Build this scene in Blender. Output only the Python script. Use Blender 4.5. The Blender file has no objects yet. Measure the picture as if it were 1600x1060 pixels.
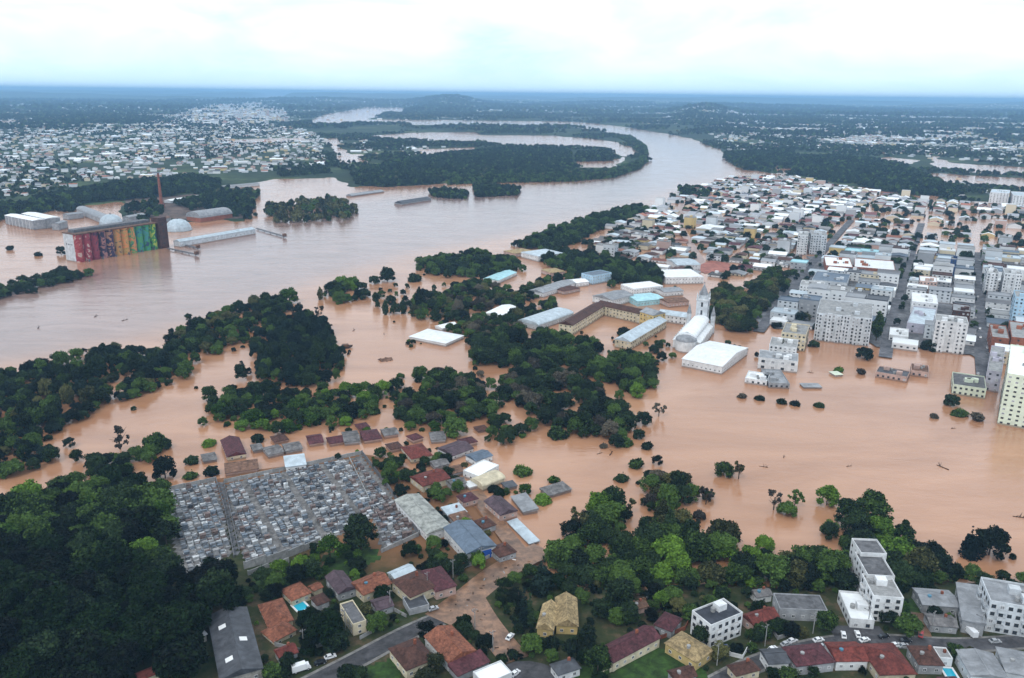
import bpy, math, random
import numpy as np
from mathutils import Vector, Matrix

rnd = random.Random(11)
nprng = np.random.default_rng(5)
sc = bpy.context.scene
col = sc.collection

# ------------------------------------------------------------------ camera
FPX, CW, CHH = 1256.0, 1600.0, 1060.0          # focal length in photo pixels, photo size
CAMZ = 200.0
PITCH = math.atan((530 - 147) / FPX)
ROLL = math.atan(19 / 1600)
R0 = np.array([1.0, 0, 0]); F0 = np.array([0, math.cos(PITCH), -math.sin(PITCH)]); U0 = np.array([0, math.sin(PITCH), math.cos(PITCH)])
RV = math.cos(ROLL) * R0 + math.sin(ROLL) * U0
UV = -math.sin(ROLL) * R0 + math.cos(ROLL) * U0
cam_d = bpy.data.cameras.new("camera")
cam_d.sensor_width = 36.0
cam_d.lens = 36.0 * FPX / CW
cam_d.clip_start = 1.0
cam_d.clip_end = 200000.0
cam = bpy.data.objects.new("camera", cam_d)
col.objects.link(cam)
cam.matrix_world = Matrix(((RV[0], UV[0], -F0[0], 0), (RV[1], UV[1], -F0[1], 0), (RV[2], UV[2], -F0[2], CAMZ), (0, 0, 0, 1)))
sc.camera = cam

# ------------------------------------------------------------------ world, sun, exposure
SUN_EL, SUN_ROT = 50.0, 207.0
world = bpy.data.worlds.new("World")
sc.world = world
world.use_nodes = True
nt = world.node_tree
nt.nodes.clear()
def nn(tree, t, **kw):
    n = tree.nodes.new(t)
    for k, v in kw.items():
        setattr(n, k, v)
    return n
wo = nn(nt, "ShaderNodeOutputWorld"); bg = nn(nt, "ShaderNodeBackground")
bg.inputs["Strength"].default_value = 0.1
sky = nn(nt, "ShaderNodeTexSky", sky_type="NISHITA", sun_disc=False)
sky.sun_elevation = math.radians(SUN_EL); sky.sun_rotation = math.radians(SUN_ROT)
sky.altitude = 200; sky.dust_density = 2.0
tc = nn(nt, "ShaderNodeTexCoord"); sep = nn(nt, "ShaderNodeSeparateXYZ")
nt.links.new(tc.outputs["Generated"], sep.inputs[0])
addz = nn(nt, "ShaderNodeMath", operation="ADD"); addz.inputs[1].default_value = 0.30
absz = nn(nt, "ShaderNodeMath", operation="ABSOLUTE")
nt.links.new(sep.outputs["Z"], absz.inputs[0]); nt.links.new(absz.outputs[0], addz.inputs[0])
dx = nn(nt, "ShaderNodeMath", operation="DIVIDE"); dy = nn(nt, "ShaderNodeMath", operation="DIVIDE")
nt.links.new(sep.outputs["X"], dx.inputs[0]); nt.links.new(addz.outputs[0], dx.inputs[1])
nt.links.new(sep.outputs["Y"], dy.inputs[0]); nt.links.new(addz.outputs[0], dy.inputs[1])
cmb = nn(nt, "ShaderNodeCombineXYZ")
nt.links.new(dx.outputs[0], cmb.inputs[0]); nt.links.new(dy.outputs[0], cmb.inputs[1])
cn = nn(nt, "ShaderNodeTexNoise"); cn.inputs["Scale"].default_value = 1.9; cn.inputs["Detail"].default_value = 7; cn.inputs["Roughness"].default_value = 0.56; cn.inputs["Distortion"].default_value = 0.5
nt.links.new(cmb.outputs[0], cn.inputs["Vector"])
cr = nn(nt, "ShaderNodeValToRGB")
e = cr.color_ramp.elements
e[0].position = 0.30; e[0].color = (9.8, 12.4, 14.4, 1)
e[1].position = 0.62; e[1].color = (16.0, 16.4, 17.4, 1)
m1 = cr.color_ramp.elements.new(0.48); m1.color = (13.2, 14.9, 16.2, 1)
nt.links.new(cn.outputs["Fac"], cr.inputs[0])
mx = nn(nt, "ShaderNodeMixRGB"); mx.inputs[0].default_value = 0.92
nt.links.new(sky.outputs[0], mx.inputs[1]); nt.links.new(cr.outputs[0], mx.inputs[2])
# thicker, bluer air low over the horizon all the way round
hr = nn(nt, "ShaderNodeMapRange"); hr.inputs["From Min"].default_value = 0.0; hr.inputs["From Max"].default_value = 0.075; hr.inputs["To Min"].default_value = 0.85; hr.inputs["To Max"].default_value = 0.0; hr.interpolation_type = "SMOOTHSTEP"
nt.links.new(absz.outputs[0], hr.inputs["Value"])
mh = nn(nt, "ShaderNodeMixRGB"); mh.inputs[2].default_value = (9.0, 12.4, 14.6, 1)
nt.links.new(hr.outputs[0], mh.inputs[0]); nt.links.new(mx.outputs[0], mh.inputs[1])
nt.links.new(mh.outputs[0], bg.inputs["Color"]); nt.links.new(bg.outputs[0], wo.inputs["Surface"])

sun_d = bpy.data.lights.new("sun", "SUN")
sun_d.energy = 1.5; sun_d.angle = math.radians(12); sun_d.color = (1.0, 0.96, 0.9)
sun = bpy.data.objects.new("sun", sun_d); col.objects.link(sun)
az = math.radians(SUN_ROT)
sdir = Vector((math.sin(az) * math.cos(math.radians(SUN_EL)), math.cos(az) * math.cos(math.radians(SUN_EL)), math.sin(math.radians(SUN_EL))))
sun.rotation_euler = sdir.to_track_quat("Z", "Y").to_euler()
sc.view_settings.view_transform = "Standard"
sc.view_settings.look = "None"
sc.view_settings.exposure = -0.22
sc.view_settings.gamma = 1.0
sc.view_settings.use_curve_mapping = False
sc.cycles.max_bounces = 5
sc.cycles.diffuse_bounces = 2
sc.cycles.glossy_bounces = 2
sc.cycles.transmission_bounces = 2
sc.cycles.volume_bounces = 2
sc.cycles.use_denoising = True
sc.render.use_persistent_data = False

# ------------------------------------------------------------------ photo pixel -> place on the ground
def sstep(x):
    x = np.clip(x, 0, 1)
    return x * x * (3 - 2 * x)

def TL(x, y):
    """height of dry ground above the flood"""
    return 0.8 + 5.0 * sstep((350 - np.asarray(y, float)) / 120) + 9.0 * sstep((-70 - np.asarray(x, float)) / 120) * sstep((390 - np.asarray(y, float)) / 120)

def ray(px, py):
    return F0 + (px - 800) / FPX * RV - (py - 530) / FPX * UV

def G(px, py, h=0.0, flood=False):
    d = ray(px, py)
    z = h
    for _ in range(6):
        t = (CAMZ - z) / -d[2] if d[2] < -1e-4 else 60000
        x, y = d[0] * t, d[1] * t
        z = h + (0.0 if flood else float(TL(x, y)))
    return np.array([x, y])

def proj(x, y, z=0.0):
    X = np.asarray(x, float); Y = np.asarray(y, float); Z = np.asarray(z, float) - CAMZ
    a = X * RV[0] + Y * RV[1] + Z * RV[2]; b = X * UV[0] + Y * UV[1] + Z * UV[2]; c = X * F0[0] + Y * F0[1] + Z * F0[2]
    c = np.where(c < 1, 1, c)
    return 800 + FPX * a / c, 530 - FPX * b / c, c

def wpoly(pts, h=0.0, flood=True):
    return np.array([G(px, py, h, flood) for px, py in pts])

def inpoly(poly, x, y):
    x = np.asarray(x, float); y = np.asarray(y, float)
    r = np.zeros(x.shape, bool)
    n = len(poly)
    for i in range(n):
        x1, y1 = poly[i]; x2, y2 = poly[(i + 1) % n]
        if y1 == y2:
            continue
        c = ((y1 > y) != (y2 > y)) & (x < (x2 - x1) * (y - y1) / (y2 - y1) + x1)
        r ^= c
    return r

def _hash(ix, iy, s):
    h = (ix.astype(np.int64) * 374761393 + iy.astype(np.int64) * 668265263 + s * 974711) & 0x7fffffff
    h = ((h ^ (h >> 13)) * 1274126177) & 0x7fffffff
    return ((h ^ (h >> 16)) & 0xffff) / 65535.0

def vnoise(x, y, s=0):
    x = np.asarray(x, float); y = np.asarray(y, float)
    ix = np.floor(x); iy = np.floor(y)
    fx = x - ix; fy = y - iy
    fx = fx * fx * (3 - 2 * fx); fy = fy * fy * (3 - 2 * fy)
    a = _hash(ix, iy, s); b = _hash(ix + 1, iy, s); c = _hash(ix, iy + 1, s); d = _hash(ix + 1, iy + 1, s)
    return (a * (1 - fx) + b * fx) * (1 - fy) + (c * (1 - fx) + d * fx) * fy

def fbm(x, y, s=0, o=4):
    v = 0; a = 0.5; t = 0
    for k in range(o):
        v = v + a * vnoise(np.asarray(x) * 2 ** k, np.asarray(y) * 2 ** k, s + k); t += a; a *= 0.5
    return v / t

# ------------------------------------------------------------------ materials
MATS = {}
def P(name, color, rough=0.8, var=0.12, scale=0.6, bump=0.0, bscale=6.0, spec=0.3, metallic=0.0, stripes=None, coords="Object"):
    """a painted / plastered / tiled surface with blotchy wear; stripes=(scale, axis, strength) adds tile or sheet ribs"""
    if name in MATS:
        return MATS[name]
    m = bpy.data.materials.new(name); m.use_nodes = True
    t = m.node_tree; b = t.nodes["Principled BSDF"]
    b.inputs["Roughness"].default_value = rough
    b.inputs["Specular IOR Level"].default_value = spec
    b.inputs["Metallic"].default_value = metallic
    c = nn(t, "ShaderNodeTexCoord")
    n = nn(t, "ShaderNodeTexNoise"); n.inputs["Scale"].default_value = scale; n.inputs["Detail"].default_value = 6; n.inputs["Roughness"].default_value = 0.65
    t.links.new(c.outputs[coords], n.inputs["Vector"])
    oi = nn(t, "ShaderNodeObjectInfo")
    r = nn(t, "ShaderNodeValToRGB")
    d = [max(0, x * (1 - var * 2.2)) for x in color]; l = [min(1, x * (1 + var * 1.3)) for x in color]
    r.color_ramp.elements[0].position = 0.3; r.color_ramp.elements[0].color = (*d, 1)
    r.color_ramp.elements[1].position = 0.72; r.color_ramp.elements[1].color = (*l, 1)
    t.links.new(n.outputs["Fac"], r.inputs[0])
    hs = nn(t, "ShaderNodeHueSaturation")
    mr = nn(t, "ShaderNodeMapRange"); mr.inputs["To Min"].default_value = 0.88; mr.inputs["To Max"].default_value = 1.08
    t.links.new(oi.outputs["Random"], mr.inputs["Value"]); t.links.new(mr.outputs[0], hs.inputs["Value"])
    if var >= 0.1:      # weather stains, larger than the grain
        n3 = nn(t, "ShaderNodeTexNoise"); n3.inputs["Scale"].default_value = 0.22; n3.inputs["Detail"].default_value = 8; n3.inputs["Roughness"].default_value = 0.72; n3.inputs["Distortion"].default_value = 0.8
        va_ = nn(t, "ShaderNodeVectorMath", operation="ADD"); cx_ = nn(t, "ShaderNodeCombineXYZ"); ml = nn(t, "ShaderNodeMath", operation="MULTIPLY"); ml.inputs[1].default_value = 90.0
        t.links.new(oi.outputs["Random"], ml.inputs[0]); t.links.new(ml.outputs[0], cx_.inputs[0]); t.links.new(c.outputs[coords], va_.inputs[0]); t.links.new(cx_.outputs[0], va_.inputs[1]); t.links.new(va_.outputs[0], n3.inputs["Vector"])
        r3 = nn(t, "ShaderNodeMapRange"); r3.inputs["From Min"].default_value = 0.36; r3.inputs["From Max"].default_value = 0.58; r3.inputs["To Min"].default_value = 1 - min(.5, 2.2 * var); r3.inputs["To Max"].default_value = 1.0
        t.links.new(n3.outputs["Fac"], r3.inputs["Value"])
        mm = nn(t, "ShaderNodeMixRGB", blend_type="MULTIPLY"); mm.inputs[0].default_value = 1.0
        t.links.new(r.outputs[0], mm.inputs[1]); t.links.new(r3.outputs[0], mm.inputs[2]); t.links.new(mm.outputs[0], hs.inputs["Color"])
    else:
        t.links.new(r.outputs[0], hs.inputs["Color"])
    if name.startswith("plaster"):      # silt line the flood has left on walls near the water
        gp = nn(t, "ShaderNodeNewGeometry"); sz_ = nn(t, "ShaderNodeSeparateXYZ"); t.links.new(gp.outputs["Position"], sz_.inputs[0])
        na_ = nn(t, "ShaderNodeMath", operation="MULTIPLY_ADD"); na_.inputs[1].default_value = -1.4; t.links.new(n.outputs["Fac"], na_.inputs[0]); t.links.new(sz_.outputs["Z"], na_.inputs[2])
        rz_ = nn(t, "ShaderNodeMapRange"); rz_.inputs["From Min"].default_value = 0.2; rz_.inputs["From Max"].default_value = 0.75; rz_.inputs["To Min"].default_value = 0.75; rz_.inputs["To Max"].default_value = 0.0
        t.links.new(na_.outputs[0], rz_.inputs["Value"])
        mz_ = nn(t, "ShaderNodeMixRGB"); mz_.inputs[2].default_value = (0.20, 0.11, 0.065, 1); t.links.new(rz_.outputs[0], mz_.inputs[0]); t.links.new(hs.outputs[0], mz_.inputs[1]); t.links.new(mz_.outputs[0], b.inputs["Base Color"])
    else:
        t.links.new(hs.outputs[0], b.inputs["Base Color"])
    hsrc = None
    if stripes:
        wv = nn(t, "ShaderNodeTexWave", bands_direction=stripes[1]); wv.inputs["Scale"].default_value = stripes[0]; wv.inputs["Distortion"].default_value = 0.4
        t.links.new(c.outputs["Object"], wv.inputs["Vector"]); hsrc = wv.outputs["Fac"]
        bp = nn(t, "ShaderNodeBump"); bp.inputs["Strength"].default_value = stripes[2]; bp.inputs["Distance"].default_value = 0.08
        t.links.new(hsrc, bp.inputs["Height"]); t.links.new(bp.outputs[0], b.inputs["Normal"])
    elif bump:
        n2 = nn(t, "ShaderNodeTexNoise"); n2.inputs["Scale"].default_value = bscale; n2.inputs["Detail"].default_value = 4
        t.links.new(c.outputs["Object"], n2.inputs["Vector"])
        bp = nn(t, "ShaderNodeBump"); bp.inputs["Strength"].default_value = bump; bp.inputs["Distance"].default_value = 0.1
        t.links.new(n2.outputs["Fac"], bp.inputs["Height"]); t.links.new(bp.outputs[0], b.inputs["Normal"])
    MATS[name] = m
    return m

def foliage(name, dark, light, patch=0.22, tint=0.62):
    m = bpy.data.materials.new(name); m.use_nodes = True
    t = m.node_tree; b = t.nodes["Principled BSDF"]
    b.inputs["Roughness"].default_value = 0.7; b.inputs["Specular IOR Level"].default_value = 0.12
    c = nn(t, "ShaderNodeTexCoord"); oi = nn(t, "ShaderNodeObjectInfo")
    n = nn(t, "ShaderNodeTexNoise"); n.inputs["Scale"].default_value = patch; n.inputs["Detail"].default_value = 5; n.inputs["Roughness"].default_value = 0.7
    va = nn(t, "ShaderNodeVectorMath", operation="ADD")
    sc_ = nn(t, "ShaderNodeVectorMath", operation="SCALE"); sc_.inputs["Scale"].default_value = 57.0
    cx = nn(t, "ShaderNodeCombineXYZ"); t.links.new(oi.outputs["Random"], cx.inputs[0]); t.links.new(oi.outputs["Random"], cx.inputs[1])
    t.links.new(cx.outputs[0], sc_.inputs[0]); t.links.new(c.outputs["Object"], va.inputs[0]); t.links.new(sc_.outputs[0], va.inputs[1])
    t.links.new(va.outputs[0], n.inputs["Vector"])
    ad = nn(t, "ShaderNodeMath", operation="MULTIPLY_ADD"); ad.inputs[1].default_value = tint
    t.links.new(oi.outputs["Random"], ad.inputs[0])
    ge = nn(t, "ShaderNodeNewGeometry"); lf = nn(t, "ShaderNodeMath", operation="MULTIPLY_ADD"); lf.inputs[1].default_value = 0.42; 
    t.links.new(ge.outputs["Random Per Island"], lf.inputs[0]); t.links.new(n.outputs["Fac"], lf.inputs[2])
    sb = nn(t, "ShaderNodeMath", operation="SUBTRACT"); sb.inputs[1].default_value = tint * 0.5 + 0.21
    t.links.new(lf.outputs[0], sb.inputs[0]); t.links.new(sb.outputs[0], ad.inputs[2])
    r = nn(t, "ShaderNodeValToRGB")
    r.color_ramp.elements[0].position = 0.28; r.color_ramp.elements[0].color = (*dark, 1)
    r.color_ramp.elements[1].position = 0.75; r.color_ramp.elements[1].color = (*light, 1)
    t.links.new(ad.outputs[0], r.inputs[0]); t.links.new(r.outputs[0], b.inputs["Base Color"])
    MATS[name] = m
    return m

foliage("leaf_dark", (0.0027, 0.0075, 0.0048), (0.0273, 0.0510, 0.0171))
foliage("leaf_black", (0.0005, 0.0020, 0.0007), (0.0062, 0.0206, 0.0018), patch=0.13, tint=0.6)
foliage("leaf_mid", (0.0061, 0.0163, 0.0054), (0.0731, 0.1306, 0.0256))
foliage("leaf_bright", (0.0177, 0.0476, 0.0054), (0.1148, 0.2109, 0.0256))
foliage("leaf_olive", (0.0190, 0.0245, 0.0095), (0.1256, 0.1255, 0.0451))
foliage("leaf_grey", (0.0306, 0.0272, 0.0231), (0.1205, 0.1043, 0.0755))
foliage("leaf_blue", (0.0020, 0.0082, 0.0082), (0.0162, 0.0335, 0.0234))
P("bark", (0.09, 0.065, 0.045), 0.9, 0.3, 2.0, 0.4, 8)
P("plaster_white", (0.74, 0.75, 0.76), 0.8, 0.10, 0.25)
P("plaster_pale", (0.60, 0.63, 0.66), 0.8, 0.12, 0.25)
P("plaster_cream", (0.66, 0.58, 0.42), 0.85, 0.12, 0.3)
P("plaster_yellow", (0.62, 0.46, 0.20), 0.85, 0.12, 0.3)
P("plaster_grey", (0.36, 0.37, 0.39), 0.85, 0.15, 0.3)
P("plaster_pink", (0.52, 0.36, 0.31), 0.85, 0.12, 0.3)
P("plaster_lilac", (0.50, 0.48, 0.56), 0.85, 0.1, 0.3)
P("plaster_brick", (0.34, 0.12, 0.07), 0.85, 0.15, 0.4, stripes=(6, "Z", 0.2))
P("plaster_mint", (0.66, 0.72, 0.58), 0.85, 0.08, 0.3)
P("plaster_blue", (0.42, 0.60, 0.74), 0.8, 0.1, 0.3)
P("wall_stain", (0.40, 0.38, 0.35), 0.9, 0.25, 0.5)
P("tile_orange", (0.29, 0.105, 0.06), 0.75, 0.3, 0.9, stripes=(3.0, "X", 0.5))
P("tile_red", (0.20, 0.045, 0.034), 0.75, 0.3, 0.9, stripes=(3.0, "X", 0.5))
P("tile_brown", (0.105, 0.046, 0.034), 0.75, 0.3, 0.9, stripes=(3.0, "X", 0.5))
P("tile_maroon", (0.115, 0.036, 0.044), 0.75, 0.3, 0.9, stripes=(3.0, "X", 0.5))
P("tile_purple", (0.105, 0.07, 0.085), 0.75, 0.2, 0.5, stripes=(3.0, "X", 0.5))
P("tile_tan", (0.45, 0.33, 0.17), 0.75, 0.3, 0.9, stripes=(3.0, "X", 0.4))
P("metal_white", (0.80, 0.82, 0.83), 0.5, 0.08, 0.2, stripes=(1.6, "X", 0.25))
P("metal_pale", (0.52, 0.60, 0.66), 0.5, 0.12, 0.2, stripes=(1.6, "X", 0.25))
P("metal_grey", (0.30, 0.31, 0.33), 0.55, 0.15, 0.25, stripes=(1.6, "X", 0.3))
P("metal_dark", (0.085, 0.09, 0.105), 0.55, 0.2, 0.25, stripes=(1.6, "X", 0.3))
P("metal_bluegrey", (0.115, 0.155, 0.21), 0.5, 0.15, 0.25, stripes=(1.6, "X", 0.3))
P("metal_cyan", (0.40, 0.68, 0.74), 0.5, 0.1, 0.25, stripes=(1.6, "X", 0.25))
P("metal_rust", (0.22, 0.12, 0.08), 0.8, 0.3, 0.4, stripes=(1.6, "X", 0.3))
P("fibre_grey", (0.20, 0.19, 0.19), 0.9, 0.25, 0.4, stripes=(1.2, "X", 0.4))
P("bitumen", (0.05, 0.055, 0.07), 0.85, 0.2, 0.3, 0.2)
P("concrete", (0.34, 0.34, 0.34), 0.9, 0.15, 0.4, 0.2)
P("concrete_dark", (0.16, 0.16, 0.17), 0.9, 0.2, 0.4, 0.2)
P("frame_white", (0.75, 0.75, 0.76), 0.6, 0.05)
P("frame_dark", (0.06, 0.05, 0.05), 0.6, 0.05)
P("door_wood", (0.12, 0.06, 0.03), 0.7, 0.2)
P("paint_blue", (0.02, 0.10, 0.45), 0.6, 0.1)
P("paint_teal", (0.08, 0.22, 0.32), 0.5, 0.1)
P("paint_navy", (0.02, 0.05, 0.14), 0.5, 0.1)
P("brick_red", (0.30, 0.10, 0.06), 0.9, 0.2, 0.5)
P("asphalt", (0.085, 0.083, 0.09), 0.85, 0.22, 0.25, 0.2, 3)
P("pavement", (0.22, 0.21, 0.20), 0.9, 0.2, 0.35, 0.2, 3)
P("mud", (0.28, 0.15, 0.085), 0.4, 0.3, 0.12, 0.5, 0.5, spec=0.5)
P("lawn", (0.034, 0.078, 0.012), 0.9, 0.3, 0.25, 0.8, 4)
P("debris", (0.09, 0.05, 0.035), 0.9, 0.35, 0.5)
P("rubber", (0.02, 0.02, 0.02), 0.9, 0.1)
P("line_paint", (0.7, 0.7, 0.68), 0.7, 0.1)

def glassy(name, color, rough=0.12):
    m = bpy.data.materials.new(name); m.use_nodes = True
    b = m.node_tree.nodes["Principled BSDF"]
    b.inputs["Base Color"].default_value = (*color, 1); b.inputs["Roughness"].default_value = rough
    b.inputs["Specular IOR Level"].default_value = 0.6
    MATS[name] = m
glassy("pane", (0.035, 0.045, 0.055)); glassy("pool_water", (0.02, 0.40, 0.55), 0.05)
for nme, c in (("white", (0.75, 0.76, 0.78)), ("silver", (0.38, 0.39, 0.41)), ("black", (0.015, 0.016, 0.02)), ("red", (0.35, 0.02, 0.02)), ("blue", (0.03, 0.07, 0.22))):
    glassy("car_" + nme, c, 0.25)

# ------------------------------------------------------------------ mesh helpers
class MB:
    def __init__(s):
        s.v = []; s.f = []; s.m = []
    def add(s, vs, fs, mi=0):
        o = len(s.v); s.v += [tuple(map(float, p)) for p in vs]
        s.f += [tuple(i + o for i in f) for f in fs]; s.m += [mi] * len(fs)
        return s
    def box(s, x0, x1, y0, y1, z0, z1, mi=0):
        return s.add([(x0, y0, z0), (x1, y0, z0), (x1, y1, z0), (x0, y1, z0), (x0, y0, z1), (x1, y0, z1), (x1, y1, z1), (x0, y1, z1)],
                     [(3, 2, 1, 0), (4, 5, 6, 7), (0, 1, 5, 4), (1, 2, 6, 5), (2, 3, 7, 6), (3, 0, 4, 7)], mi)
    def prism(s, pts, z0, z1, mi=0):
        n = len(pts)
        vs = [(x, y, z0) for x, y in pts] + [(x, y, z1) for x, y in pts]
        fs = [tuple(reversed(range(n))), tuple(range(n, 2 * n))] + [(i, (i + 1) % n, n + (i + 1) % n, n + i) for i in range(n)]
        return s.add(vs, fs, mi)
    def cyl(s, cx, cy, r0, r1, z0, z1, n=12, mi=0, cap=True):
        a = [2 * math.pi * i / n for i in range(n)]
        vs = [(cx + r0 * math.cos(t), cy + r0 * math.sin(t), z0) for t in a] + [(cx + r1 * math.cos(t), cy + r1 * math.sin(t), z1) for t in a]
        fs = [(i, (i + 1) % n, n + (i + 1) % n, n + i) for i in range(n)]
        if cap:
            fs += [tuple(reversed(range(n))), tuple(range(n, 2 * n))]
        return s.add(vs, fs, mi)
    def extrude_y(s, prof, y0, y1, mi=0):
        """profile in x,z swept along y"""
        n = len(prof)
        vs = [(x, y0, z) for x, z in prof] + [(x, y1, z) for x, z in prof]
        fs = [tuple(range(n)), tuple(reversed(range(n, 2 * n)))] + [((i + 1) % n, i, n + i, n + (i + 1) % n) for i in range(n)]
        return s.add(vs, fs, mi)
    def mesh(s, name, mats, smooth=False):
        me = bpy.data.meshes.new(name)
        me.from_pydata(s.v, [], s.f)
        for m in mats:
            me.materials.append(MATS[m] if isinstance(m, str) else m)
        if len(mats) > 1:
            me.polygons.foreach_set("material_index", s.m)
        if smooth:
            me.polygons.foreach_set("use_smooth", [True] * len(s.f))
        me.update()
        return me
    def build(s, name, mats, parent=None, loc=(0, 0, 0), rz=0.0, smooth=False):
        if not isinstance(mats, (list, tuple)):
            mats = [mats]
        return link(name, s.mesh(name, mats, smooth), parent, loc, rz)

def link(name, me, parent=None, loc=(0, 0, 0), rz=0.0, scale=None, mat=None):
    o = bpy.data.objects.new(name, me)
    o.location = loc; o.rotation_euler = (0, 0, rz)
    if scale is not None:
        o.scale = scale
    if parent is not None:
        o.parent = parent
    col.objects.link(o)
    if mat is not None:
        o.material_slots[0].link = "OBJECT"; o.material_slots[0].material = MATS[mat]
    return o

def tag(o, label=None, cat=None, group=None, kind=None):
    if label: o["label"] = label
    if cat: o["category"] = cat
    if group: o["group"] = group
    if kind: o["kind"] = kind
    return o

def empty(name, loc, rz=0.0):
    o = bpy.data.objects.new(name, None); o.location = loc; o.rotation_euler = (0, 0, rz); o.empty_display_size = 0.5
    col.objects.link(o)
    return o

def copy_tree(o, parent=None):
    c = o.copy(); c.parent = parent; col.objects.link(c)
    for ch in o.children:
        copy_tree(ch, c)
    return c

# ------------------------------------------------------------------ terrain, flood water
LAND = [
    # left bank and the peninsula inside the river bend
    [(-900, 290), (-900, 352), (-300, 352), (0, 345), (60, 335), (110, 322), (230, 312), (340, 303), (385, 290), (440, 281), (520, 279), (545, 292), (640, 292), (760, 285), (895, 283), (960, 277),
     (1000, 262), (1013, 247), (1005, 230), (980, 214), (940, 204), (900, 199), (800, 197), (560, 194), (490, 197), (485, 190), (505, 180), (555, 172), (590, 165), (660, 161), (640, 152), (300, 149), (-900, 140)],
    # land beyond the river
    [(570, 187), (600, 178), (670, 167), (680, 153), (1700, 168), (2300, 180), (2300, 330), (1700, 320), (1490, 318), (1470, 308), (1330, 292), (1240, 276), (1160, 266), (1132, 250), (1130, 238), (1080, 217), (1020, 206), (960, 197), (915, 192),
     (860, 190), (700, 188)],
    # ground round the silos
    [(190, 310), (340, 300), (400, 300), (392, 345), (300, 348), (190, 340)],
    # near bank
    [(-700, 800), (0, 800), (120, 765), (215, 748), (262, 768), (340, 742), (470, 722), (560, 704), (600, 712), (640, 730), (700, 752), (745, 790), (770, 820), (800, 862), (850, 905), (960, 912), (1100, 908), (1250, 915), (1330, 892),
     (1420, 908), (1480, 902), (1600, 915), (2300, 940), (2300, 1500), (-700, 1500)],
]
CITY_DRY = [(1180, 500), (1215, 440), (1262, 402), (1640, 392), (1640, 560), (1562, 566), (1480, 548), (1385, 545), (1275, 515), (1228, 520)]
PONDS = [
    [(-50, 196), (0, 195), (55, 190), (55, 187), (0, 189), (-50, 191)], [(385, 157), (448, 147), (442, 152), (395, 161)],
    [(580, 213), (640, 208), (745, 207), (748, 215), (735, 222), (690, 220), (590, 217)],
    [(745, 212), (850, 212), (900, 215), (960, 222), (990, 232), (1000, 240), (970, 245), (955, 235), (900, 230), (800, 228), (760, 225)],
    [(508, 218), (528, 215), (530, 230), (545, 245), (535, 250), (520, 232)], [(520, 246), (560, 241), (570, 255), (540, 256)], [(655, 234), (745, 231), (742, 240), (668, 244)],
    [(668, 254), (694, 252), (695, 266), (672, 266)], [(1380, 246), (1430, 250), (1425, 257), (1385, 252)],
    [(1455, 250), (1463, 242), (1480, 255), (1700, 268), (1700, 280), (1500, 268), (1460, 262)], [(1420, 270), (1480, 272), (1700, 284), (1700, 302), (1540, 292), (1480, 285), (1425, 275)],
    [(898, 251), (955, 250), (975, 246), (960, 262), (905, 263)], [(330, 219), (420, 217), (475, 216), (474, 221), (380, 224)], [(1215, 262), (1238, 258), (1232, 270), (1218, 272)],
]
LANDW = [wpoly(p, 0.0, False) if i == 3 else wpoly(p) for i, p in enumerate(LAND)]
DRYW = wpoly(CITY_DRY)
PONDW = [wpoly(p) for p in PONDS]
def is_land(x, y):
    x = np.asarray(x, float); y = np.asarray(y, float)
    wob = 14 * sstep((np.hypot(x, y) - 700) / 800)
    xx = x + wob * (vnoise(x / 35, y / 35, 3) - 0.5) * 2; yy = y + 2.5 * wob * (vnoise(x / 40, y / 40, 9) - 0.5) * 2
    m = np.hypot(x, y) > 11500
    for p in LANDW:
        m = m | inpoly(p, xx, yy)
    for p in PONDW:
        m = m & ~inpoly(p, xx, yy)
    return m | inpoly(DRYW, x, y)

NR, NC = 620, 380
dist = 120.0 * (78000.0 / 120.0) ** (np.linspace(0, 1, NR))
ang = np.radians(np.linspace(-52, 52, NC))
DD, AA = np.meshgrid(dist, ang, indexing="ij")
GX = DD * np.sin(AA); GY = DD * np.cos(AA)
mask = is_land(GX, GY).astype(float)
mb = mask.copy()
for _ in range(2):
    pz = np.pad(mb, 1, mode="edge")
    mb = (pz[1:-1, 1:-1] * 2 + pz[:-2, 1:-1] + pz[2:, 1:-1] + pz[1:-1, :-2] + pz[1:-1, 2:]) / 6
mf = mask.copy()
for _ in range(14):
    pz = np.pad(mf, 1, mode="edge")
    mf = (pz[1:-1, 1:-1] + pz[:-2, 1:-1] + pz[2:, 1:-1] + pz[1:-1, :-2] + pz[1:-1, 2:]) / 5
hill_gate = sstep((DD - 2600) / 6000) * sstep((mf - 0.62) / 0.36)
def hills(x, y):
    d = np.hypot(x, y)
    a = np.arctan2(x, y)
    big = fbm(x / 3600, y / 3600, 21, 5)
    h = np.clip(big - 0.42, 0, 1) * (60 + 900 * sstep((d - 9000) / 26000))
    h += 190 * np.exp(-((a + 0.077) / 0.034) ** 2 - ((d - 14500) / 2600) ** 2)       # wooded hill on the skyline
    h += 110 * np.exp(-((a - 0.222) / 0.03) ** 2 - ((d - 9500) / 2500) ** 2)
    h += 30 * sstep((a - 0.1) / 0.4) * sstep((d - 3500) / 4000) * fbm(x / 900, y / 900, 5, 3)
    return 245 * (1 - np.exp(-h / 245))
HGT = -2.0 + (2.0 + TL(GX, GY)) * sstep(mb * 1.0) + hill_gate * hills(GX, GY)
HGT += np.where(mask > 0, 0.25 * (fbm(GX / 9, GY / 9, 2, 3) - 0.5), 0)
vid = np.arange(NR * NC).reshape(NR, NC)
quads = np.stack([vid[:-1, :-1], vid[:-1, 1:], vid[1:, 1:], vid[1:, :-1]], -1).reshape(-1, 4)[:, ::-1]
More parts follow.
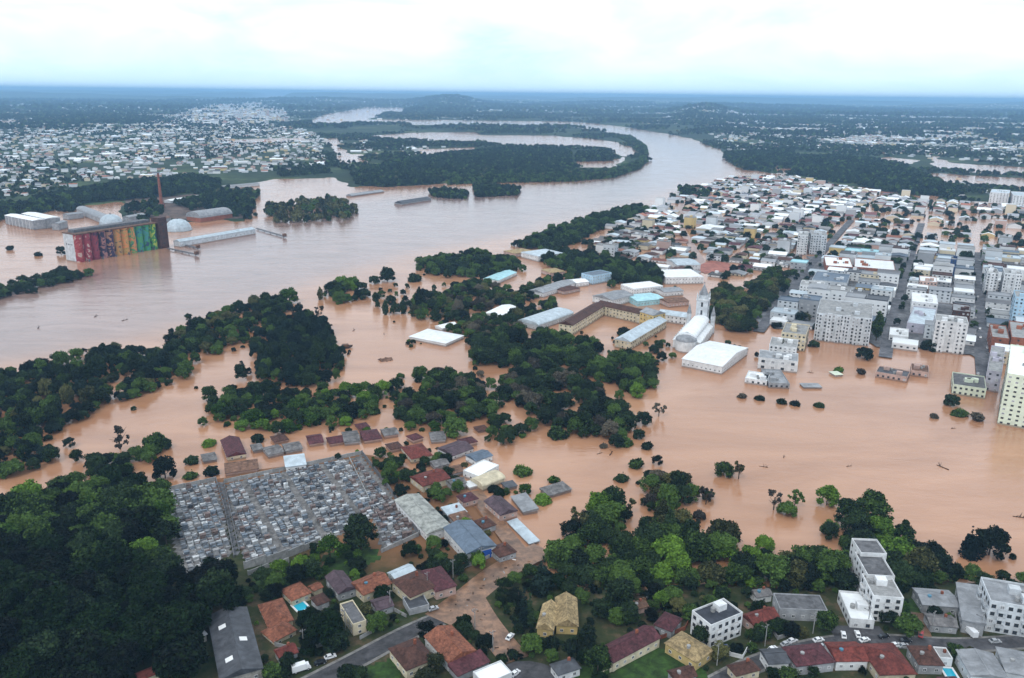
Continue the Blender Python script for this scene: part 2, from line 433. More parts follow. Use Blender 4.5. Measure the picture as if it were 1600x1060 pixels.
def np_mesh(name, verts, quads, mats, smooth=False, ncorner=4):
    me = bpy.data.meshes.new(name)
    verts = np.asarray(verts, np.float32); quads = np.asarray(quads, np.int32)
    me.vertices.add(len(verts)); me.vertices.foreach_set("co", verts.ravel())
    me.loops.add(quads.size); me.loops.foreach_set("vertex_index", quads.ravel())
    me.polygons.add(len(quads)); me.polygons.foreach_set("loop_start", np.arange(len(quads), dtype=np.int32) * ncorner)
    me.polygons.foreach_set("use_smooth", np.full(len(quads), smooth))
    for m in mats:
        me.materials.append(MATS[m])
    me.update(calc_edges=True); me.validate()
    return me

def terrain_material():
    m = bpy.data.materials.new("terrain"); m.use_nodes = True; t = m.node_tree; b = t.nodes["Principled BSDF"]
    b.inputs["Roughness"].default_value = 0.95; b.inputs["Specular IOR Level"].default_value = 0.15
    g = nn(t, "ShaderNodeNewGeometry")
    def noise(s, det=6):
        n = nn(t, "ShaderNodeTexNoise"); n.inputs["Scale"].default_value = s; n.inputs["Detail"].default_value = det; n.inputs["Roughness"].default_value = 0.7
        t.links.new(g.outputs["Position"], n.inputs["Vector"]); return n.outputs["Fac"]
    def ramp(src, *els):
        r = nn(t, "ShaderNodeValToRGB")
        r.color_ramp.elements[0].position = els[0][0]; r.color_ramp.elements[0].color = (*els[0][1], 1)
        r.color_ramp.elements[1].position = els[1][0]; r.color_ramp.elements[1].color = (*els[1][1], 1)
        for p, c in els[2:]:
            x = r.color_ramp.elements.new(p); x.color = (*c, 1)
        t.links.new(src, r.inputs[0]); return r.outputs[0]
    near = ramp(noise(0.09), (0.34, (0.018, 0.032, 0.010)), (0.68, (0.13, 0.085, 0.055)), (0.52, (0.045, 0.050, 0.022)))
    far = ramp(noise(0.0035), (0.3, (0.012, 0.026, 0.012)), (0.70, (0.15, 0.17, 0.07)), (0.52, (0.026, 0.046, 0.018)), (0.6, (0.07, 0.10, 0.035)))
    fine = ramp(noise(0.03), (0.35, (0.5, 0.5, 0.5)), (0.65, (1.2, 1.2, 1.2)))
    mul = nn(t, "ShaderNodeMixRGB", blend_type="MULTIPLY"); mul.inputs[0].default_value = 1
    t.links.new(far, mul.inputs[1]); t.links.new(fine, mul.inputs[2])
    sp = nn(t, "ShaderNodeSeparateXYZ"); t.links.new(g.outputs["Position"], sp.inputs[0])
    mr = nn(t, "ShaderNodeMapRange"); mr.inputs["From Min"].default_value = 500; mr.inputs["From Max"].default_value = 1000
    t.links.new(sp.outputs["Y"], mr.inputs["Value"])
    mx1 = nn(t, "ShaderNodeMixRGB"); t.links.new(mr.outputs[0], mx1.inputs[0]); t.links.new(near, mx1.inputs[1]); t.links.new(mul.outputs[0], mx1.inputs[2])
    # silt left on ground just above the flood
    mz = nn(t, "ShaderNodeMapRange"); mz.inputs["From Min"].default_value = 1.5; mz.inputs["From Max"].default_value = 3.0
    nz = nn(t, "ShaderNodeMath", operation="MULTIPLY_ADD"); nz.inputs[1].default_value = -1.6
    t.links.new(noise(0.12), nz.inputs[0]); 
    az_ = nn(t, "ShaderNodeMath", operation="ADD"); az_.inputs[1].default_value = 0.9; t.links.new(sp.outputs["Z"], az_.inputs[0])
    t.links.new(az_.outputs[0], nz.inputs[2]); t.links.new(nz.outputs[0], mz.inputs["Value"])
    inv = nn(t, "ShaderNodeMath", operation="SUBTRACT"); inv.inputs[0].default_value = 1.0
    t.links.new(mz.outputs[0], inv.inputs[1])
    nearm = nn(t, "ShaderNodeMath", operation="SUBTRACT"); nearm.inputs[0].default_value = 1.0; t.links.new(mr.outputs[0], nearm.inputs[1])
    ff = nn(t, "ShaderNodeMath", operation="MULTIPLY"); t.links.new(inv.outputs[0], ff.inputs[0]); t.links.new(nearm.outputs[0], ff.inputs[1])
    mx2 = nn(t, "ShaderNodeMixRGB"); t.links.new(ff.outputs[0], mx2.inputs[0]); t.links.new(mx1.outputs[0], mx2.inputs[1]); mx2.inputs[2].default_value = (0.20, 0.10, 0.05, 1)
    t.links.new(mx2.outputs[0], b.inputs["Base Color"])
    bp = nn(t, "ShaderNodeBump"); bp.inputs["Strength"].default_value = 0.5; bp.inputs["Distance"].default_value = 0.4
    t.links.new(noise(0.6), bp.inputs["Height"]); t.links.new(bp.outputs[0], b.inputs["Normal"])
    MATS["terrain"] = m
terrain_material()
ter = link("terrain", np_mesh("terrain", np.stack([GX, GY, HGT], -1).reshape(-1, 3), quads, ["terrain"], True))
tag(ter, "dark green and silted ground rising out of the flood", None, kind="structure")

def ground_z(x, y):
    """height of the terrain sheet at a place (water level where it is flooded)"""
    d = np.hypot(x, y); a = np.arctan2(x, y)
    i = np.clip(np.log(d / 120.0) / np.log(78000 / 120.0) * (NR - 1), 0, NR - 1.001); j = np.clip((a - ang[0]) / (ang[-1] - ang[0]) * (NC - 1), 0, NC - 1.001)
    i0 = np.floor(i).astype(int); j0 = np.floor(j).astype(int); fi = i - i0; fj = j - j0
    return HGT[i0, j0] * (1 - fi) * (1 - fj) + HGT[i0 + 1, j0] * fi * (1 - fj) + HGT[i0, j0 + 1] * (1 - fi) * fj + HGT[i0 + 1, j0 + 1] * fi * fj

def water_material():
    m = bpy.data.materials.new("flood_water"); m.use_nodes = True; t = m.node_tree; b = t.nodes["Principled BSDF"]
    b.inputs["Roughness"].default_value = 0.07; b.inputs["IOR"].default_value = 1.52; b.inputs["Specular IOR Level"].default_value = 0.5
    g = nn(t, "ShaderNodeNewGeometry")
    mp = nn(t, "ShaderNodeMapping"); mp.inputs["Rotation"].default_value = (0, 0, math.radians(-24)); mp.inputs["Scale"].default_value = (0.35, 1.0, 1.0)
    t.links.new(g.outputs["Position"], mp.inputs["Vector"])
    def noise(s, det=5, rough=0.6, dist=0.0):
        n = nn(t, "ShaderNodeTexNoise"); n.inputs["Scale"].default_value = s; n.inputs["Detail"].default_value = det; n.inputs["Roughness"].default_value = rough; n.inputs["Distortion"].default_value = dist
        t.links.new(mp.outputs[0], n.inputs["Vector"]); return n.outputs["Fac"]
    r = nn(t, "ShaderNodeValToRGB")
    r.color_ramp.elements[0].position = 0.3; r.color_ramp.elements[0].color = (0.33, 0.158, 0.082, 1)
    r.color_ramp.elements[1].position = 0.7; r.color_ramp.elements[1].color = (0.48, 0.255, 0.148, 1)
    t.links.new(noise(0.016, 7, 0.62, 1.2), r.inputs[0]); at_ = nn(t, "ShaderNodeAttribute", attribute_name="channel_sky_tone")          # channel coloured greyer and darker, standing in for the sky it reflects
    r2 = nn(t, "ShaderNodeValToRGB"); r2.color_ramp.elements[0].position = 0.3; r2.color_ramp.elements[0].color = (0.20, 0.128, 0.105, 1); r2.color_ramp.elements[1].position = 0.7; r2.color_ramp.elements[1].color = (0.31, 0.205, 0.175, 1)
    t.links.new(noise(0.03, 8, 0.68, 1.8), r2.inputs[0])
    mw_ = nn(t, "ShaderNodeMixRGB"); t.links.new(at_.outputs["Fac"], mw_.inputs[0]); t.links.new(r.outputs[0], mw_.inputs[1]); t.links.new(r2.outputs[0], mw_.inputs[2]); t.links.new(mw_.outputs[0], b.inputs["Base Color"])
    bp = nn(t, "ShaderNodeBump"); bp.inputs["Strength"].default_value = 0.34; bp.inputs["Distance"].default_value = 1.0
    ad = nn(t, "ShaderNodeMath", operation="MULTIPLY_ADD"); ad.inputs[1].default_value = 0.35
    t.links.new(noise(0.5, 3), ad.inputs[0]); t.links.new(noise(0.06, 5, 0.7, 1.5), ad.inputs[2])
    t.links.new(ad.outputs[0], bp.inputs["Height"]); t.links.new(bp.outputs[0], b.inputs["Normal"])
    rr = nn(t, "ShaderNodeMapRange"); rr.inputs["From Min"].default_value = 0.35; rr.inputs["From Max"].default_value = 0.7; rr.inputs["To Min"].default_value = 0.03; rr.inputs["To Max"].default_value = 0.2
    t.links.new(noise(0.035, 6, 0.65, 2.0), rr.inputs["Value"]); t.links.new(rr.outputs[0], b.inputs["Roughness"])
    MATS["flood_water"] = m
water_material()
R_, C_ = 330, 170
dw = 100.0 * (70000.0 / 100.0) ** np.linspace(0, 1, R_); aw = np.radians(np.linspace(-60, 60, C_))
DW, AW = np.meshgrid(dw, aw, indexing="ij")
wv_ = np.stack([DW * np.sin(AW), DW * np.cos(AW), np.zeros_like(DW)], -1).reshape(-1, 3)
wi = np.arange(R_ * C_).reshape(R_, C_)
wq = np.stack([wi[:-1, :-1], wi[:-1, 1:], wi[1:, 1:], wi[1:, :-1]], -1).reshape(-1, 4)[:, ::-1]
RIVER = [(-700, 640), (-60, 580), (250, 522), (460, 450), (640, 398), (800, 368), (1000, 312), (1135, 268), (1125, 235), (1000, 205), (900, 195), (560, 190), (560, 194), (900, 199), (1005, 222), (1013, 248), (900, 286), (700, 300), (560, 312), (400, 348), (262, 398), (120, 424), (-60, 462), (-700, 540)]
rv_ = inpoly(wpoly(RIVER), wv_[:, 0], wv_[:, 1]).astype(float).reshape(R_, C_)  # mask for the reflected-sky grey put into the river's base colour
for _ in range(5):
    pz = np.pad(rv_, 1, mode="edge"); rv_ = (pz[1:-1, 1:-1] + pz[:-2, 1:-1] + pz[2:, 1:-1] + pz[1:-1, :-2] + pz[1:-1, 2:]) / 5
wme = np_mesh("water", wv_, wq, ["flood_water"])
wat = wme.attributes.new("channel_sky_tone", "FLOAT", "POINT"); wat.data.foreach_set("value", rv_.ravel().astype(np.float32))
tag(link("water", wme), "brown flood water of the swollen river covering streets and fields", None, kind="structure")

hz = MB().box(-90000, 90000, -3000, 90000, -5, 262).build("haze", "bark")
m = bpy.data.materials.new("haze"); m.use_nodes = True; t = m.node_tree; t.nodes.clear()
om = nn(t, "ShaderNodeOutputMaterial"); pv = nn(t, "ShaderNodeVolumePrincipled")
pv.inputs["Color"].default_value = (0.37, 0.66, 1.0, 1); pv.inputs["Density"].default_value = 7.2e-5; pv.inputs["Anisotropy"].default_value = 0.2
t.links.new(pv.outputs[0], om.inputs["Volume"])
hz.data.materials.clear(); hz.data.materials.append(m)
tag(hz, "thin blue haze over the flooded valley", None, kind="stuff")
# ------------------------------------------------------------------ trees
def leaf_quads(cent, nrm, size, rg, jitter=0.75):
    n = len(cent)
    nv = nrm + rg.normal(0, jitter, (n, 3)); nv /= np.linalg.norm(nv, axis=1, keepdims=True) + 1e-9
    up = rg.normal(0, 1, (n, 3))
    a = np.cross(nv, up); a /= np.linalg.norm(a, axis=1, keepdims=True) + 1e-9
    b = np.cross(nv, a)
    s = size[:, None]
    asp = rg.uniform(0.55, 1.0, (n, 1))
    vs = np.stack([cent - a * s - b * s * asp * 0.6, cent + a * s * 0.7 - b * s * asp, cent + a * s + b * s * asp * 0.7, cent - a * s * 0.6 + b * s * asp], 1).reshape(-1, 3)
    return vs, np.arange(n * 4).reshape(n, 4)

def lobes_crown(name, rg, lobes, nleaf, lsize, flat=1.0):
    """foliage spread over the shells of many overlapping lobes, with a thin dark core inside each"""
    lob = np.array(lobes)             # x y z r
    w = lob[:, 3] ** 2; w /= w.sum()
    idx = rg.choice(len(lob), nleaf, p=w)
    d = rg.normal(0, 1, (nleaf, 3)); d[:, 2] = d[:, 2] * 0.9 + 0.25
    d /= np.linalg.norm(d, axis=1, keepdims=True)
    rr = lob[idx, 3] * np.where(rg.random(nleaf) < .14, rg.uniform(1.0, 1.35, nleaf), rg.uniform(0.72, 1.1, nleaf))
    c = lob[idx, :3] + d * rr[:, None] * np.array([1, 1, flat])
    keep = np.ones(nleaf, bool)
    for k in range(len(lob)):
        dd = np.linalg.norm((c - lob[k, :3]) / np.array([1, 1, flat]), axis=1)
        keep &= ~((dd < lob[k, 3] * 0.68) & (idx != k))
    c = c[keep]; d = d[keep]
    vs, qs = leaf_quads(c, d, rg.uniform(lsize * 0.6, lsize * 1.25, len(c)), rg)
    # cores: rough 8-sided shapes kept well inside the leaves
    ico_v = [(0, 0, 1)] + [(math.cos(t) * 0.8, math.sin(t) * 0.8, 0.5) for t in np.arange(6) * math.pi / 3] + [(math.cos(t) * 0.9, math.sin(t) * 0.9, -0.35) for t in np.arange(6) * math.pi / 3 + 0.5] + [(0, 0, -0.9)]
    V = [vs]; Q = [qs]; off = len(vs)
    iv = np.array(ico_v)
    for x, y, z, r in lob:
        V.append(np.array([x, y, z]) + iv * r * 0.62 * np.array([1, 1, flat]))
        f = []
        for i in range(6):
            j = (i + 1) % 6
            f += [(0, 1 + i, 1 + j, 1 + j), (1 + i, 7 + i, 7 + j, 1 + j), (7 + i, 13, 7 + j, 7 + j)]
        Q.append(np.array(f) + off); off += 14
    Vv = np.concatenate(V); Qq = np.concatenate(Q)
    me = bpy.data.meshes.new(name)
    faces = [tuple(dict.fromkeys(q)) for q in Qq.tolist()]
    me.from_pydata(Vv.tolist(), [], faces)
    me.materials.append(MATS["leaf_mid"])
    me.update()
    return me

def trunk_mesh(name, rg, h, r, limbs, spread):
    b = MB()
    b.cyl(0, 0, r, r * 0.55, -1.5, h, 7)
    for i in range(limbs):
        t = 2 * math.pi * i / max(limbs, 1) + rg.uniform(-0.5, 0.5); z0 = h * rg.uniform(0.55, 0.95); l = spread * rg.uniform(0.6, 1.0)
        p0 = np.array([0, 0, z0]); p1 = np.array([math.cos(t) * l, math.sin(t) * l, z0 + l * rg.uniform(0.5, 1.1)])
        ax = p1 - p0; s = np.cross(ax, [0, 0, 1.0]); s /= np.linalg.norm(s); u = np.cross(s, ax); u /= np.linalg.norm(u)
        vs = []
        for p, rr in ((p0, r * 0.4), (p1, r * 0.12)):
            vs += [p + rr * (s * math.cos(q) + u * math.sin(q)) for q in (0, 2.09, 4.19)]
        b.add(vs, [(0, 1, 4, 3), (1, 2, 5, 4), (2, 0, 3, 5), (3, 4, 5)])
    return b.mesh(name, ["bark"])

TREES = {}          # kind -> list of (crown mesh, trunk mesh)
def rg_(s): return np.random.default_rng(s)
def broad(seed, H, R, nl, nleaf, ls, squash=0.8, base=0.32):
    rg = rg_(seed); L = []
    L.append((rg.normal(0, .2), rg.normal(0, .2), H * 0.66, R * 0.55))
    for i in range(nl):
        t = 2.399 * i + rg.uniform(-.4, .4); q = math.sqrt((i + 0.7) / nl) * R * 0.72
        z = H * (base + 0.22) + (H * 0.62 - H * base) * (1 - (q / R) ** 1.6) * rg.uniform(0.7, 1.08)
        L.append((q * math.cos(t), q * math.sin(t), z * rg.uniform(.88, 1.1), R * rg.uniform(0.17, 0.38)))
    for i in range(nl // 2):
        t = rg.uniform(0, 6.28); L.append((R * .7 * math.cos(t), R * .7 * math.sin(t), H * (base + rg.uniform(0.0, 0.15)), R * rg.uniform(0.2, 0.32)))
    return lobes_crown("crown", rg, L, nleaf, ls, squash), trunk_mesh("trunk", rg, H * 0.6, 0.028 * H, 5, R * 0.6)
TREES["broad"] = [broad(1, 12, 6.0, 22, 3800, 0.42), broad(2, 14, 6.6, 26, 4200, 0.44), broad(3, 10, 6.4, 20, 3600, 0.42, 0.7), broad(4, 13, 5.2, 19, 3400, 0.40, 0.95), broad(5, 11, 5.6, 17, 3200, 0.42), broad(6, 13, 6.2, 12, 2200, 0.40, 0.9), broad(7, 11.5, 5.8, 24, 3600, 0.36, 0.8)]
def tall(seed, H, R, nleaf):
    rg = rg_(seed); L = []
    for i in range(14):
        z = H * (0.2 + 0.74 * i / 13); q = R * (1 - abs(i / 13 - 0.35) * 1.1)
        t = 2.4 * i
        L.append((q * .35 * math.cos(t), q * .35 * math.sin(t), z, max(0.5, q * rg.uniform(0.5, 0.75))))
    return lobes_crown("crown", rg, L, nleaf, 0.42, 1.1), trunk_mesh("trunk", rg, H * 0.8, 0.02 * H, 3, R * .5)
TREES["tall"] = [tall(11, 19, 4.2, 2600), tall(12, 16, 3.6, 2300), tall(13, 22, 4.6, 2800)]
def conifer(seed, H, R, nleaf):
    rg = rg_(seed); L = []
    for i in range(12):
        f = i / 11; z = H * (0.12 + 0.86 * f); q = R * (1 - f) + 0.25
        for k in range(4 if i < 8 else 1):
            t = rg.uniform(0, 6.28)
            L.append((q * .5 * math.cos(t), q * .5 * math.sin(t), z, q * 0.5 + 0.1))
    return lobes_crown("crown", rg, L, nleaf, 0.34, 0.9), trunk_mesh("trunk", rg, H * 0.9, 0.02 * H, 0, 1)
TREES["conifer"] = [conifer(21, 13, 3.4, 2200), conifer(22, 12, 1.2, 1400)]
def shrub(seed, H, R, nleaf):
    rg = rg_(seed); L = [(0, 0, H * .4, R * .6)]
    for i in range(7):
        t = 2.4 * i; q = R * rg.uniform(.35, .65); L.append((q * math.cos(t), q * math.sin(t), H * rg.uniform(.2, .55), R * rg.uniform(.3, .45)))
    return lobes_crown("crown", rg, L, nleaf, 0.36, 0.85), trunk_mesh("trunk", rg, H * .4, 0.08, 3, R * .3)
TREES["shrub"] = [shrub(31, 3.6, 3.2, 1100), shrub(32, 4.6, 3.0, 1100), shrub(33, 3.0, 4.0, 1200)]
def bare(seed, H, R):
    """flood-stripped tree: forked grey limbs with a few tufts left"""
    rg = rg_(seed); L = []
    for i in range(16):
        t = rg.uniform(0, 6.28); q = R * rg.uniform(.2, .9); L.append((q * math.cos(t), q * math.sin(t), H * rg.uniform(.45, .98), R * rg.uniform(.10, .2)))
    return lobes_crown("crown", rg, L, 700, 0.3, 1.0), trunk_mesh("trunk", rg, H * .75, 0.03 * H, 9, R * .8)
TREES["bare"] = [bare(41, 11, 4.2), bare(42, 9, 3.6)]
SMALL = {}
def lod(seed, H, R):
    rg = rg_(seed); L = [(0, 0, H * .55, R * .62)]
    for i in range(7):
        t = 2.4 * i; q = R * .5 * math.sqrt((i + 1) / 7) * 1.2; L.append((q * math.cos(t), q * math.sin(t), H * (.75 - .35 * i / 7) * rg.uniform(.85, 1.1), R * rg.uniform(.32, .5)))
    return lobes_crown("crown", rg, L, 330, 1.25, 0.85), trunk_mesh("trunk", rg, H * .5, .25, 0, 1)
TREES["far"] = [lod(51, 10, 5.2), lod(52, 12, 5.0), lod(53, 9, 5.6)]

TREE_N = {"n": 0}
def add_tree(x, y, kind, var, s, mat, label, group, name="broadleaf_tree", z=None, sz=1.0, cat="tree"):
    cm, tm = TREES[kind][var % len(TREES[kind])]
    if z is None:
        z = float(ground_z(x, y)); z = z if z > 0.1 else -1.8 * s
    r = empty(name, (x, y, z), rnd.uniform(0, 6.28)); r.scale = (s, s, s * sz)
    tag(r, label, cat, group)
    link("trunk", tm, r)
    c = link("crown", cm, r, mat=mat)
    TREE_N["n"] += 1
    return c

# dense stands: outline of the canopy in the photo, what grows there, spacing
WOODS = [
    # name phrase, polygon, [(kind, weight)], [(mat, weight)], spacing, size range
    ("in the green upper part of the lower left wood", [(-60, 800), (0, 785), (60, 762), (110, 748), (160, 730), (215, 742), (225, 765), (255, 775), (262, 860), (266, 880), (150, 870), (60, 850), (-60, 850)],
     [("broad", 1)], [("leaf_mid", 4), ("leaf_black", 3), ("leaf_dark", 3), ("leaf_bright", 1)], 7.8, (0.8, 1.25)),
    ("in the black-green lower left wood", [(-60, 852), (60, 852), (150, 872), (266, 882), (280, 905), (345, 882), (378, 905), (362, 945), (328, 958), (318, 1000), (300, 1030), (200, 1045), (205, 1085), (-60, 1085)],
     [("broad", 1)], [("leaf_black", 7), ("leaf_dark", 1)], 7.6, (0.85, 1.3)),
    ("in the flooded river bank wood on the left", [(-60, 580), (0, 572), (60, 563), (110, 547), (150, 535), (190, 532), (245, 536), (300, 497), (340, 482), (385, 463), (440, 457), (462, 466), (452, 482), (420, 503), (380, 527), (345, 545), (300, 567), (285, 592), (240, 606), (200, 621), (155, 630), (148, 650), (90, 668), (75, 690), (85, 715), (60, 733), (-60, 755)],
     [("broad", 5), ("tall", 1)], [("leaf_dark", 4), ("leaf_mid", 3), ("leaf_blue", 2), ("leaf_olive", 1)], 8.2, (0.6, 1.0)),
    ("in the tall dark stand beside the river channel", [(400, 508), (430, 480), (480, 488), (512, 497), (518, 525), (536, 560), (545, 585), (500, 602), (440, 600), (402, 590), (396, 545)],
     [("tall", 4), ("broad", 2)], [("leaf_blue", 4), ("leaf_dark", 3), ("leaf_mid", 1)], 7.4, (0.6, 0.95)),
    ("in the flooded hedge wood above the cemetery", [(322, 606), (380, 592), (400, 600), (550, 592), (600, 597), (608, 622), (560, 640), (520, 650), (430, 660), (400, 664), (350, 650), (322, 640)],
     [("broad", 5), ("shrub", 2)], [("leaf_mid", 4), ("leaf_bright", 2), ("leaf_dark", 3)], 7.5, (0.65, 1.0)),
    ("in the middle thicket standing in brown water", [(612, 590), (650, 575), (700, 568), (760, 585), (790, 605), (780, 632), (720, 645), (650, 650), (620, 632)],
     [("broad", 5), ("bare", 1)], [("leaf_dark", 3), ("leaf_mid", 3), ("leaf_grey", 1)], 7.5, (0.7, 1.05)),
    ("in the dark thicket below the school", [(788, 577), (860, 558), (925, 592), (950, 612), (1010, 642), (998, 665), (930, 670), (860, 652), (822, 625), (792, 605)],
     [("broad", 5), ("bare", 1)], [("leaf_dark", 5), ("leaf_mid", 2), ("leaf_grey", 1)], 7.5, (0.75, 1.1)),
    ("in the tree belt in front of the school", [(738, 518), (820, 508), (900, 521), (970, 545), (1025, 557), (1020, 590), (985, 598), (950, 582), (880, 553), (800, 560), (742, 556)],
     [("broad", 5)], [("leaf_dark", 4), ("leaf_mid", 4)], 7.5, (0.8, 1.15)),
    ("among the flooded gardens left of the school", [(640, 485), (650, 452), (690, 452), (735, 432), (760, 440), (800, 446), (812, 470), (818, 500), (790, 512), (740, 524), (728, 505), (690, 492)],
     [("broad", 5), ("tall", 1), ("bare", 1)], [("leaf_dark", 3), ("leaf_mid", 3), ("leaf_olive", 1), ("leaf_grey", 1)], 8.2, (0.6, 1.0)),
    ("in the clump on the river edge before the pale roofs", [(652, 402), (690, 397), (740, 390), (800, 400), (818, 415), (765, 426), (690, 422), (652, 418)],
     [("broad", 1)], [("leaf_dark", 3), ("leaf_mid", 4)], 8.0, (0.7, 1.1)),
    ("in the green bank wood along the far bend", [(800, 375), (850, 362), (870, 350), (920, 336), (1000, 316), (1015, 326), (940, 352), (885, 378), (850, 386)],
     [("broad", 1)], [("leaf_dark", 3), ("leaf_mid", 4)], 8.5, (0.8, 1.1)),
    ("in the wooded gardens behind the school", [(830, 390), (870, 386), (930, 393), (1028, 412), (1035, 436), (1005, 438), (960, 432), (900, 418), (870, 412)],
     [("broad", 1)], [("leaf_dark", 4), ("leaf_mid", 4)], 8.5, (0.8, 1.15)),
    ("in the park beside the church", [(1112, 450), (1180, 435), (1205, 420), (1245, 422), (1240, 450), (1205, 478), (1190, 506), (1135, 505), (1115, 485)],
     [("broad", 1)], [("leaf_mid", 3), ("leaf_olive", 3), ("leaf_dark", 2)], 8.5, (0.85, 1.2)),
    ("in the big green wood on the near shore", [(862, 835), (880, 812), (940, 775), (985, 785), (1000, 830), (1060, 800), (1090, 835), (1130, 830), (1160, 845), (1230, 848), (1262, 850), (1290, 800), (1330, 798), (1420, 822), (1478, 862), (1462, 888), (1400, 892), (1330, 880), (1320, 895), (1240, 905), (1150, 902), (1060, 900), (960, 888), (900, 890), (866, 862)],
     [("broad", 6), ("bare", 1)], [("leaf_mid", 4), ("leaf_dark", 4), ("leaf_bright", 1), ("leaf_olive", 1)], 8.0, (0.8, 1.25)),
    ("in the upright clump at the water's edge below the thicket", [(1012, 735), (1045, 722), (1085, 742), (1082, 775), (1060, 830), (1018, 830), (1012, 780)],
     [("broad", 4), ("tall", 1)], [("leaf_dark", 3), ("leaf_mid", 2), ("leaf_grey", 1), ("leaf_olive", 1)], 7.5, (0.7, 1.0)),
    ("on the shore behind the apartment houses at right", [(1478, 872), (1510, 860), (1590, 878), (1640, 890), (1640, 915), (1550, 917), (1500, 902)],
     [("broad", 4), ("shrub", 2)], [("leaf_dark", 4), ("leaf_mid", 3)], 8.0, (0.6, 0.95)),
    ("in the gardens round the tan gabled house", [(808, 975), (850, 990), (935, 935), (990, 925), (990, 955), (940, 1000), (930, 1050), (880, 1060), (820, 1040)],
     [("broad", 4), ("shrub", 2)], [("leaf_dark", 5), ("leaf_mid", 3)], 7.5, (0.5, 0.9)),
    ("in the narrow wood jutting into the flood at left", [(130, 712), (180, 705), (215, 697), (250, 680), (265, 690), (215, 718), (165, 733), (135, 735)],
     [("broad", 4)], [("leaf_dark", 3), ("leaf_mid", 3)], 7.0, (0.6, 0.9)),
    ("in the drowned strip before the painted silos", [(-30, 448), (60, 432), (90, 420), (140, 420), (138, 427), (60, 441), (0, 458), (-30, 462)],
     [("broad", 1)], [("leaf_dark", 4), ("leaf_mid", 1)], 8.0, (0.7, 1.0)),
    ("along the lane between cemetery and red roofs", [(568, 716), (590, 712), (615, 722), (640, 740), (642, 768), (625, 778), (600, 755)],
     [("broad", 3), ("shrub", 2)], [("leaf_mid", 3), ("leaf_bright", 1), ("leaf_dark", 2)], 6.5, (0.5, 0.75)),
    ("on the bank between the flooded roofs and the cemetery wall", [(345, 745), (420, 725), (480, 712), (530, 700), (530, 706), (420, 735), (350, 755)],
     [("shrub", 3), ("broad", 1)], [("leaf_mid", 2), ("leaf_dark", 3)], 6.0, (0.5, 0.9)),
    ("below the cemetery's lower wall", [(450, 865), (480, 848), (530, 842), (560, 825), (570, 850), (545, 868), (500, 885), (470, 905), (440, 905), (395, 895), (420, 880)],
     [("broad", 3), ("shrub", 2)], [("leaf_dark", 4), ("leaf_bright", 1), ("leaf_black", 2)], 7.0, (0.5, 0.85)),
    ("in the back gardens by the pool", [(465, 955), (500, 935), (535, 965), (540, 1000), (500, 1015), (470, 1000)],
     [("broad", 4)], [("leaf_black", 3), ("leaf_dark", 3)], 6.8, (0.55, 0.8)),
    ("among the crowded red and grey roofs", [(660, 765), (700, 755), (735, 760), (740, 790), (700, 795), (670, 800), (658, 790)],
     [("broad", 3), ("shrub", 2)], [("leaf_mid", 3), ("leaf_dark", 3)], 7.0, (0.45, 0.7)),
    ("beside the villas on the muddy street", [(700, 965), (730, 960), (765, 985), (775, 1020), (755, 1030), (735, 1000), (705, 980)],
     [("broad", 3), ("shrub", 3)], [("leaf_dark", 4), ("leaf_mid", 2)], 6.0, (0.35, 0.6)),
    ("on the hedged island of the muddy junction", [(765, 932), (785, 908), (812, 908), (815, 955), (805, 985), (785, 975)],
     [("shrub", 3), ("broad", 1)], [("leaf_mid", 3), ("leaf_dark", 2), ("leaf_olive", 1)], 5.0, (0.5, 0.8)),
    ("between the school wing and the church", [(1000, 548), (1035, 520), (1052, 522), (1046, 545), (1035, 560), (1010, 560)],
     [("broad", 3)], [("leaf_dark", 3), ("leaf_mid", 1)], 8.0, (0.5, 0.8)),
    ("inside the flooded school court", [(952, 522), (985, 512), (990, 520), (968, 530)],
     [("broad", 3)], [("leaf_dark", 3), ("leaf_mid", 1)], 8.0, (0.4, 0.7)),
    ("behind the grey gabled hall", [(805, 452), (830, 440), (870, 425), (905, 418), (912, 432), (880, 440), (850, 452), (815, 470)],
     [("broad", 3), ("bare", 1)], [("leaf_dark", 3), ("leaf_mid", 3), ("leaf_olive", 1)], 9.5, (0.6, 1.0)),
    ("round the vaulted sports hall", [(800, 482), (835, 470), (862, 462), (870, 478), (840, 490), (815, 500)],
     [("broad", 3)], [("leaf_dark", 3), ("leaf_mid", 3)], 8.5, (0.6, 0.95)),
    ("beside the parish hall on the street side", [(1150, 535), (1165, 522), (1172, 530), (1160, 550)],
     [("broad", 2)], [("leaf_dark", 2), ("leaf_mid", 1)], 8.0, (0.4, 0.6)),
    ("along the wet street beyond the apartment slab", [(1386, 478), (1400, 440), (1412, 415), (1418, 416), (1404, 450), (1394, 482)],
     [("broad", 2)], [("leaf_dark", 2), ("leaf_mid", 1)], 11.0, (0.4, 0.7)),
    ("round the white roofed house in the open flood", [(630, 525), (645, 512), (668, 508), (690, 500), (715, 503), (720, 510), (690, 506), (660, 516), (642, 530)],
     [("broad", 2), ("shrub", 2)], [("leaf_dark", 2), ("leaf_mid", 2)], 8.0, (0.5, 0.8)),
    ("in the round clump rising from the river edge", [(512, 446), (530, 436), (560, 437), (574, 448), (568, 462), (530, 463), (514, 458)],
     [("broad", 1)], [("leaf_mid", 3), ("leaf_dark", 3), ("leaf_bright", 1)], 8.0, (0.8, 1.15)),
    ("in the low clump below the dark thicket", [(748, 656), (770, 648), (800, 643), (834, 654), (828, 670), (790, 680), (765, 672)],
     [("broad", 2), ("shrub", 1)], [("leaf_mid", 3), ("leaf_dark", 3)], 7.5, (0.6, 0.9)),
    ("between the roofs of the flooded lane", [(655, 692), (690, 690), (720, 720), (700, 735), (670, 728)],
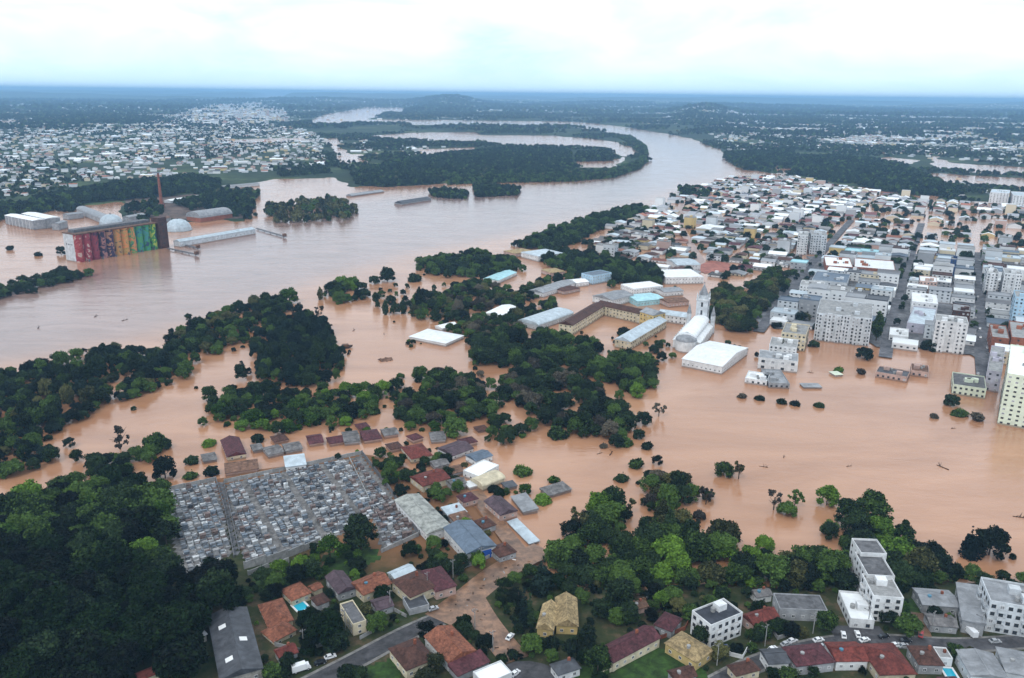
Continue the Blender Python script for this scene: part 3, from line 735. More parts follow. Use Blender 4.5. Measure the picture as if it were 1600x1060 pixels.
     [("shrub", 2), ("broad", 1)], [("leaf_mid", 3), ("leaf_dark", 3), ("leaf_grey", 1)], 8.0, (0.45, 0.75)),
    ("beside the sunken sheds on the flooded lot", [(785, 748), (820, 742), (860, 756), (870, 772), (830, 772), (800, 765)],
     [("shrub", 3), ("broad", 1)], [("leaf_mid", 3), ("leaf_bright", 1), ("leaf_dark", 2)], 7.0, (0.5, 0.9)),
    ("behind the flooded row of roofs", [(470, 668), (560, 655), (640, 650), (700, 652), (700, 664), (600, 668), (500, 678)],
     [("shrub", 2), ("broad", 2)], [("leaf_mid", 3), ("leaf_bright", 1), ("leaf_dark", 3)], 8.5, (0.5, 0.85)),
    ("along the drowned gardens near the river gap", [(570, 455), (600, 440), (645, 425), (650, 440), (640, 470), (610, 490), (585, 480)],
     [("broad", 1), ("bare", 1), ("tall", 1)], [("leaf_mid", 2), ("leaf_dark", 3)], 17.0, (0.5, 0.85)),
    ("round the stepped white apartment house", [(1250, 890), (1310, 880), (1332, 900), (1340, 920), (1310, 925), (1250, 925)],
     [("broad", 4)], [("leaf_dark", 4), ("leaf_mid", 3)], 8.0, (0.7, 1.0)),
    ("in the green pocket right of the stepped apartment house", [(1405, 890), (1430, 880), (1440, 900), (1438, 960), (1415, 985), (1402, 965)],
     [("broad", 3), ("shrub", 1)], [("leaf_mid", 2), ("leaf_dark", 2), ("leaf_bright", 1)], 7.0, (0.5, 0.8)),
]
# far stands, all of them one mass in the photo
FARWOODS = [
    ([(420, 262), (500, 258), (520, 270), (440, 276)], 13, (0.6, 1.0), "leaf_dark"), ([(-300, 345), (0, 330), (60, 310), (180, 288), (310, 276), (345, 284), (340, 298), (230, 308), (90, 318), (60, 328), (0, 342), (-300, 370)], 8.5, (0.9, 1.3), "leaf_dark"),
    ([(560, 272), (610, 252), (680, 243), (700, 238), (780, 233), (880, 231), (893, 240), (893, 262), (700, 270), (690, 285), (600, 290), (550, 287)], 9.0, (0.7, 1.15), "leaf_dark"),
    ([(900, 240), (955, 235), (957, 250), (900, 251)], 9, (0.9, 1.3), "leaf_dark"),
    ([(700, 276), (895, 272), (955, 265), (990, 255), (1008, 242), (1012, 249), (1000, 262), (960, 276), (895, 282), (760, 284), (700, 287)], 9, (0.6, 1.0), "leaf_mid"),
    ([(740, 290), (770, 288), (812, 294), (810, 303), (745, 306)], 8, (0.8, 1.1), "leaf_dark"),
    ([(670, 298), (695, 295), (732, 300), (728, 309), (680, 306)], 8, (0.7, 1.1), "leaf_dark"),
    ([(1240, 252), (1300, 246), (1400, 256), (1478, 292), (1470, 306), (1400, 300), (1330, 286), (1240, 271)], 9, (1.0, 1.5), "leaf_dark"),
    ([(410, 322), (450, 318), (500, 312), (540, 308), (560, 330), (540, 340), (480, 345), (430, 345)], 15, (0.7, 1.5), "leaf_olive"),
    ([(1060, 296), (1085, 292), (1110, 300), (1100, 310), (1065, 306)], 9, (0.9, 1.3), "leaf_dark"),
    ([(270, 316), (345, 305), (385, 312), (395, 322), (300, 330)], 11, (0.8, 1.2), "leaf_dark"),
    ([(195, 322), (240, 312), (260, 330), (225, 345), (200, 340)], 13, (0.6, 1.1), "leaf_dark"), ([(330, 318), (395, 305), (400, 340), (365, 340)], 13, (0.6, 1.2), "leaf_dark"), ([(90, 322), (130, 315), (135, 325), (95, 332)], 11, (0.6, 1.1), "leaf_dark"),
    ([(960, 213), (985, 212), (1010, 228), (1013, 240), (1000, 234), (980, 222)], 9, (0.6, 1.0), "leaf_mid"),
    ([(1130, 240), (1240, 232), (1240, 262), (1160, 264)], 11, (0.8, 1.3), "leaf_dark"),
]
# trees that stand alone in the flood or the gardens: crown centre in the photo
LONE = [
    
    (585, 437, "broad", 4, 0.75, "leaf_dark", "small drowned tree just right of the river edge clump"),
    (605, 432, "broad", 1, 0.95, "leaf_mid", "spreading drowned tree with bare stems between two river clumps"), (500, 458, "tall", 1, 0.65, "leaf_olive", "pale willow like tree alone at the river edge"),
    (452, 465, "broad", 1, 0.9, "leaf_bright", "bright green tree on the tip of the left bank wood"), (648, 434, "shrub", 0, 1.9, "leaf_dark", "dark flat bush right of the drowned spreading tree"), (655, 470, "tall", 0, 0.95, "leaf_dark", "dark column shaped tree left of the flooded gardens"),
    (602, 480, "tall", 1, 0.7, "leaf_dark", "slim dark tree alone in open brown water"), (630, 478, "tall", 1, 0.75, "leaf_dark", "slim dark tree with yellowish foot in open water"), (498, 490, "bare", 0, 0.8, "leaf_grey", "thin bare pair of trees beside the tall dark stand"),
    (510, 512, "bare", 1, 0.9, "leaf_dark", "sparse tree leaning right of the tall dark stand"), (710, 445, "shrub", 1, 1.2, "leaf_dark", "small round bush in the flooded garden pond"),
    (1003, 570, "broad", 1, 1.35, "leaf_mid", "huge round tree at the right end of the school belt"), (996, 612, "broad", 3, 0.8, "leaf_bright", "bright lime tree just below the huge round tree"), (1030, 640, "bare", 1, 0.9, "leaf_grey", "grey half bare bush tree right of the dark thicket"),
    (870, 676, "shrub", 2, 1.9, "leaf_mid", "wide low green bush alone in the brown flood"), 
    (712, 668, "broad", 0, 1.0, "leaf_mid", "round green tree behind the flooded roofs"), (975, 690, "shrub", 0, 1.7, "leaf_mid", "low green bush of the little island right of the wide bush"), (998, 678, "broad", 4, 0.55, "leaf_dark", "small dark crown on the little island"),
    (1011, 697, "shrub", 1, 1.0, "leaf_dark", "dark bush at the right end of the little island"), (943, 696, "shrub", 0, 0.7, "leaf_grey", "tiny brown bush alone left of the little island"), (994, 725, "shrub", 1, 1.5, "leaf_mid", "green bush between the island and the upright clump"),
    (972, 746, "shrub", 0, 1.1, "leaf_dark", "small dark bush in the water left of the upright clump"), (1132, 733, "broad", 4, 0.75, "leaf_mid", "rounded green tree standing alone in the wide flood"), (1155, 738, "bare", 0, 0.75, "leaf_olive", "thin sparse tree right beside the lone rounded tree"),
    (1104, 775, "bare", 1, 0.9, "leaf_grey", "drowned bare grey tree between wood and lone tree"), (865, 750, "shrub", 1, 0.9, "leaf_bright", "small round bush near the sunken grey roofs"), (847, 780, "shrub", 0, 1.5, "leaf_bright", "bright green bush on the flooded lot"),
    (815, 735, "shrub", 2, 1.5, "leaf_mid", "wide bush at the end of the flooded lane"), (240, 694, "broad", 0, 0.9, "leaf_mid", "leafy tree on the tip of the narrow left wood"), (186, 688, "bare", 0, 1.3, "leaf_grey", "tall bare grey tree above the narrow left wood"),
    (327, 692, "shrub", 2, 1.2, "leaf_bright", "bright flat bush in the flood above the cemetery"), (300, 720, "shrub", 1, 1.3, "leaf_dark", "dark bush just above the cemetery corner"), (257, 735, "broad", 3, 0.95, "leaf_dark", "dark tree at the upper left corner of the cemetery"),
    (298, 742, "shrub", 0, 1.3, "leaf_mid", "green bush on the left part of the upper cemetery wall"), (331, 737, "shrub", 1, 1.4, "leaf_dark", "dark bush on the right part of the upper cemetery wall"), (402, 684, "broad", 2, 0.5, "leaf_dark", "small dark tree between the flooded roofs"),
    (563, 835, "broad", 1, 0.95, "leaf_dark", "tall tree at the lower edge of the cemetery"), (848, 900, "conifer", 0, 1.05, "leaf_blue", "dark pointed conifer on the muddy crossing"), (1516, 850, "conifer", 0, 1.0, "leaf_blue", "dark pointed conifer on the right shore"),
    (1548, 853, "broad", 1, 0.95, "leaf_dark", "round dark tree beside the right shore conifer"), (810, 945, "conifer", 1, 1.0, "leaf_dark", "left dark cypress before the tan gabled house"), (819, 950, "conifer", 1, 1.15, "leaf_blue", "middle dark cypress before the tan gabled house"),
    (828, 955, "conifer", 1, 1.0, "leaf_dark", "right dark cypress before the tan gabled house"), (970, 930, "broad", 3, 0.85, "leaf_dark", "dark tree behind the plum roofed house"), (1052, 930, "broad", 4, 0.6, "leaf_mid", "small tree in the mud between wood and dark roofed apartments"),
    (1293, 778, "broad", 3, 0.85, "leaf_bright", "bright tree at the wood's edge over open water"), (1243, 780, "bare", 1, 0.9, "leaf_mid", "sparse leaning tree in the water left of the bright edge tree"), (1210, 785, "bare", 0, 0.8, "leaf_grey", "bare branches poking from the flood left of the leaning tree"),
    (1352, 552, "broad", 4, 0.95, "leaf_dark", "dark tree right below the long white apartment slab"), (1222, 545, "conifer", 1, 1.3, "leaf_dark", "dark column tree beside the stepped flats on the corner"), (1272, 537, "broad", 2, 0.6, "leaf_dark", "small tree left below the long white apartment slab"),
    (1311, 577, "shrub", 0, 1.3, "leaf_bright", "round green bush in the flooded square"), (1346, 581, "shrub", 1, 1.0, "leaf_grey", "brown bush in the flooded square"), (1372, 510, "tall", 0, 1.1, "leaf_mid", "tall green tree along the right end of the apartment slab"),
    (1455, 538, "broad", 2, 0.95, "leaf_dark", "dark tree at the foot of the pale tower"), (1487, 625, "broad", 4, 0.75, "leaf_dark", "tree on the left of the flooded island before the cream block"), (1500, 645, "shrub", 2, 1.5, "leaf_mid", "low bush on the flooded island before the cream block"),
    (1528, 652, "shrub", 1, 1.5, "leaf_grey", "brownish bush at the right end of that flooded island"), (1460, 650, "shrub", 0, 0.8, "leaf_grey", "tiny dark bush left of the flooded island"), (1160, 618, "shrub", 0, 0.9, "leaf_grey", "tiny round bush off the church hall"),
    (1187, 622, "shrub", 2, 0.8, "leaf_dark", "first low bush of the drowned hedge row"), (1222, 627, "shrub", 0, 1.0, "leaf_dark", "second low bush of the drowned hedge row"), (1243, 630, "shrub", 2, 0.8, "leaf_dark", "third low bush of the drowned hedge row"), (1280, 633, "shrub", 2, 0.8, "leaf_dark", "last low bush of the drowned hedge row"),
    (1510, 405, "broad", 1, 1.1, "leaf_mid", "big round tree over the flooded crossing at far right"), (1180, 830, "shrub", 0, 0.1, "leaf_dark", ""),
    (1420, 975, "broad", 4, 0.7, "leaf_mid", "lime green tree right of the stepped apartment house"), (1292, 968, "broad", 4, 0.6, "leaf_mid", "small light tree right of the flat grey hall"), (505, 985, "broad", 1, 0.8, "leaf_black", "black green tree beside the garden pool"),
    (490, 890, "shrub", 0, 1.2, "leaf_bright", "bright round bush below the cemetery wall"), (1085, 860, "broad", 1, 1.2, "leaf_mid", "large rounded crown in the middle of the near shore wood"), (1132, 835, "broad", 0, 1.3, "leaf_olive", "yellow green crown on the near shore wood's edge"),
    (905, 820, "bare", 0, 1.3, "leaf_olive", "pale sparse tree on the wood's left edge"), (975, 790, "bare", 1, 1.2, "leaf_olive", "yellowish sparse tree near the wood's upper tip"), (1365, 800, "broad", 1, 1.35, "leaf_mid", "broad leafy crown above the stepped apartment house"),
    (975, 517, "broad", 2, 0.75, "leaf_dark", "dark tree standing in the flooded school court"), (95, 393, "broad", 3, 0.85, "leaf_dark", "dark tree in the flood left of the painted silos"), (60, 397, "shrub", 0, 1.7, "leaf_dark", "round bush in the flood left of the silo tree"), (15, 388, "shrub", 1, 1.7, "leaf_dark", "bush at the left edge of the silo flood"),
]
LONE = [l for l in LONE if l[6]]

def pick(ws):
    tot = sum(w for _, w in ws); r = rnd.uniform(0, tot)
    for k, w in ws:
        r -= w
        if r <= 0:
            return k
    return ws[-1][0]

def scatter(poly, spacing):
    """jittered points about `spacing` metres apart inside a ground polygon"""
    x0, y0 = poly.min(0); x1, y1 = poly.max(0)
    nx = int((x1 - x0) / spacing) + 2; ny = int((y1 - y0) / (spacing * 0.87)) + 2
    gx, gy = np.meshgrid(np.arange(nx), np.arange(ny))
    px = x0 + (gx + 0.5 * (gy % 2)) * spacing + nprng.uniform(-.38, .38, gx.shape) * spacing
    py = y0 + gy * spacing * 0.87 + nprng.uniform(-.38, .38, gx.shape) * spacing
    px = px.ravel(); py = py.ravel()
    k = inpoly(poly, px, py)
    return px[k], py[k]

# keep-out boxes (world rectangles of buildings, roads) are collected before trees are placed
BLOCK = []      # (cx, cy, ux, uy, halfL, halfW)
def blocked(x, y, pad=0.0):
    x = np.asarray(x, float); y = np.asarray(y, float)
    r = np.zeros(x.shape, bool)
    for cx, cy, ux, uy, hl, hw in BLOCK:
        dx_ = x - cx; dy_ = y - cy
        r |= (np.abs(dx_ * ux + dy_ * uy) < hl + pad) & (np.abs(-dx_ * uy + dy_ * ux) < hw + pad)
    return r
def in_cemetery(x, y):
    r = np.zeros(np.shape(x), bool)
    for p in CEM:
        r |= inpoly(wpoly(p, 0, False), x, y)
    return r
KIND_NAME = {"broad": "broadleaf_tree", "tall": "tall_tree", "conifer": "conifer_tree", "shrub": "bush", "bare": "sparse_tree", "far": "broadleaf_tree"}
MAT_WORD = {"leaf_dark": "dark green", "leaf_black": "blackish green", "leaf_mid": "green", "leaf_bright": "bright green", "leaf_olive": "olive", "leaf_grey": "grey brown", "leaf_blue": "blue green"}
KIND_WORD = {"broad": "broad crowned tree", "tall": "tall narrow tree", "conifer": "conifer", "shrub": "bush", "bare": "sparse half bare tree", "far": "tree"}

def plant_all():
    WBOX = {w_[0]: (min(p[0] for p in w_[1]), max(p[0] for p in w_[1]), min(p[1] for p in w_[1]), max(p[1] for p in w_[1])) for w_ in WOODS}
    cand = []
    for ph, poly, kinds, mats, spc, (s0, s1) in WOODS:
        wp = wpoly(poly, 7.5 if len(poly) > 8 else 6.0, False)
        xs, ys = scatter(wp, spc)
        q1, q2, _ = proj(xs, ys, 2.5)      # trunks stay above the lower edge of the canopy outline
        if "river bank wood on the left" in ph or "tall dark stand" in ph:
            kk = inpoly(np.array(poly, float), q1, q2); xs = xs[kk]; ys = ys[kk]
        # stragglers just outside the outline, gaps inside
        fx, fy = scatter(wp, spc * 1.6); fx = fx + nprng.normal(0, spc * 1.1, len(fx)); fy = fy + nprng.normal(0, spc * 1.3, len(fy))
        fo = ~inpoly(wp, fx, fy)
        if "lower left" in ph: fo &= False
        nin = len(xs); xs = np.concatenate([xs, fx[fo]]); ys = np.concatenate([ys, fy[fo]])
        bl = blocked(xs, ys, 2.0) | in_cemetery(xs, ys)
        gap = vnoise(xs / 13, ys / 18, 55) > (0.88 if "lower left" in ph else 0.84 if "near shore" in ph else 0.77)
        for ii, (x, y, b, gp) in enumerate(zip(xs, ys, bl, gap)):
            if b or (gp and ii < nin):
                continue
            k = pick(kinds) if ii < nin else rnd.choice([pick(kinds), "shrub"]); mt = pick(mats); s = rnd.uniform(s0, s1)
            s *= rnd.choice([0.62, 0.8, 1.0, 1.0, 1.12])
            if ii >= nin: s *= 0.7
            _, _, c = proj(x, y, 5.0)
            cand.append((s * (6 if k in ("broad", "tall") else 3) / float(c), x, y, k, mt, s, ph))
    nl = 0
    for px, py, k, v, s, mt, lab in LONE:
        s = s * (1.5 if (420 < py < 520 and px < 720) else 1.3 if s < 1.2 else 1.05) * (1.2 if k == "bare" else 1.0)
        hc = {"broad": 6.5, "tall": 9, "conifer": 6, "shrub": 1.8, "bare": 6}[k] * s
        x, y = G(px, py, hc, False)
        sink = 0.0
        if not is_land(np.array([x]), np.array([y]))[0]:
            sink = {"broad": 2.6, "tall": 2.0, "conifer": 1.0, "shrub": 0.5, "bare": 2.5}[k] * s; x, y = G(px, py, hc - sink, True)
        if True:
            add_tree(x, y, k, v, s, mt, lab, None, KIND_NAME[k], z=max(float(ground_z(x, y)), 0.0) - sink, cat="bush" if k == "shrub" else "tree"); nl += 1
    cand.sort(key=lambda c: -c[0])
    rest = []
    trees = 0
    for c in cand:
        px, py, _ = proj(c[1], c[2], 5.0)
        onscreen = -20 < px < 1620 and py < 1075
        if trees < 300 - nl and onscreen:
            k = c[3]
            bb = WBOX[c[6]]; fx_ = (px - bb[0]) / (bb[1] - bb[0]); fy_ = (py - bb[2]) / (bb[3] - bb[2])
            pos = ("upper " if fy_ < .33 else "lower " if fy_ > .67 else "") + ("left side" if fx_ < .25 else "left middle" if fx_ < .5 else "right middle" if fx_ < .75 else "right side")
            szw = "small " if c[5] < .72 else "large " if c[5] > 1.05 else ""
            lab = f"{szw}{MAT_WORD[c[4]]} {KIND_WORD[k]} {c[6]}, {pos}"
            if len(lab.split()) > 16: lab = f"{MAT_WORD[c[4]]} {KIND_WORD[k]} {c[6]}, {pos}"
            if len(lab.split()) > 16: lab = f"{szw}{MAT_WORD[c[4]]} {KIND_WORD[k]} {c[6]}"
            if len(lab.split()) > 16: lab = f"{MAT_WORD[c[4]]} tree {c[6]}"
            add_tree(c[1], c[2], k, rnd.randrange(9), c[5], c[4], lab, "trees " + c[6], KIND_NAME[k], cat="bush" if k == "shrub" else "tree"); trees += 1
        elif onscreen or py < 1200:
            rest.append(c)
    return rest

def gn_forest(name, label, srcs, mats, arr):
    """one countless mass of trees: instances of crowns that stand in the scene. arr rows: x, y, z, scale, height factor, material index"""
    arr = np.asarray(arr, float)
    me = bpy.data.meshes.new(name)
    me.vertices.add(len(arr)); me.vertices.foreach_set("co", arr[:, :3].astype(np.float32).ravel())
    at = me.attributes.new("scl", "FLOAT_VECTOR", "POINT"); sv = np.stack([arr[:, 3], arr[:, 3], arr[:, 3] * arr[:, 4]], -1)
    at.data.foreach_set("vector", sv.astype(np.float32).ravel())
    at = me.attributes.new("rot", "FLOAT_VECTOR", "POINT"); rv = np.zeros((len(arr), 3)); rv[:, 2] = nprng.uniform(0, 6.28, len(arr))
    at.data.foreach_set("vector", rv.astype(np.float32).ravel())
    at = me.attributes.new("idx", "INT", "POINT"); at.data.foreach_set("value", (arr[:, 5].astype(np.int32) * len(srcs) + nprng.integers(0, len(srcs), len(arr))).astype(np.int32))
    o = link(name, me)
    g = bpy.data.node_groups.new(name, "GeometryNodeTree")
    g.interface.new_socket("Geometry", in_out="INPUT", socket_type="NodeSocketGeometry"); g.interface.new_socket("Geometry", in_out="OUTPUT", socket_type="NodeSocketGeometry")
    gi_ = g.nodes.new("NodeGroupInput"); go = g.nodes.new("NodeGroupOutput")
    jn = g.nodes.new("GeometryNodeJoinGeometry")
    for mt in mats[::-1]:
        for s_ in srcs[::-1]:
            oi = g.nodes.new("GeometryNodeObjectInfo"); oi.transform_space = "ORIGINAL"; oi.inputs["Object"].default_value = s_; oi.inputs["As Instance"].default_value = False
            sm = g.nodes.new("GeometryNodeSetMaterial"); sm.inputs["Material"].default_value = MATS[mt]
            g.links.new(oi.outputs["Geometry"], sm.inputs["Geometry"])
            ti = g.nodes.new("GeometryNodeGeometryToInstance"); g.links.new(sm.outputs[0], ti.inputs[0]); g.links.new(ti.outputs[0], jn.inputs[0])
    ip = g.nodes.new("GeometryNodeInstanceOnPoints"); ip.inputs["Pick Instance"].default_value = True
    def na(nm, ty):
        a = g.nodes.new("GeometryNodeInputNamedAttribute"); a.data_type = ty; a.inputs["Name"].default_value = nm
        return next(x for x in a.outputs if x.name == "Attribute" and x.enabled)
    g.links.new(gi_.outputs[0], ip.inputs["Points"]); g.links.new(jn.outputs[0], ip.inputs["Instance"])
    g.links.new(na("idx", "INT"), ip.inputs["Instance Index"]); g.links.new(na("scl", "FLOAT_VECTOR"), ip.inputs["Scale"])
    er = g.nodes.new("FunctionNodeEulerToRotation"); g.links.new(na("rot", "FLOAT_VECTOR"), er.inputs[0]); g.links.new(er.outputs[0], ip.inputs["Rotation"])
    g.links.new(ip.outputs[0], go.inputs[0])
    md = o.modifiers.new("trees", "NODES"); md.node_group = g
    tag(o, label, None, None, "stuff")
    return o
# ------------------------------------------------------------------ buildings
def unit_window():
    b = MB()
    b.box(-.5, -.42, -.02, .09, 0, 1, 0); b.box(.42, .5, -.02, .09, 0, 1, 0); b.box(-.42, .42, -.02, .09, 0, .07, 0); b.box(-.42, .42, -.02, .09, .93, 1, 0); b.box(-.03, .03, -.02, .07, .07, .93, 0)
    b.box(-.42, .42, -.02, .03, .07, .93, 1)
    return b
WIN = {"white": unit_window().mesh("window", ["frame_white", "pane"]), "dark": unit_window().mesh("window", ["frame_dark", "pane"])}
WIN["shut"] = unit_window().mesh("window", ["frame_white", "plaster_grey"])
def wmesh(frame):
    return WIN["shut"] if rnd.random() < .22 else WIN[frame]
def unit_door():
    b = MB(); b.box(-.5, .5, -.02, .10, 0, 1, 0); b.box(-.4, .4, .10, .13, .05, .93, 1); return b.mesh("door", ["frame_dark", "door_wood"])
DOOR = unit_door()
SIDES = [(0, -1), (1, 0), (0, 1), (-1, 0)]

def facing(root_xy, rz, s, lim=0.0):
    nx = SIDES[s][0] * math.cos(rz) - SIDES[s][1] * math.sin(rz); ny = SIDES[s][0] * math.sin(rz) + SIDES[s][1] * math.cos(rz)
    d = math.hypot(*root_xy)
    return (-root_xy[0] * nx - root_xy[1] * ny) / d > lim

def put_windows(root, xy, rz, cx, cy, L, W, z0, storeys, sh=2.9, spacing=3.2, w=1.3, h=1.3, frame="white", sides=(0, 1, 2, 3), maxn=40, door=False, sill=0.9):
    for s in sides:
        if not facing(xy, rz, s, -0.05):
            continue
        ln = L if s in (0, 2) else W; off = W / 2 if s in (0, 2) else L / 2
        n = max(1, int((ln - 0.8) / spacing)); n = min(n, maxn)
        ang_ = [math.pi, -math.pi / 2, 0, math.pi / 2][s]     # window +y looks outwards
        for k in range(storeys):
            for i in range(n):
                t = (i + 0.5) / n * ln - ln / 2
                px, py = (t, -off) if s == 0 else (off, t) if s == 1 else (-t, off) if s == 2 else (-off, -t)
                if door and k == 0 and i == n // 2 and s in (0, 1):
                    link("door", DOOR, root, (cx + px, cy + py, z0 + 0.02), ang_, (1.0, 1, 2.1)); continue
                link("window", wmesh(frame), root, (cx + px, cy + py, z0 + k * sh + sill), ang_, (w, 1, h))

def roof_mesh(kind, L, W, h, rh, ov=0.5, axis="L"):
    """closed roof solid over a L x W plan whose eaves sit at height h"""
    b = MB(); a = L / 2 + ov; c = W / 2 + ov; t = 0.22
    sw = (axis == "W")
    if sw: a, c = c, a
    def P3(x, y, z): return (y, x, z) if sw else (x, y, z)
    z0 = h; z1 = h + t; zt = h + t + rh
    base = [P3(-a, -c, z0), P3(a, -c, z0), P3(a, c, z0), P3(-a, c, z0), P3(-a, -c, z1), P3(a, -c, z1), P3(a, c, z1), P3(-a, c, z1)]
    if kind == "gable":
        vs = base + [P3(-a, 0, zt), P3(a, 0, zt)]
        fs = [(3, 2, 1, 0), (0, 1, 5, 4), (2, 3, 7, 6), (1, 2, 6, 9, 5), (3, 0, 4, 8, 7), (4, 5, 9, 8), (6, 7, 8, 9)]
    elif kind == "hip":
        k = min(c, a * 0.92)
        vs = base + [P3(-a + k, 0, zt), P3(a - k, 0, zt)]
        fs = [(3, 2, 1, 0), (0, 1, 5, 4), (1, 2, 6, 5), (2, 3, 7, 6), (3, 0, 4, 7), (4, 5, 9, 8), (6, 7, 8, 9), (5, 6, 9), (7, 4, 8)]
    elif kind == "shed":
        vs = base[:4] + [P3(-a, -c, z1), P3(a, -c, z1), P3(a, c, zt), P3(-a, c, zt)]
        fs = [(3, 2, 1, 0), (4, 5, 6, 7), (0, 1, 5, 4), (1, 2, 6, 5), (2, 3, 7, 6), (3, 0, 4, 7)]
    elif kind == "vault":
        n = 10; vs = []; 
        prof = [(-c, z0)] + [(-c * math.cos(math.pi * i / n), z1 + rh * math.sin(math.pi * i / n)) for i in range(n + 1)] + [(c, z0)]
        m = len(prof)
        vs = [P3(-a, y, z) for y, z in prof] + [P3(a, y, z) for y, z in prof]
        fs = [tuple(range(m)), tuple(reversed(range(m, 2 * m)))] + [((i + 1) % m, i, m + i, m + (i + 1) % m) for i in range(m)]
    if sw:
        fs = [tuple(reversed(f)) for f in fs]
    b.add(vs, fs)
    return b

def ridge_cap(kind, L, W, h, rh, ov, axis):
    a = L / 2 + ov; c = W / 2 + ov
    if axis == "W": a, c = c, a
    if kind == "hip": a = a - min(c, a * 0.92)
    z = h + 0.22 + rh
    b = MB()
    if a < 0.6: a = 0.6
    if axis == "W": b.box(-0.18, 0.18, -a, a, z - 0.08, z + 0.1)
    else: b.box(-a, a, -0.18, 0.18, z - 0.08, z + 0.1)
    return b

def rect3(A, B, C, h, flood):
    """plan rectangle from three eave corners seen in the photo (B between A and C), eaves h above ground"""
    a, b, c = (G(*p, h, flood) for p in (A, B, C))
    u = a - b; v = c - b
    if u[0] * v[1] - u[1] * v[0] > 0:      # keep a right-handed frame: x axis along B->C, y along B->A
        x, y = u, v
    else:
        x, y = v, u
    L = np.linalg.norm(x); W = np.linalg.norm(y)
    a1 = math.atan2(x[1], x[0]); a2 = math.atan2(y[1], y[0]) - math.pi / 2
    d = (a2 - a1 + math.pi) % (2 * math.pi) - math.pi
    k_ = math.sqrt(max(.3, abs(math.cos(d)))); L *= k_; W *= k_      # same floor area when the three corners are not square
    rz = a1 + d * W / (L + W)
    ctr = (a + c) / 2
    return ctr, rz, L, W, (x is u)

def wing(root, rxy, rrz, ctr, rz, L, W, z0, h, roof, rh, roof_m, wall_m, axis="L", storeys=1, frame="white", ridge=True, windows=True, door=False, spacing=3.3, par=0.5, ov=0.45, sh=None, ww=1.2, wh=1.2, sides=(0, 1, 2, 3), base=2.5):
    """one block of a building, as parts of root; root sits at rxy with rotation rrz"""
    dx_, dy_ = ctr[0] - rxy[0], ctr[1] - rxy[1]
    lx = dx_ * math.cos(-rrz) - dy_ * math.sin(-rrz); ly = dx_ * math.sin(-rrz) + dy_ * math.cos(-rrz)
    q = empty("wing_frame", (0, 0, 0)) if False else None
    lr = rz - rrz
    hh = h + (par if roof == "flat" else 0.02)
    wl = MB()
    if roof == "flat":
        t = 0.25
        wl.box(-L / 2, L / 2, -W / 2, W / 2, -base, h - 0.1)
        wl.box(-L / 2, L / 2, -W / 2, -W / 2 + t, h - 0.1, hh); wl.box(-L / 2, L / 2, W / 2 - t, W / 2, h - 0.1, hh)
        wl.box(-L / 2, -L / 2 + t, -W / 2 + t, W / 2 - t, h - 0.1, hh); wl.box(L / 2 - t, L / 2, -W / 2 + t, W / 2 - t, h - 0.1, hh)
    else:
        wl.box(-L / 2, L / 2, -W / 2, W / 2, -base, h + 0.02)
        if roof == "gable":      # gable triangles under the roof
            if axis == "L":
                wl.add([(-L / 2, -W / 2, h), (-L / 2, W / 2, h), (-L / 2, 0, h + rh * 0.98), (L / 2, -W / 2, h), (L / 2, W / 2, h), (L / 2, 0, h + rh * 0.98)], [(0, 2, 1), (3, 4, 5), (0, 3, 5, 2), (1, 2, 5, 4)])
            else:
                wl.add([(-L / 2, -W / 2, h), (L / 2, -W / 2, h), (0, -W / 2, h + rh * 0.98), (-L / 2, W / 2, h), (L / 2, W / 2, h), (0, W / 2, h + rh * 0.98)], [(0, 1, 2), (3, 5, 4), (0, 2, 5, 3), (1, 4, 5, 2)])
    w = wl.build("wall", wall_m, root, (lx, ly, 0), lr)
    if roof == "flat":
        r = MB().box(-L / 2 + .25, L / 2 - .25, -W / 2 + .25, W / 2 - .25, h - 0.1, h + 0.03).build("roof", roof_m, root, (lx, ly, 0), lr)
    else:
        r = roof_mesh(roof, L, W, h, rh, ov, axis).build("roof", roof_m, root, (lx, ly, 0), lr)
        if ridge and roof in ("gable", "hip"):
            ridge_cap(roof, L, W, h, rh, ov, axis).build("ridge_cap", roof_m, r)
    if windows and storeys:
        tmp_xy = ctr
        shh = sh or (h / storeys)
        # windows hang on the wall part's frame: compute in the wing's frame and move to root's
        for s in sides:
            if not facing(tmp_xy, rz, s, -0.05):
                continue
            ln = L if s in (0, 2) else W; off = W / 2 if s in (0, 2) else L / 2
            n = max(1, int((ln - 0.6) / spacing))
            an = [math.pi, -math.pi / 2, 0, math.pi / 2][s]
            for k in range(storeys):
                for i in range(n):
                    tt = (i + 0.5) / n * ln - ln / 2
                    px, py = (tt, -off) if s == 0 else (off, tt) if s == 1 else (-tt, off) if s == 2 else (-off, -tt)
                    gx = lx + px * math.cos(lr) - py * math.sin(lr); gy = ly + px * math.sin(lr) + py * math.cos(lr)
                    if door and k == 0 and i == n // 2:
                        link("door", DOOR, root, (gx, gy, 0.05), an + lr, (1.0, 1, 2.05)); continue
                    link("window", wmesh(frame), root, (gx, gy, k * shh + shh * 0.32), an + lr, (ww, 1, min(wh, shh * 0.6)))
    BLOCK.append((ctr[0], ctr[1], math.cos(rz), math.sin(rz), L / 2, W / 2))
    return w, r, (lx, ly, lr)

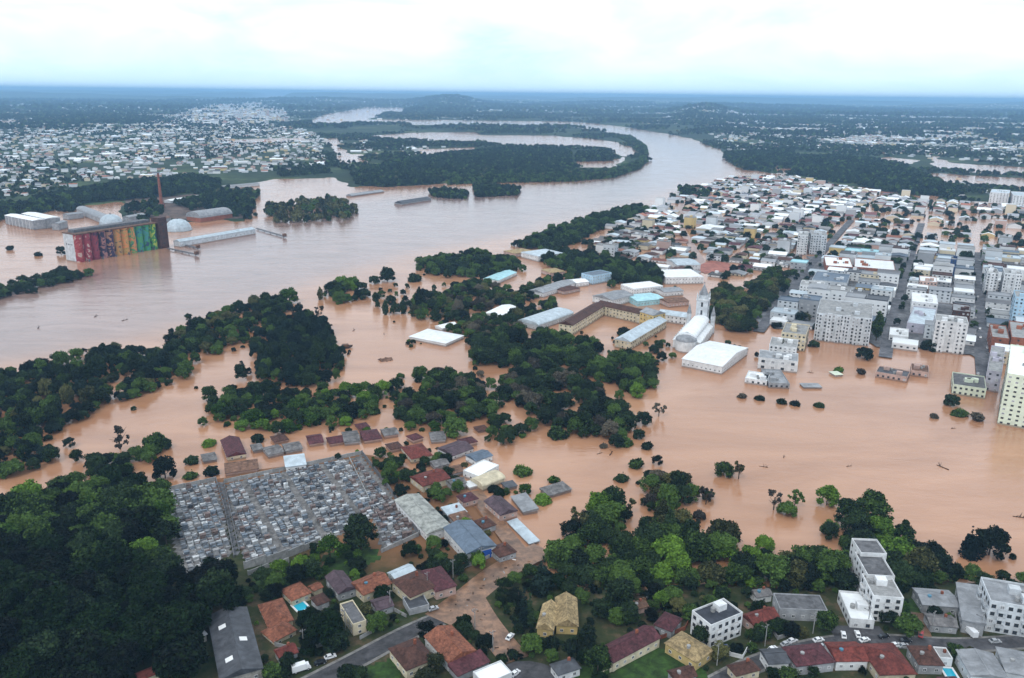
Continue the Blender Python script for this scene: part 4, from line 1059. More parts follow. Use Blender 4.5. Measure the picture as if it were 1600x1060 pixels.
def house(name, label, cat, wings, group=None, flood=False, **kw):
    """wings: (A, B, C, eave height, roof kind, rise, roof material, wall material, ridge 'x' along B->C or 'y' along B->A, storeys)"""
    first = None; out = []
    for A, B, C, h, rf, rh, rm, wm, ax, st in wings:
        ctr, rz, L, W, swap = rect3(A, B, C, h, flood)
        L = max(L, 2.5); W = max(W, 2.5)
        if first is None:
            z0 = 0.0 if flood else float(TL(*ctr))
            first = (ctr, rz); root = empty(name, (ctr[0], ctr[1], z0), rz)
            tag(root, label, cat, group)
        # ax 'x' = ridge along the B->C edge
        bc_is_L = not swap
        axis = "L" if (ax == "x") == bc_is_L else "W"
        k = dict(kw)
        out.append(wing(root, first[0], first[1], ctr, rz, L, W, 0, h, rf, rh, rm, wm, axis, st, **k) + (L, W))
    return root, out

# ---- foreground homes and sheds (photo corners of the eaves)
O, Rr, Br, Mr, Pu, Ta = "tile_orange", "tile_red", "tile_brown", "tile_maroon", "tile_purple", "tile_tan"
mw, mp_, mg, md_, mb_, mc = "metal_white", "metal_pale", "metal_grey", "metal_dark", "metal_bluegrey", "metal_cyan"
pw, pp, pc, py_, pg, pk, pl = "plaster_white", "plaster_pale", "plaster_cream", "plaster_yellow", "plaster_grey", "plaster_pink", "plaster_lilac"
HOMES = [
    ("villa", "orange tiled villa of three wings beside the turquoise garden pool", [((445, 922), (454, 942), (480, 927), 3, "hip", 2, O, pc, "x", 1), ((405, 942), (419, 976), (456, 966), 3.2, "hip", 2.4, O, pc, "y", 1), ((411, 982), (427, 999), (460, 981), 3, "hip", 2, O, pc, "x", 1)]),
    ("house", "cream house with terracotta roof right of the lawn", [((552, 912), (567, 931), (607, 912), 4, "gable", 2.2, O, pc, "x", 1)]),
    ("house", "large red brown tiled house on the bend of the muddy street", [((617, 909), (640, 935), (677, 916), 4.5, "hip", 2.6, Br, pc, "x", 1), ((661, 896), (680, 926), (709, 915), 4.2, "hip", 2.2, Mr, pk, "y", 1)]),
    ("carport", "dark flat carport in front of the large red brown house", [((632, 936), (638, 955), (668, 945), 2.6, "flat", 0, md_, pg, "x", 0)]),
    ("workshop", "blue and white workshop with grey roof by the flooded corner", [((701, 827), (727, 868), (767, 851), 5.5, "gable", 2.0, mb_, pw, "y", 1)]),
    ("warehouse", "long warehouse with bare pale roof at the cemetery's right side", [((626, 782), (665, 840), (697, 823), 4.5, "gable", 1.4, "metal_pale_old", pw, "y", 1)]),
    ("house", "narrow dark roofed house next to the cream terrace block", [((514, 903), (527, 930), (551, 918), 4, "gable", 1.8, Pu, pg, "y", 1)]),
    ("terrace_block", "narrow cream block with roof terrace above the street", [((536, 946), (549, 981), (567, 970), 5, "flat", 0, "concrete_dark", pc, "x", 2)]),
    ("garden_shed", "small orange roofed shed above the pool", [((485, 917), (490, 925), (501, 918), 2.4, "gable", 0.9, O, pc, "x", 0)]),
    ("house", "low pale roofed house behind the large red brown house", [((610, 896), (616, 906), (645, 891), 3.2, "gable", 1, mp_, pg, "x", 1)]),
    ("house", "brown hip roofed house below the tarmac street", [((612, 1015), (634, 1050), (675, 1029), 4, "hip", 3, Br, pc, "x", 1)]),
    ("house", "orange red gabled house with white side wall below the mud junction", [((669, 996), (699, 1038), (737, 1016), 4.2, "gable", 2, O, pw, "y", 1)]),
    ("annex", "dark red lean-to roof attached below the orange red house", [((704, 1042), (715, 1058), (762, 1034), 2.8, "shed", 1, Mr, pg, "x", 0)]),
    ("shop", "white roofed shop cut by the lower edge left of the crossing", [((742, 1052), (755, 1074), (797, 1052), 4, "flat", 0, mw, pw, "x", 1)]),
    ("house", "small red roof half hidden in the black wood", [((213, 1052), (218, 1063), (250, 1052), 3, "gable", 1.2, Rr, pc, "x", 0)]),
    ("barn", "long dark grey barn with skylights at the lower left", [((331, 963), (340, 1068), (404, 1046), 4.5, "gable", 2.2, md_, "wall_stain", "y", 1)]),
    ("garden_shed", "low grey shed between barn and black wood", [((286, 1000), (290, 1009), (320, 993), 2.4, "shed", .7, mg, "wall_stain", "x", 0)]),
    ("house", "tan twin gabled house among dark cypresses", [((848, 946), (841, 980), (865, 985), 4, "gable", 2.6, Ta, py_, "y", 1), ((872, 939), (866, 979), (899, 976), 4, "gable", 2.8, Ta, py_, "y", 1)]),
    ("house", "plum roofed long house with cream side on the lower edge", [((940, 1017), (957, 1040), (1025, 996), 4.2, "gable", 2.2, Mr, pc, "x", 1)]),
    ("house", "straw yellow hip roofed house below the white apartments", [((1042, 1006), (1088, 1036), (1111, 1016), 4, "hip", 2.6, Ta, py_, "y", 1)]),
    ("house", "small maroon roofed house left of the white apartments", [((1026, 976), (1050, 988), (1062, 968), 3.5, "hip", 2, Mr, pg, "x", 1)]),
    ("house", "bright red tiled house right of the white apartments", [((1166, 964), (1176, 980), (1210, 962), 4, "gable", 2, Rr, pk, "x", 1)]),
    ("hall", "flat grey roofed hall with low parapet among trees", [((1213, 932), (1214, 954), (1288, 952), 5, "flat", 0, "concrete_dark", pg, "x", 1)]),
    ("house", "dark red roof at the bottom left of the parked cars", [((1231, 1016), (1242, 1046), (1296, 1031), 4, "hip", 2.2, Mr, pg, "x", 1)]),
    ("house", "red gabled house with white gutter wall below the parked cars", [((1297, 1009), (1303, 1038), (1348, 1029), 4, "gable", 2, Rr, pw, "x", 1)]),
    ("house", "vivid red hip roofed house on the lower edge", [((1350, 1012), (1372, 1060), (1422, 1049), 4, "hip", 3, Rr, pc, "x", 1)]),
    ("house", "rust brown hip roofed house right of the vivid red roof", [((1426, 1014), (1433, 1043), (1466, 1036), 4, "hip", 2.2, Br, pg, "x", 1)]),
    ("house", "low grey roofed house behind the red car", [((1431, 923), (1440, 946), (1494, 946), 4, "gable", 1.2, mg, pg, "x", 1)]),
    ("warehouse", "long slate grey shed left of the right edge apartments", [((1499, 916), (1501, 969), (1534, 972), 6, "shed", .8, mg, pg, "y", 1)]),
    ("house", "grey sheet roofed house in the lower right corner", [((1509, 1024), (1508, 1064), (1560, 1054), 5, "gable", 1.2, mg, pp, "y", 1)]),
    ("house", "grey roofed house at the very lower right edge", [((1569, 1019), (1563, 1056), (1612, 1053), 5, "hip", 1.6, mg, pp, "x", 1)]),
    ("house", "little white box house left of the turquoise pool", [((1461, 1014), (1466, 1031), (1485, 1029), 3.5, "flat", 0, "concrete", pw, "x", 1)]),
    ("house", "dark grey roofed house at the lower edge left of the red roofs", [((1192, 1018), (1200, 1040), (1229, 1034), 4, "gable", 1.4, md_, pw, "x", 1)]),
    ("house", "brown tiled house beside the muddy lane corner", [((742, 815), (755, 827), (773, 820), 3.2, "hip", 1.6, Br, pg, "x", 1)]),
    ("house", "plum roofed house standing at the flooded lane", [((761, 784), (781, 808), (804, 798), 3.4, "gable", 1.8, Pu, pk, "y", 1)]),
    ("house", "dark brown roofed house next to the blue workshop", [((768, 857), (780, 872), (803, 862), 3.2, "hip", 1.6, Br, pg, "x", 1)]),
    ("house", "dark red gabled house with cream base above the warehouse", [((647, 746), (659, 764), (697, 747), 3.8, "gable", 1.8, Rr, pc, "x", 1)]),
    ("house", "low greenish grey roofs between warehouse and lane", [((693, 796), (701, 809), (726, 800), 3, "shed", .8, mp_, pg, "x", 0)]),
    ("house", "weathered brown roof squeezed between villa and narrow dark house", [((488, 935), (495, 947), (512, 939), 3, "hip", 1.6, Br, pg, "x", 1)]),
    ("house", "old brick red roof just above the tarmac street's left end", [((430, 1016), (438, 1030), (464, 1020), 3, "gable", 1.6, Rr, pg, "x", 1)]),
    ("house", "low dark roof between carport and terrace block", [((582, 940), (589, 955), (612, 946), 3, "gable", 1.4, Pu, pg, "x", 1)]),
    ("house", "rusty shed roof behind the blue workshop", [((704, 808), (712, 818), (735, 810), 3, "shed", .8, "metal_rust", pg, "x", 0)]),
    ("house", "small grey roof hidden behind the dark red gabled house", [((700, 752), (706, 761), (726, 754), 3, "gable", 1.2, "fibre_grey", pg, "x", 0)]),
    ("house", "maroon roof between lane and warehouse", [((716, 776), (724, 787), (744, 779), 3, "hip", 1.6, Mr, pk, "x", 1)]),
    ("house", "brown roof below the straw yellow house", [((1046, 1050), (1056, 1066), (1086, 1056), 3.2, "gable", 1.6, Br, pg, "x", 1)]),
    ("house", "dark slate roof at the lower edge beside the cypress gardens", [((862, 1040), (872, 1056), (905, 1044), 3.2, "hip", 1.6, md_, pw, "x", 1)]),
    ("house", "small brick coloured roof in the mud behind the plum house", [((985, 945), (992, 954), (1010, 947), 2.6, "gable", 1.2, "metal_rust", pk, "x", 0)]),
    ("house", "grey roofed cottage at the wood's edge left of the flat hall", [((1176, 925), (1182, 935), (1203, 929), 3, "gable", 1.3, "fibre_grey", pw, "x", 1)]),
    ("house", "maroon roofed house at the bottom right of the winding street", [((1470, 1062), (1478, 1080), (1502, 1074), 3.4, "hip", 1.8, Mr, pg, "x", 1)]),
    ("house", "grey roofed row house above the winding street's right end", [((1448, 962), (1452, 978), (1492, 978), 3.2, "gable", 1.2, "fibre_grey", pg, "x", 1)]),
    ("house", "orange brown roof left of the vivid street bend", [((1140, 1042), (1150, 1058), (1184, 1046), 3.2, "hip", 1.8, Br, pc, "x", 1)]),
]
P("metal_pale_old", (0.42, 0.43, 0.40), 0.8, 0.22, 0.3, stripes=(1.6, "X", 0.25))
FLOODED = [
    ("house", "leftmost maroon roof of the flooded row", [((480, 682), (483, 695), (504, 691), 2, "gable", 1.8, Mr, pk, "x", 0)]), ("house", "second maroon roof of the flooded row", [((512, 685), (515, 695), (536, 690), 2, "gable", 1.8, Mr, pk, "x", 0)]),
    ("house", "pale grey roof in the middle of the flooded row", [((535, 676), (538, 692), (561, 689), 2.4, "gable", 1.6, "fibre_grey", pg, "x", 0)]), ("house", "reddish hip roof right of the pale grey one in the flooded row", [((564, 675), (568, 690), (594, 685), 2.2, "hip", 2, Mr, pk, "x", 0)]),
    ("house", "grey and red patched roof at the right of the flooded row", [((596, 672), (600, 682), (621, 678), 2.2, "gable", 1.5, "fibre_grey", pk, "x", 0)]), ("house", "maroon roof below the middle thicket", [((634, 682), (646, 688), (662, 684), 2.4, "hip", 2, Mr, pk, "x", 0)]),
    ("house", "grey flat pitched roof beside the round green tree", [((670, 678), (675, 688), (697, 687), 2.4, "shed", .8, "fibre_grey", pg, "x", 0)]), ("house", "rust red hip roof with flooded yard", [((631, 700), (641, 720), (671, 711), 3, "hip", 2.6, Rr, pc, "x", 1)]),
    ("house", "purple grey wide roof at the flooded lane end", [((686, 701), (707, 714), (737, 701), 3, "gable", 2, Pu, pw, "x", 1)]), ("house", "blue grey roofed white house in the flood", [((730, 712), (743, 722), (767, 712), 4, "gable", 1.2, mb_, pw, "x", 1)]),
    ("hall", "white flat hall in the flood beside the blue grey house", [((725, 736), (748, 746), (778, 728), 4, "flat", 0, mw, pw, "x", 1)]), ("hall", "cream domed hall at the water's edge", [((741, 751), (753, 764), (783, 747), 3, "vault", 2, "plaster_cream", pc, "x", 0)]),
    ("shed", "light grey sunken sheds on the flooded lot", [((806, 777), (815, 806), (833, 796), 2, "shed", .8, mg, pg, "y", 0)]), ("shed", "dark grey long shed at the tip of the flooded lot", [((848, 766), (857, 777), (889, 764), 1.8, "shed", .8, "fibre_grey", pg, "x", 0)]),
    ("shed", "pale blue long roof lying across the flooded street", [((795, 816), (827, 851), (840, 846), 1.2, "shed", .5, mp_, pp, "y", 0)]), ("house", "grey roof behind the cemetery's upper wall", [((412, 701), (418, 713), (441, 706), 2.2, "gable", 1, "fibre_grey", pg, "x", 0)]),
    ("house", "second grey roof behind the cemetery's upper wall", [((442, 695), (446, 706), (471, 701), 2.2, "gable", 1, "fibre_grey", pg, "x", 0)]), ("house", "white and blue house against the cemetery's upper wall", [((444, 715), (447, 730), (478, 726), 3.4, "shed", .6, mp_, pw, "x", 1)]),
    ("house", "maroon roofed house far left in the flooded row", [((348, 689), (353, 716), (381, 709), 3, "gable", 2, Mr, pc, "y", 1)]), ("house", "low brick red roof along the cemetery's upper wall", [((350, 727), (354, 739), (405, 733), 2.2, "shed", 1, "metal_rust", pk, "x", 0)]),
    ("shed", "grey drowned shed left of the maroon house", [((315, 711), (318, 722), (338, 718), 1.5, "gable", .8, "fibre_grey", pg, "x", 0)]),
    ("house", "maroon hip roof beside the purple grey wide roof", [((716, 688), (723, 696), (744, 690), 2.4, "hip", 1.6, Mr, pk, "x", 0)]), ("house", "small brown roof behind the rust red hip roof", [((604, 695), (610, 704), (628, 699), 2.2, "hip", 1.4, Br, pk, "x", 0)]),
    ("house", "grey sheet roof between rust red and dark red roofs", [((672, 722), (679, 731), (700, 725), 2.4, "gable", 1.2, "fibre_grey", pg, "x", 0)]), ("house", "rusty low roof left of the white flat hall", [((701, 733), (707, 741), (724, 736), 2.4, "shed", .8, "metal_rust", pg, "x", 0)]),
    ("house", "drowned brown roof left of the maroon row", [((424, 683), (429, 692), (449, 687), 1.8, "hip", 1.4, Br, pk, "x", 0)]), ("house", "drowned grey roof at the far left of the row", [((392, 696), (396, 705), (410, 702), 1.8, "gable", 1, "fibre_grey", pg, "x", 0)]),
    ("house", "tiny maroon roof above the flooded row's middle", [((556, 664), (560, 671), (576, 667), 1.6, "hip", 1.2, Mr, pk, "x", 0)]), ("house", "sunken brown roof by the low clump", [((742, 668), (747, 675), (762, 671), 1.4, "hip", 1.2, Br, pk, "x", 0)]),
    ("shed", "white sunken roof left of the cream domed hall", [((728, 756), (733, 763), (745, 758), 2, "shed", .6, mw, pw, "x", 0)]), ("shed", "dark shed roof right of the cream domed hall", [((786, 757), (791, 764), (806, 759), 1.8, "shed", .6, md_, pg, "x", 0)]),
    ("house", "pale pink house behind the flooded river gap trees", [((852, 422), (858, 429), (876, 424), 5, "hip", 2, "tile_tan", pk, "x", 1)]), ("house", "brown hip roof in the wooded gardens behind the school", [((872, 452), (880, 458), (900, 450), 4, "hip", 2, Br, pk, "x", 1)]),
    ("house", "white roofed house between hall and blue block", [((893, 438), (899, 444), (915, 440), 5, "gable", 1.6, mw, pw, "x", 1)]), ("house", "grey roof left of the turquoise low building", [((1030, 452), (1036, 459), (1062, 454), 5, "gable", 1.6, mg, pw, "x", 1)]),
    ("house", "brick coloured house behind the spire's left", [((1036, 468), (1042, 476), (1070, 470), 5, "gable", 1.6, "metal_rust", pk, "x", 1)]),
    # mid ground
    ("hangar", "pale blue vaulted sports hall left of the school", [((822, 503), (840, 515), (884, 489), 5, "vault", 3, mp_, pp, "x", 1)]), ("hall", "long grey gabled hall behind the vaulted sports hall", [((836, 456), (846, 464), (889, 441), 5, "gable", 2.5, mg, pw, "x", 1)]),
    ("apartment_block", "white and blue four storey block behind the school", [((915, 428), (925, 434), (949, 426), 10, "flat", 0, mb_, "plaster_blue", "x", 3)]), ("hall", "grey roofed chapel hall with white gable behind the school", [((935, 463), (957, 473), (981, 461), 7, "gable", 3, mg, pw, "x", 2)]),
    ("hall", "turquoise roofed low building behind the school's back wing", [((985, 463), (992, 475), (1028, 466), 5, "gable", 1.5, mc, "metal_cyan", "x", 1)]), ("hall", "white flat building above the turquoise roof", [((980, 446), (985, 456), (1026, 446), 6, "flat", 0, mw, pw, "x", 2)]),
    ("hall", "big white hall behind the church spire", [((1030, 423), (1036, 436), (1092, 432), 8, "flat", 0, mw, pw, "x", 2)]), ("hall", "light blue roofed building above the big white hall", [((1050, 406), (1054, 417), (1086, 413), 7, "gable", 2, mp_, pw, "x", 2)]),
    ("house", "white roofed house with wet garden in the open flood", [((642, 526), (697, 538), (722, 525), 3, "hip", 2.4, mw, pw, "x", 0)]), ("house", "small white roof behind the house in the open flood", [((683, 510), (690, 515), (712, 508), 3, "gable", 1.6, mw, pw, "x", 0)]),
    ("house", "pale cyan roof among trees near the river", [((762, 436), (780, 441), (801, 426), 4, "gable", 2, mc, pw, "x", 1)]), ("house", "white roof in the gardens left of the sports hall", [((764, 490), (785, 497), (803, 481), 4, "gable", 2, mw, pw, "x", 1)]),
    ("house", "large pale house on the river edge above the garden wood", [((826, 395), (838, 405), (868, 395), 7, "hip", 3, mp_, pw, "x", 2)]), ("house", "pink tinted house left of the large pale house", [((796, 393), (803, 400), (825, 392), 5, "hip", 2.5, "tile_tan", pk, "x", 1)]),
]

def build_homes():
    for nm, lab, wg in HOMES:
        cat = {"villa": "house", "annex": "annex", "terrace_block": "house", "garden_shed": "shed"}.get(nm, nm)
        r, out = house(nm, lab, cat, wg)
        w, rf, (lx, ly, lr), L, W = out[0]
        if nm in ("house", "villa") and rnd.random() < 0.6:     # chimney on the roof
            MB().box(-.45, .45, -.4, .4, 3.2, wg[0][3] + wg[0][5] + 1.2).build("chimney", "brick_red", rf, (L * .2, W * .12, 0))
        if nm == "house" and rnd.random() < 0.5:
            MB().cyl(0, 0, .7, .75, 0, 1.1, 10).build("water_tank", "paint_teal" if rnd.random() < .4 else "concrete", rf, (-L * .22, -W * .1, wg[0][3] + wg[0][5] * .55))
        if nm == "workshop":
            sgn = -1 if facing(tuple(r.location)[:2], r.rotation_euler[2], 0) else 1
            # blue painted front on the end that looks to the flooded corner
            for s in range(4):
                ln = L if s in (0, 2) else W
            b = MB().box(-W * .2, W * .2, 0, .12, 0.1, 4.6)
            rz = r.rotation_euler[2]
            side = 1 if facing((r.location[0], r.location[1]), rz, 1) else 3
            if L > W:
                b.build("painted_front", "paint_blue", r, (L / 2 if side == 1 else -L / 2, 0, 0), -math.pi / 2 if side == 1 else math.pi / 2)
            else:
                b.build("painted_front", "paint_blue", r, (0, -W / 2, 0), math.pi)
        if nm == "barn":
            # translucent panels let into the roof slopes
            along_l = L > W
            for t, sd in ((-.3, -1), (-.05, 1), (.22, -1)):
                q = MB().box(-1.3, 1.3, -1.1, 1.1, -.1, .16).build("skylight", "frame_white", rf)
                zz = wg[0][3] + .22 + wg[0][5] * .56 + .1; sl = math.atan2(wg[0][5], (W if along_l else L) / 2 + .45)
                q.location = (t * L, sd * W * .22, zz) if along_l else (sd * L * .22, t * W, zz)
                q.rotation_euler = (-sd * sl, 0, 0) if along_l else (0, sd * sl, 0)
        if nm == "villa":
            q = MB().box(-2.4, 2.4, -1.5, 1.5, 0, .08).build("solar_panel", "paint_navy", out[1][1], (0, 0, 0))
            q.location = (out[1][3] * .24, -out[1][4] * .05, 4.5); q.rotation_euler = (0, .5, 0)
    for nm, lab, wg in FLOODED:
        cat = nm.replace("_", " ")
        house(nm, lab, "building" if nm == "apartment_block" else cat, wg, flood=True)

# ---- multi-storey blocks
def apartment(name, label, A, B, C, h, storeys, wall_m, roof_m="concrete", flood=True, frame="dark", spacing=3.0, extras=(), ww=1.5, wh=1.5, balc=False, cat="building", par=0.8, fins=0):
    ctr, rz, L, W, swap = rect3(A, B, C, h, flood)
    z0 = 0.0 if flood else float(TL(*ctr))
    root = empty(name, (ctr[0], ctr[1], z0), rz); tag(root, label, cat)
    w, r, _ = wing(root, ctr, rz, ctr, rz, L, W, 0, h, "flat", 0, roof_m, wall_m, "L", storeys, frame=frame, spacing=spacing, par=par, ww=ww, wh=wh)
    rg = random.Random(len(label) * 7 + int(A[0]))
    nt_ = 1 + int(L * W > 200) + int(L * W > 500)
    for i in range(nt_):
        x = rg.uniform(-.32, .32) * L; y = rg.uniform(-.3, .3) * W
        MB().box(-2.0, 2.0, -1.7, 1.7, h + .03, h + 2.6).build("stair_head", wall_m, root, (x, y, 0))
        MB().cyl(0, 0, .9, .95, h + .03, h + 1.6, 10).build("water_tank", "concrete", root, (x + (3.4 if x < 0 else -3.4), y, 0))
    if fins:
        for s in range(4):
            if not facing(ctr, rz, s, 0.1):
                continue
            ln = L if s in (0, 2) else W; off = W / 2 if s in (0, 2) else L / 2
            n = max(1, int(ln / fins)); an = [math.pi, -math.pi / 2, 0, math.pi / 2][s]
            for i in range(n):
                tt = (i + .5) / n * ln - ln / 2
                px, py = (tt, -off) if s == 0 else (off, tt) if s == 1 else (-tt, off) if s == 2 else (-off, -tt)
                dp = rnd.choice([.9, 1.6, 2.2]); MB().box(-fins * .26, fins * .26, 0, dp, -1, h + rnd.choice([-.3, .4, 1.4])).build("window_bay", wall_m, root, (px, py, 0), an)
                q = random.Random(i)
                for k in range(storeys):
                    link("window", wmesh(frame), root, (px + math.sin(-an) * dp, py + math.cos(an) * dp, (k + .34) * h / storeys), an, (1.2, 1, 1.4))
    if balc:
        for s in range(4):
            if not facing(ctr, rz, s, 0.15):
                continue
            ln = L if s in (0, 2) else W; off = W / 2 if s in (0, 2) else L / 2
            n = max(1, int(ln / 6.5)); an = [math.pi, -math.pi / 2, 0, math.pi / 2][s]
            for k in range(1, storeys):
                for i in range(n):
                    tt = (i + .5) / n * ln - ln / 2
                    px, py = (tt, -off) if s == 0 else (off, tt) if s == 1 else (-tt, off) if s == 2 else (-off, -tt)
                    me = apartment.bal.get(wall_m)
                    if me is None:
                        b = MB().box(-1.4, 1.4, 0, 1.1, -.12, 0).box(-1.4, 1.4, 1.02, 1.1, 0, .95).box(-1.4, -1.32, 0, 1.02, 0, .95).box(1.32, 1.4, 0, 1.02, 0, .95)
                        me = apartment.bal[wall_m] = b.mesh("balcony", [wall_m])
                    link("balcony", me, root, (px, py, k * h / storeys), an)
    return root, ctr, rz, L, W
apartment.bal = {}

def build_blocks():
    A = apartment
    A("apartment_house", "white apartment house with flat dark roof above the straw yellow roof", (1078, 956), (1111, 977), (1164, 960), 9.5, 3, pw, "bitumen", False, balc=True)
    # stepped white apartment house: three blocks in a row under one roof line
    root, ctr, rz, L, W = A("apartment_house", "stepped white apartment house with terraces on the near shore", (1352, 903), (1361, 935), (1406, 933), 11, 4, pw, "concrete", False, balc=True)
    for a, b, c, h in (((1341, 872), (1351, 905), (1391, 902), 12, ), ((1335, 852), (1341, 873), (1379, 870), 13)):
        c2, r2, L2, W2, _ = rect3(a, b, c, h, False)
        wing(root, ctr, rz, c2, r2, L2, W2, 0, h, "flat", 0, "concrete_dark", pw, "L", 4, frame="dark", spacing=3.0, par=.9)
    A("garage_hall", "low white roofed annex against the stepped apartment house", (1315, 929), (1326, 970), (1361, 968), 4, 1, pw, "metal_white", False, cat="annex")
    A("apartment_house", "white and grey apartment house cut by the right edge", (1537, 909), (1543, 942), (1664, 957), 13, 4, pp, "metal_grey", False, spacing=2.8, balc=True)
    # city, in the flood or on the edge of it
    A("apartment_slab", "long white apartment slab with vertical window bays on the flooded square", (1283, 468), (1275, 490), (1362, 499), 24, 8, pp, "concrete", spacing=2.9, ww=1.5, wh=1.9, fins=7.0)
    A("corner_flats", "stepped cream flats on the corner by the dark column tree", (1226, 504), (1224, 520), (1262, 526), 14, 4, pc, "concrete")
    A("corner_flats", "white flats with small square windows below the cream flats", (1204, 527), (1204, 540), (1247, 546), 11, 4, pw, "concrete")
    A("office_building", "white double fronted office on the flooded street corner", (1188, 548), (1184, 560), (1246, 566), 9, 2, pw, "metal_grey", spacing=7, ww=2.5, wh=2)
    A("warehouse", "white low canopy roof at the flooded street mouth", (1168, 580), (1166, 592), (1200, 598), 3.5, 1, pw, "metal_white")
    A("warehouse", "grey low roof behind the white canopy", (1190, 578), (1201, 600), (1233, 601), 3.5, 1, pg, "metal_grey")
    A("tower_block", "pale tower with a teal stripe over the dark tree", (1462, 492), (1461, 502), (1512, 507), 26, 8, pw, "concrete", spacing=4, fins=9)
    A("tower_block", "tall mint cream block with white roof at the right edge", (1573, 537), (1581, 585), (1640, 598), 34, 11, "plaster_mint", "metal_white", spacing=3.4, ww=1.6, wh=1.2)
    A("brick_block", "orange brick block left of the mint tower", (1549, 508), (1547, 528), (1574, 530), 14, 4, "plaster_brick", "concrete", spacing=9)
    A("brick_block", "second orange brick block behind the mint tower", (1579, 503), (1578, 528), (1625, 533), 15, 4, "plaster_brick", "concrete", spacing=9)
    A("tower_block", "left white tower of the twin towers on the grey avenue", (1542, 420), (1541, 427), (1559, 428), 24, 8, pw, "concrete", fins=8)
    A("tower_block", "right white tower of the twin towers on the grey avenue", (1569, 420), (1568, 428), (1596, 430), 26, 8, pw, "concrete", fins=8)
    A("tower_block", "left slab of the white twin slabs far up the flooded street", (1248, 362), (1247, 368), (1263, 369), 26, 8, pw, "concrete", fins=8)
    A("tower_block", "right slab of the white twin slabs far up the flooded street", (1267, 361), (1266, 368), (1291, 369), 26, 8, pp, "concrete", fins=8)
    A("tower_block", "dark navy narrow tower in the upper town", (1487, 402), (1486, 406), (1495, 407), 20, 6, "paint_navy", "concrete", spacing=4)
    A("tower_block", "sky blue tower at the right edge beside the grey avenue", (1586, 455), (1585, 465), (1620, 468), 30, 9, "plaster_blue", "concrete")
    A("apartment_slab", "white slab rows at the far right beyond the flood", (1549, 296), (1548, 301), (1578, 303), 22, 7, pw, "metal_pale", spacing=5)
    A("apartment_slab", "white slab at the far right frame edge beyond the flood", (1582, 300), (1581, 306), (1625, 308), 22, 7, pw, "metal_pale", spacing=5)
    A("apartment_house", "low cream block with terraces before the mint tower", (1489, 583), (1488, 602), (1540, 609), 7, 2, "plaster_mint", "concrete_dark", balc=False)
    A("office_building", "lilac grey office beside the mint tower", (1547, 540), (1545, 580), (1568, 585), 15, 4, pl, "concrete")
    A("hall", "long dark and white shed row on the edge of the wide flood", (1372, 572), (1371, 582), (1420, 592), 4, 1, pk, "metal_dark")
    A("hall", "brown roofed shed row right of the long dark shed", (1423, 569), (1424, 580), (1452, 584), 4, 1, pk, "metal_rust")
    A("commercial_hall", "wide white shopping hall with maroon front along the cross street", (1290, 402), (1288, 416), (1330, 418), 9, 2, "plaster_brick", "metal_white", spacing=20)
    A("commercial_hall", "white shopping hall right half along the cross street", (1336, 404), (1334, 418), (1398, 423), 9, 2, "plaster_brick", "metal_white", spacing=20)
    A("commercial_hall", "pale blue glass roofed hall below the shopping hall", (1275, 424), (1270, 438), (1325, 444), 8, 2, pp, "metal_bluegrey", spacing=6)
    A("office_building", "white office with arched top left of the apartment slab", (1252, 438), (1251, 446), (1288, 450), 14, 4, pw, "concrete")
    A("office_building", "pink beige office in the middle of the town centre", (1438, 432), (1436, 440), (1463, 442), 14, 4, pk, "metal_white")
    A("commercial_hall", "pale lilac big roof left of the pale tower", (1424, 478), (1422, 505), (1460, 512), 9, 2, pl, "metal_pale", spacing=9)
    A("commercial_hall", "white parking deck above the lilac roof", (1425, 458), (1424, 472), (1465, 476), 12, 3, pw, "metal_white", spacing=4)
    A("office_building", "brown framed office behind the pale tower", (1489, 475), (1488, 486), (1516, 489), 15, 4, "tile_brown", "metal_grey")
    A("house", "white vaulted house under trees in the town centre", (1390, 512), (1390, 524), (1420, 528), 5, 1, pw, "metal_white", cat="house")
# ------------------------------------------------------------------ roads, lawns, pavements
def strip(name, label, pts, width, mat, dz=0.1, flood=False):
    P_ = [G(x, y, 0, flood) for x, y in pts]
    q = [P_[0]]
    for a, b in zip(P_[:-1], P_[1:]):
        n = max(1, int(np.linalg.norm(b - a) / 4))
        q += [a + (b - a) * (i + 1) / n for i in range(n)]
    q = np.array(q)
    for _ in range(6):
        q[1:-1] = (q[:-2] + q[1:-1] * 2 + q[2:]) / 4
    d = np.gradient(q, axis=0); d /= np.linalg.norm(d, axis=1, keepdims=True); nrm = np.stack([-d[:, 1], d[:, 0]], -1)
    vs = []; fs = []; K = 5
    for i in range(len(q)):
        for k in range(K):
            p = q[i] + nrm[i] * width * (k / (K - 1) - .5)
            vs.append((p[0], p[1], (0.0 if flood else float(TL(p[0], p[1]))) + 0.14 + dz))
    for i in range(len(q) - 1):
        for k in range(K - 1):
            fs.append((i * K + k, (i + 1) * K + k, (i + 1) * K + k + 1, i * K + k + 1))
    fs = [tuple(reversed(f)) for f in fs]
    o = MB().add(vs, fs).build(name, mat); tag(o, label, None, kind="structure")
    for a, b in zip(q[:-1:2], q[2::2]):
        c = (a + b) / 2; u = b - a; l = np.linalg.norm(u)
        if l > 0.1:
            BLOCK.append((c[0], c[1], u[0] / l, u[1] / l, l / 2, width / 2))
    return q, d

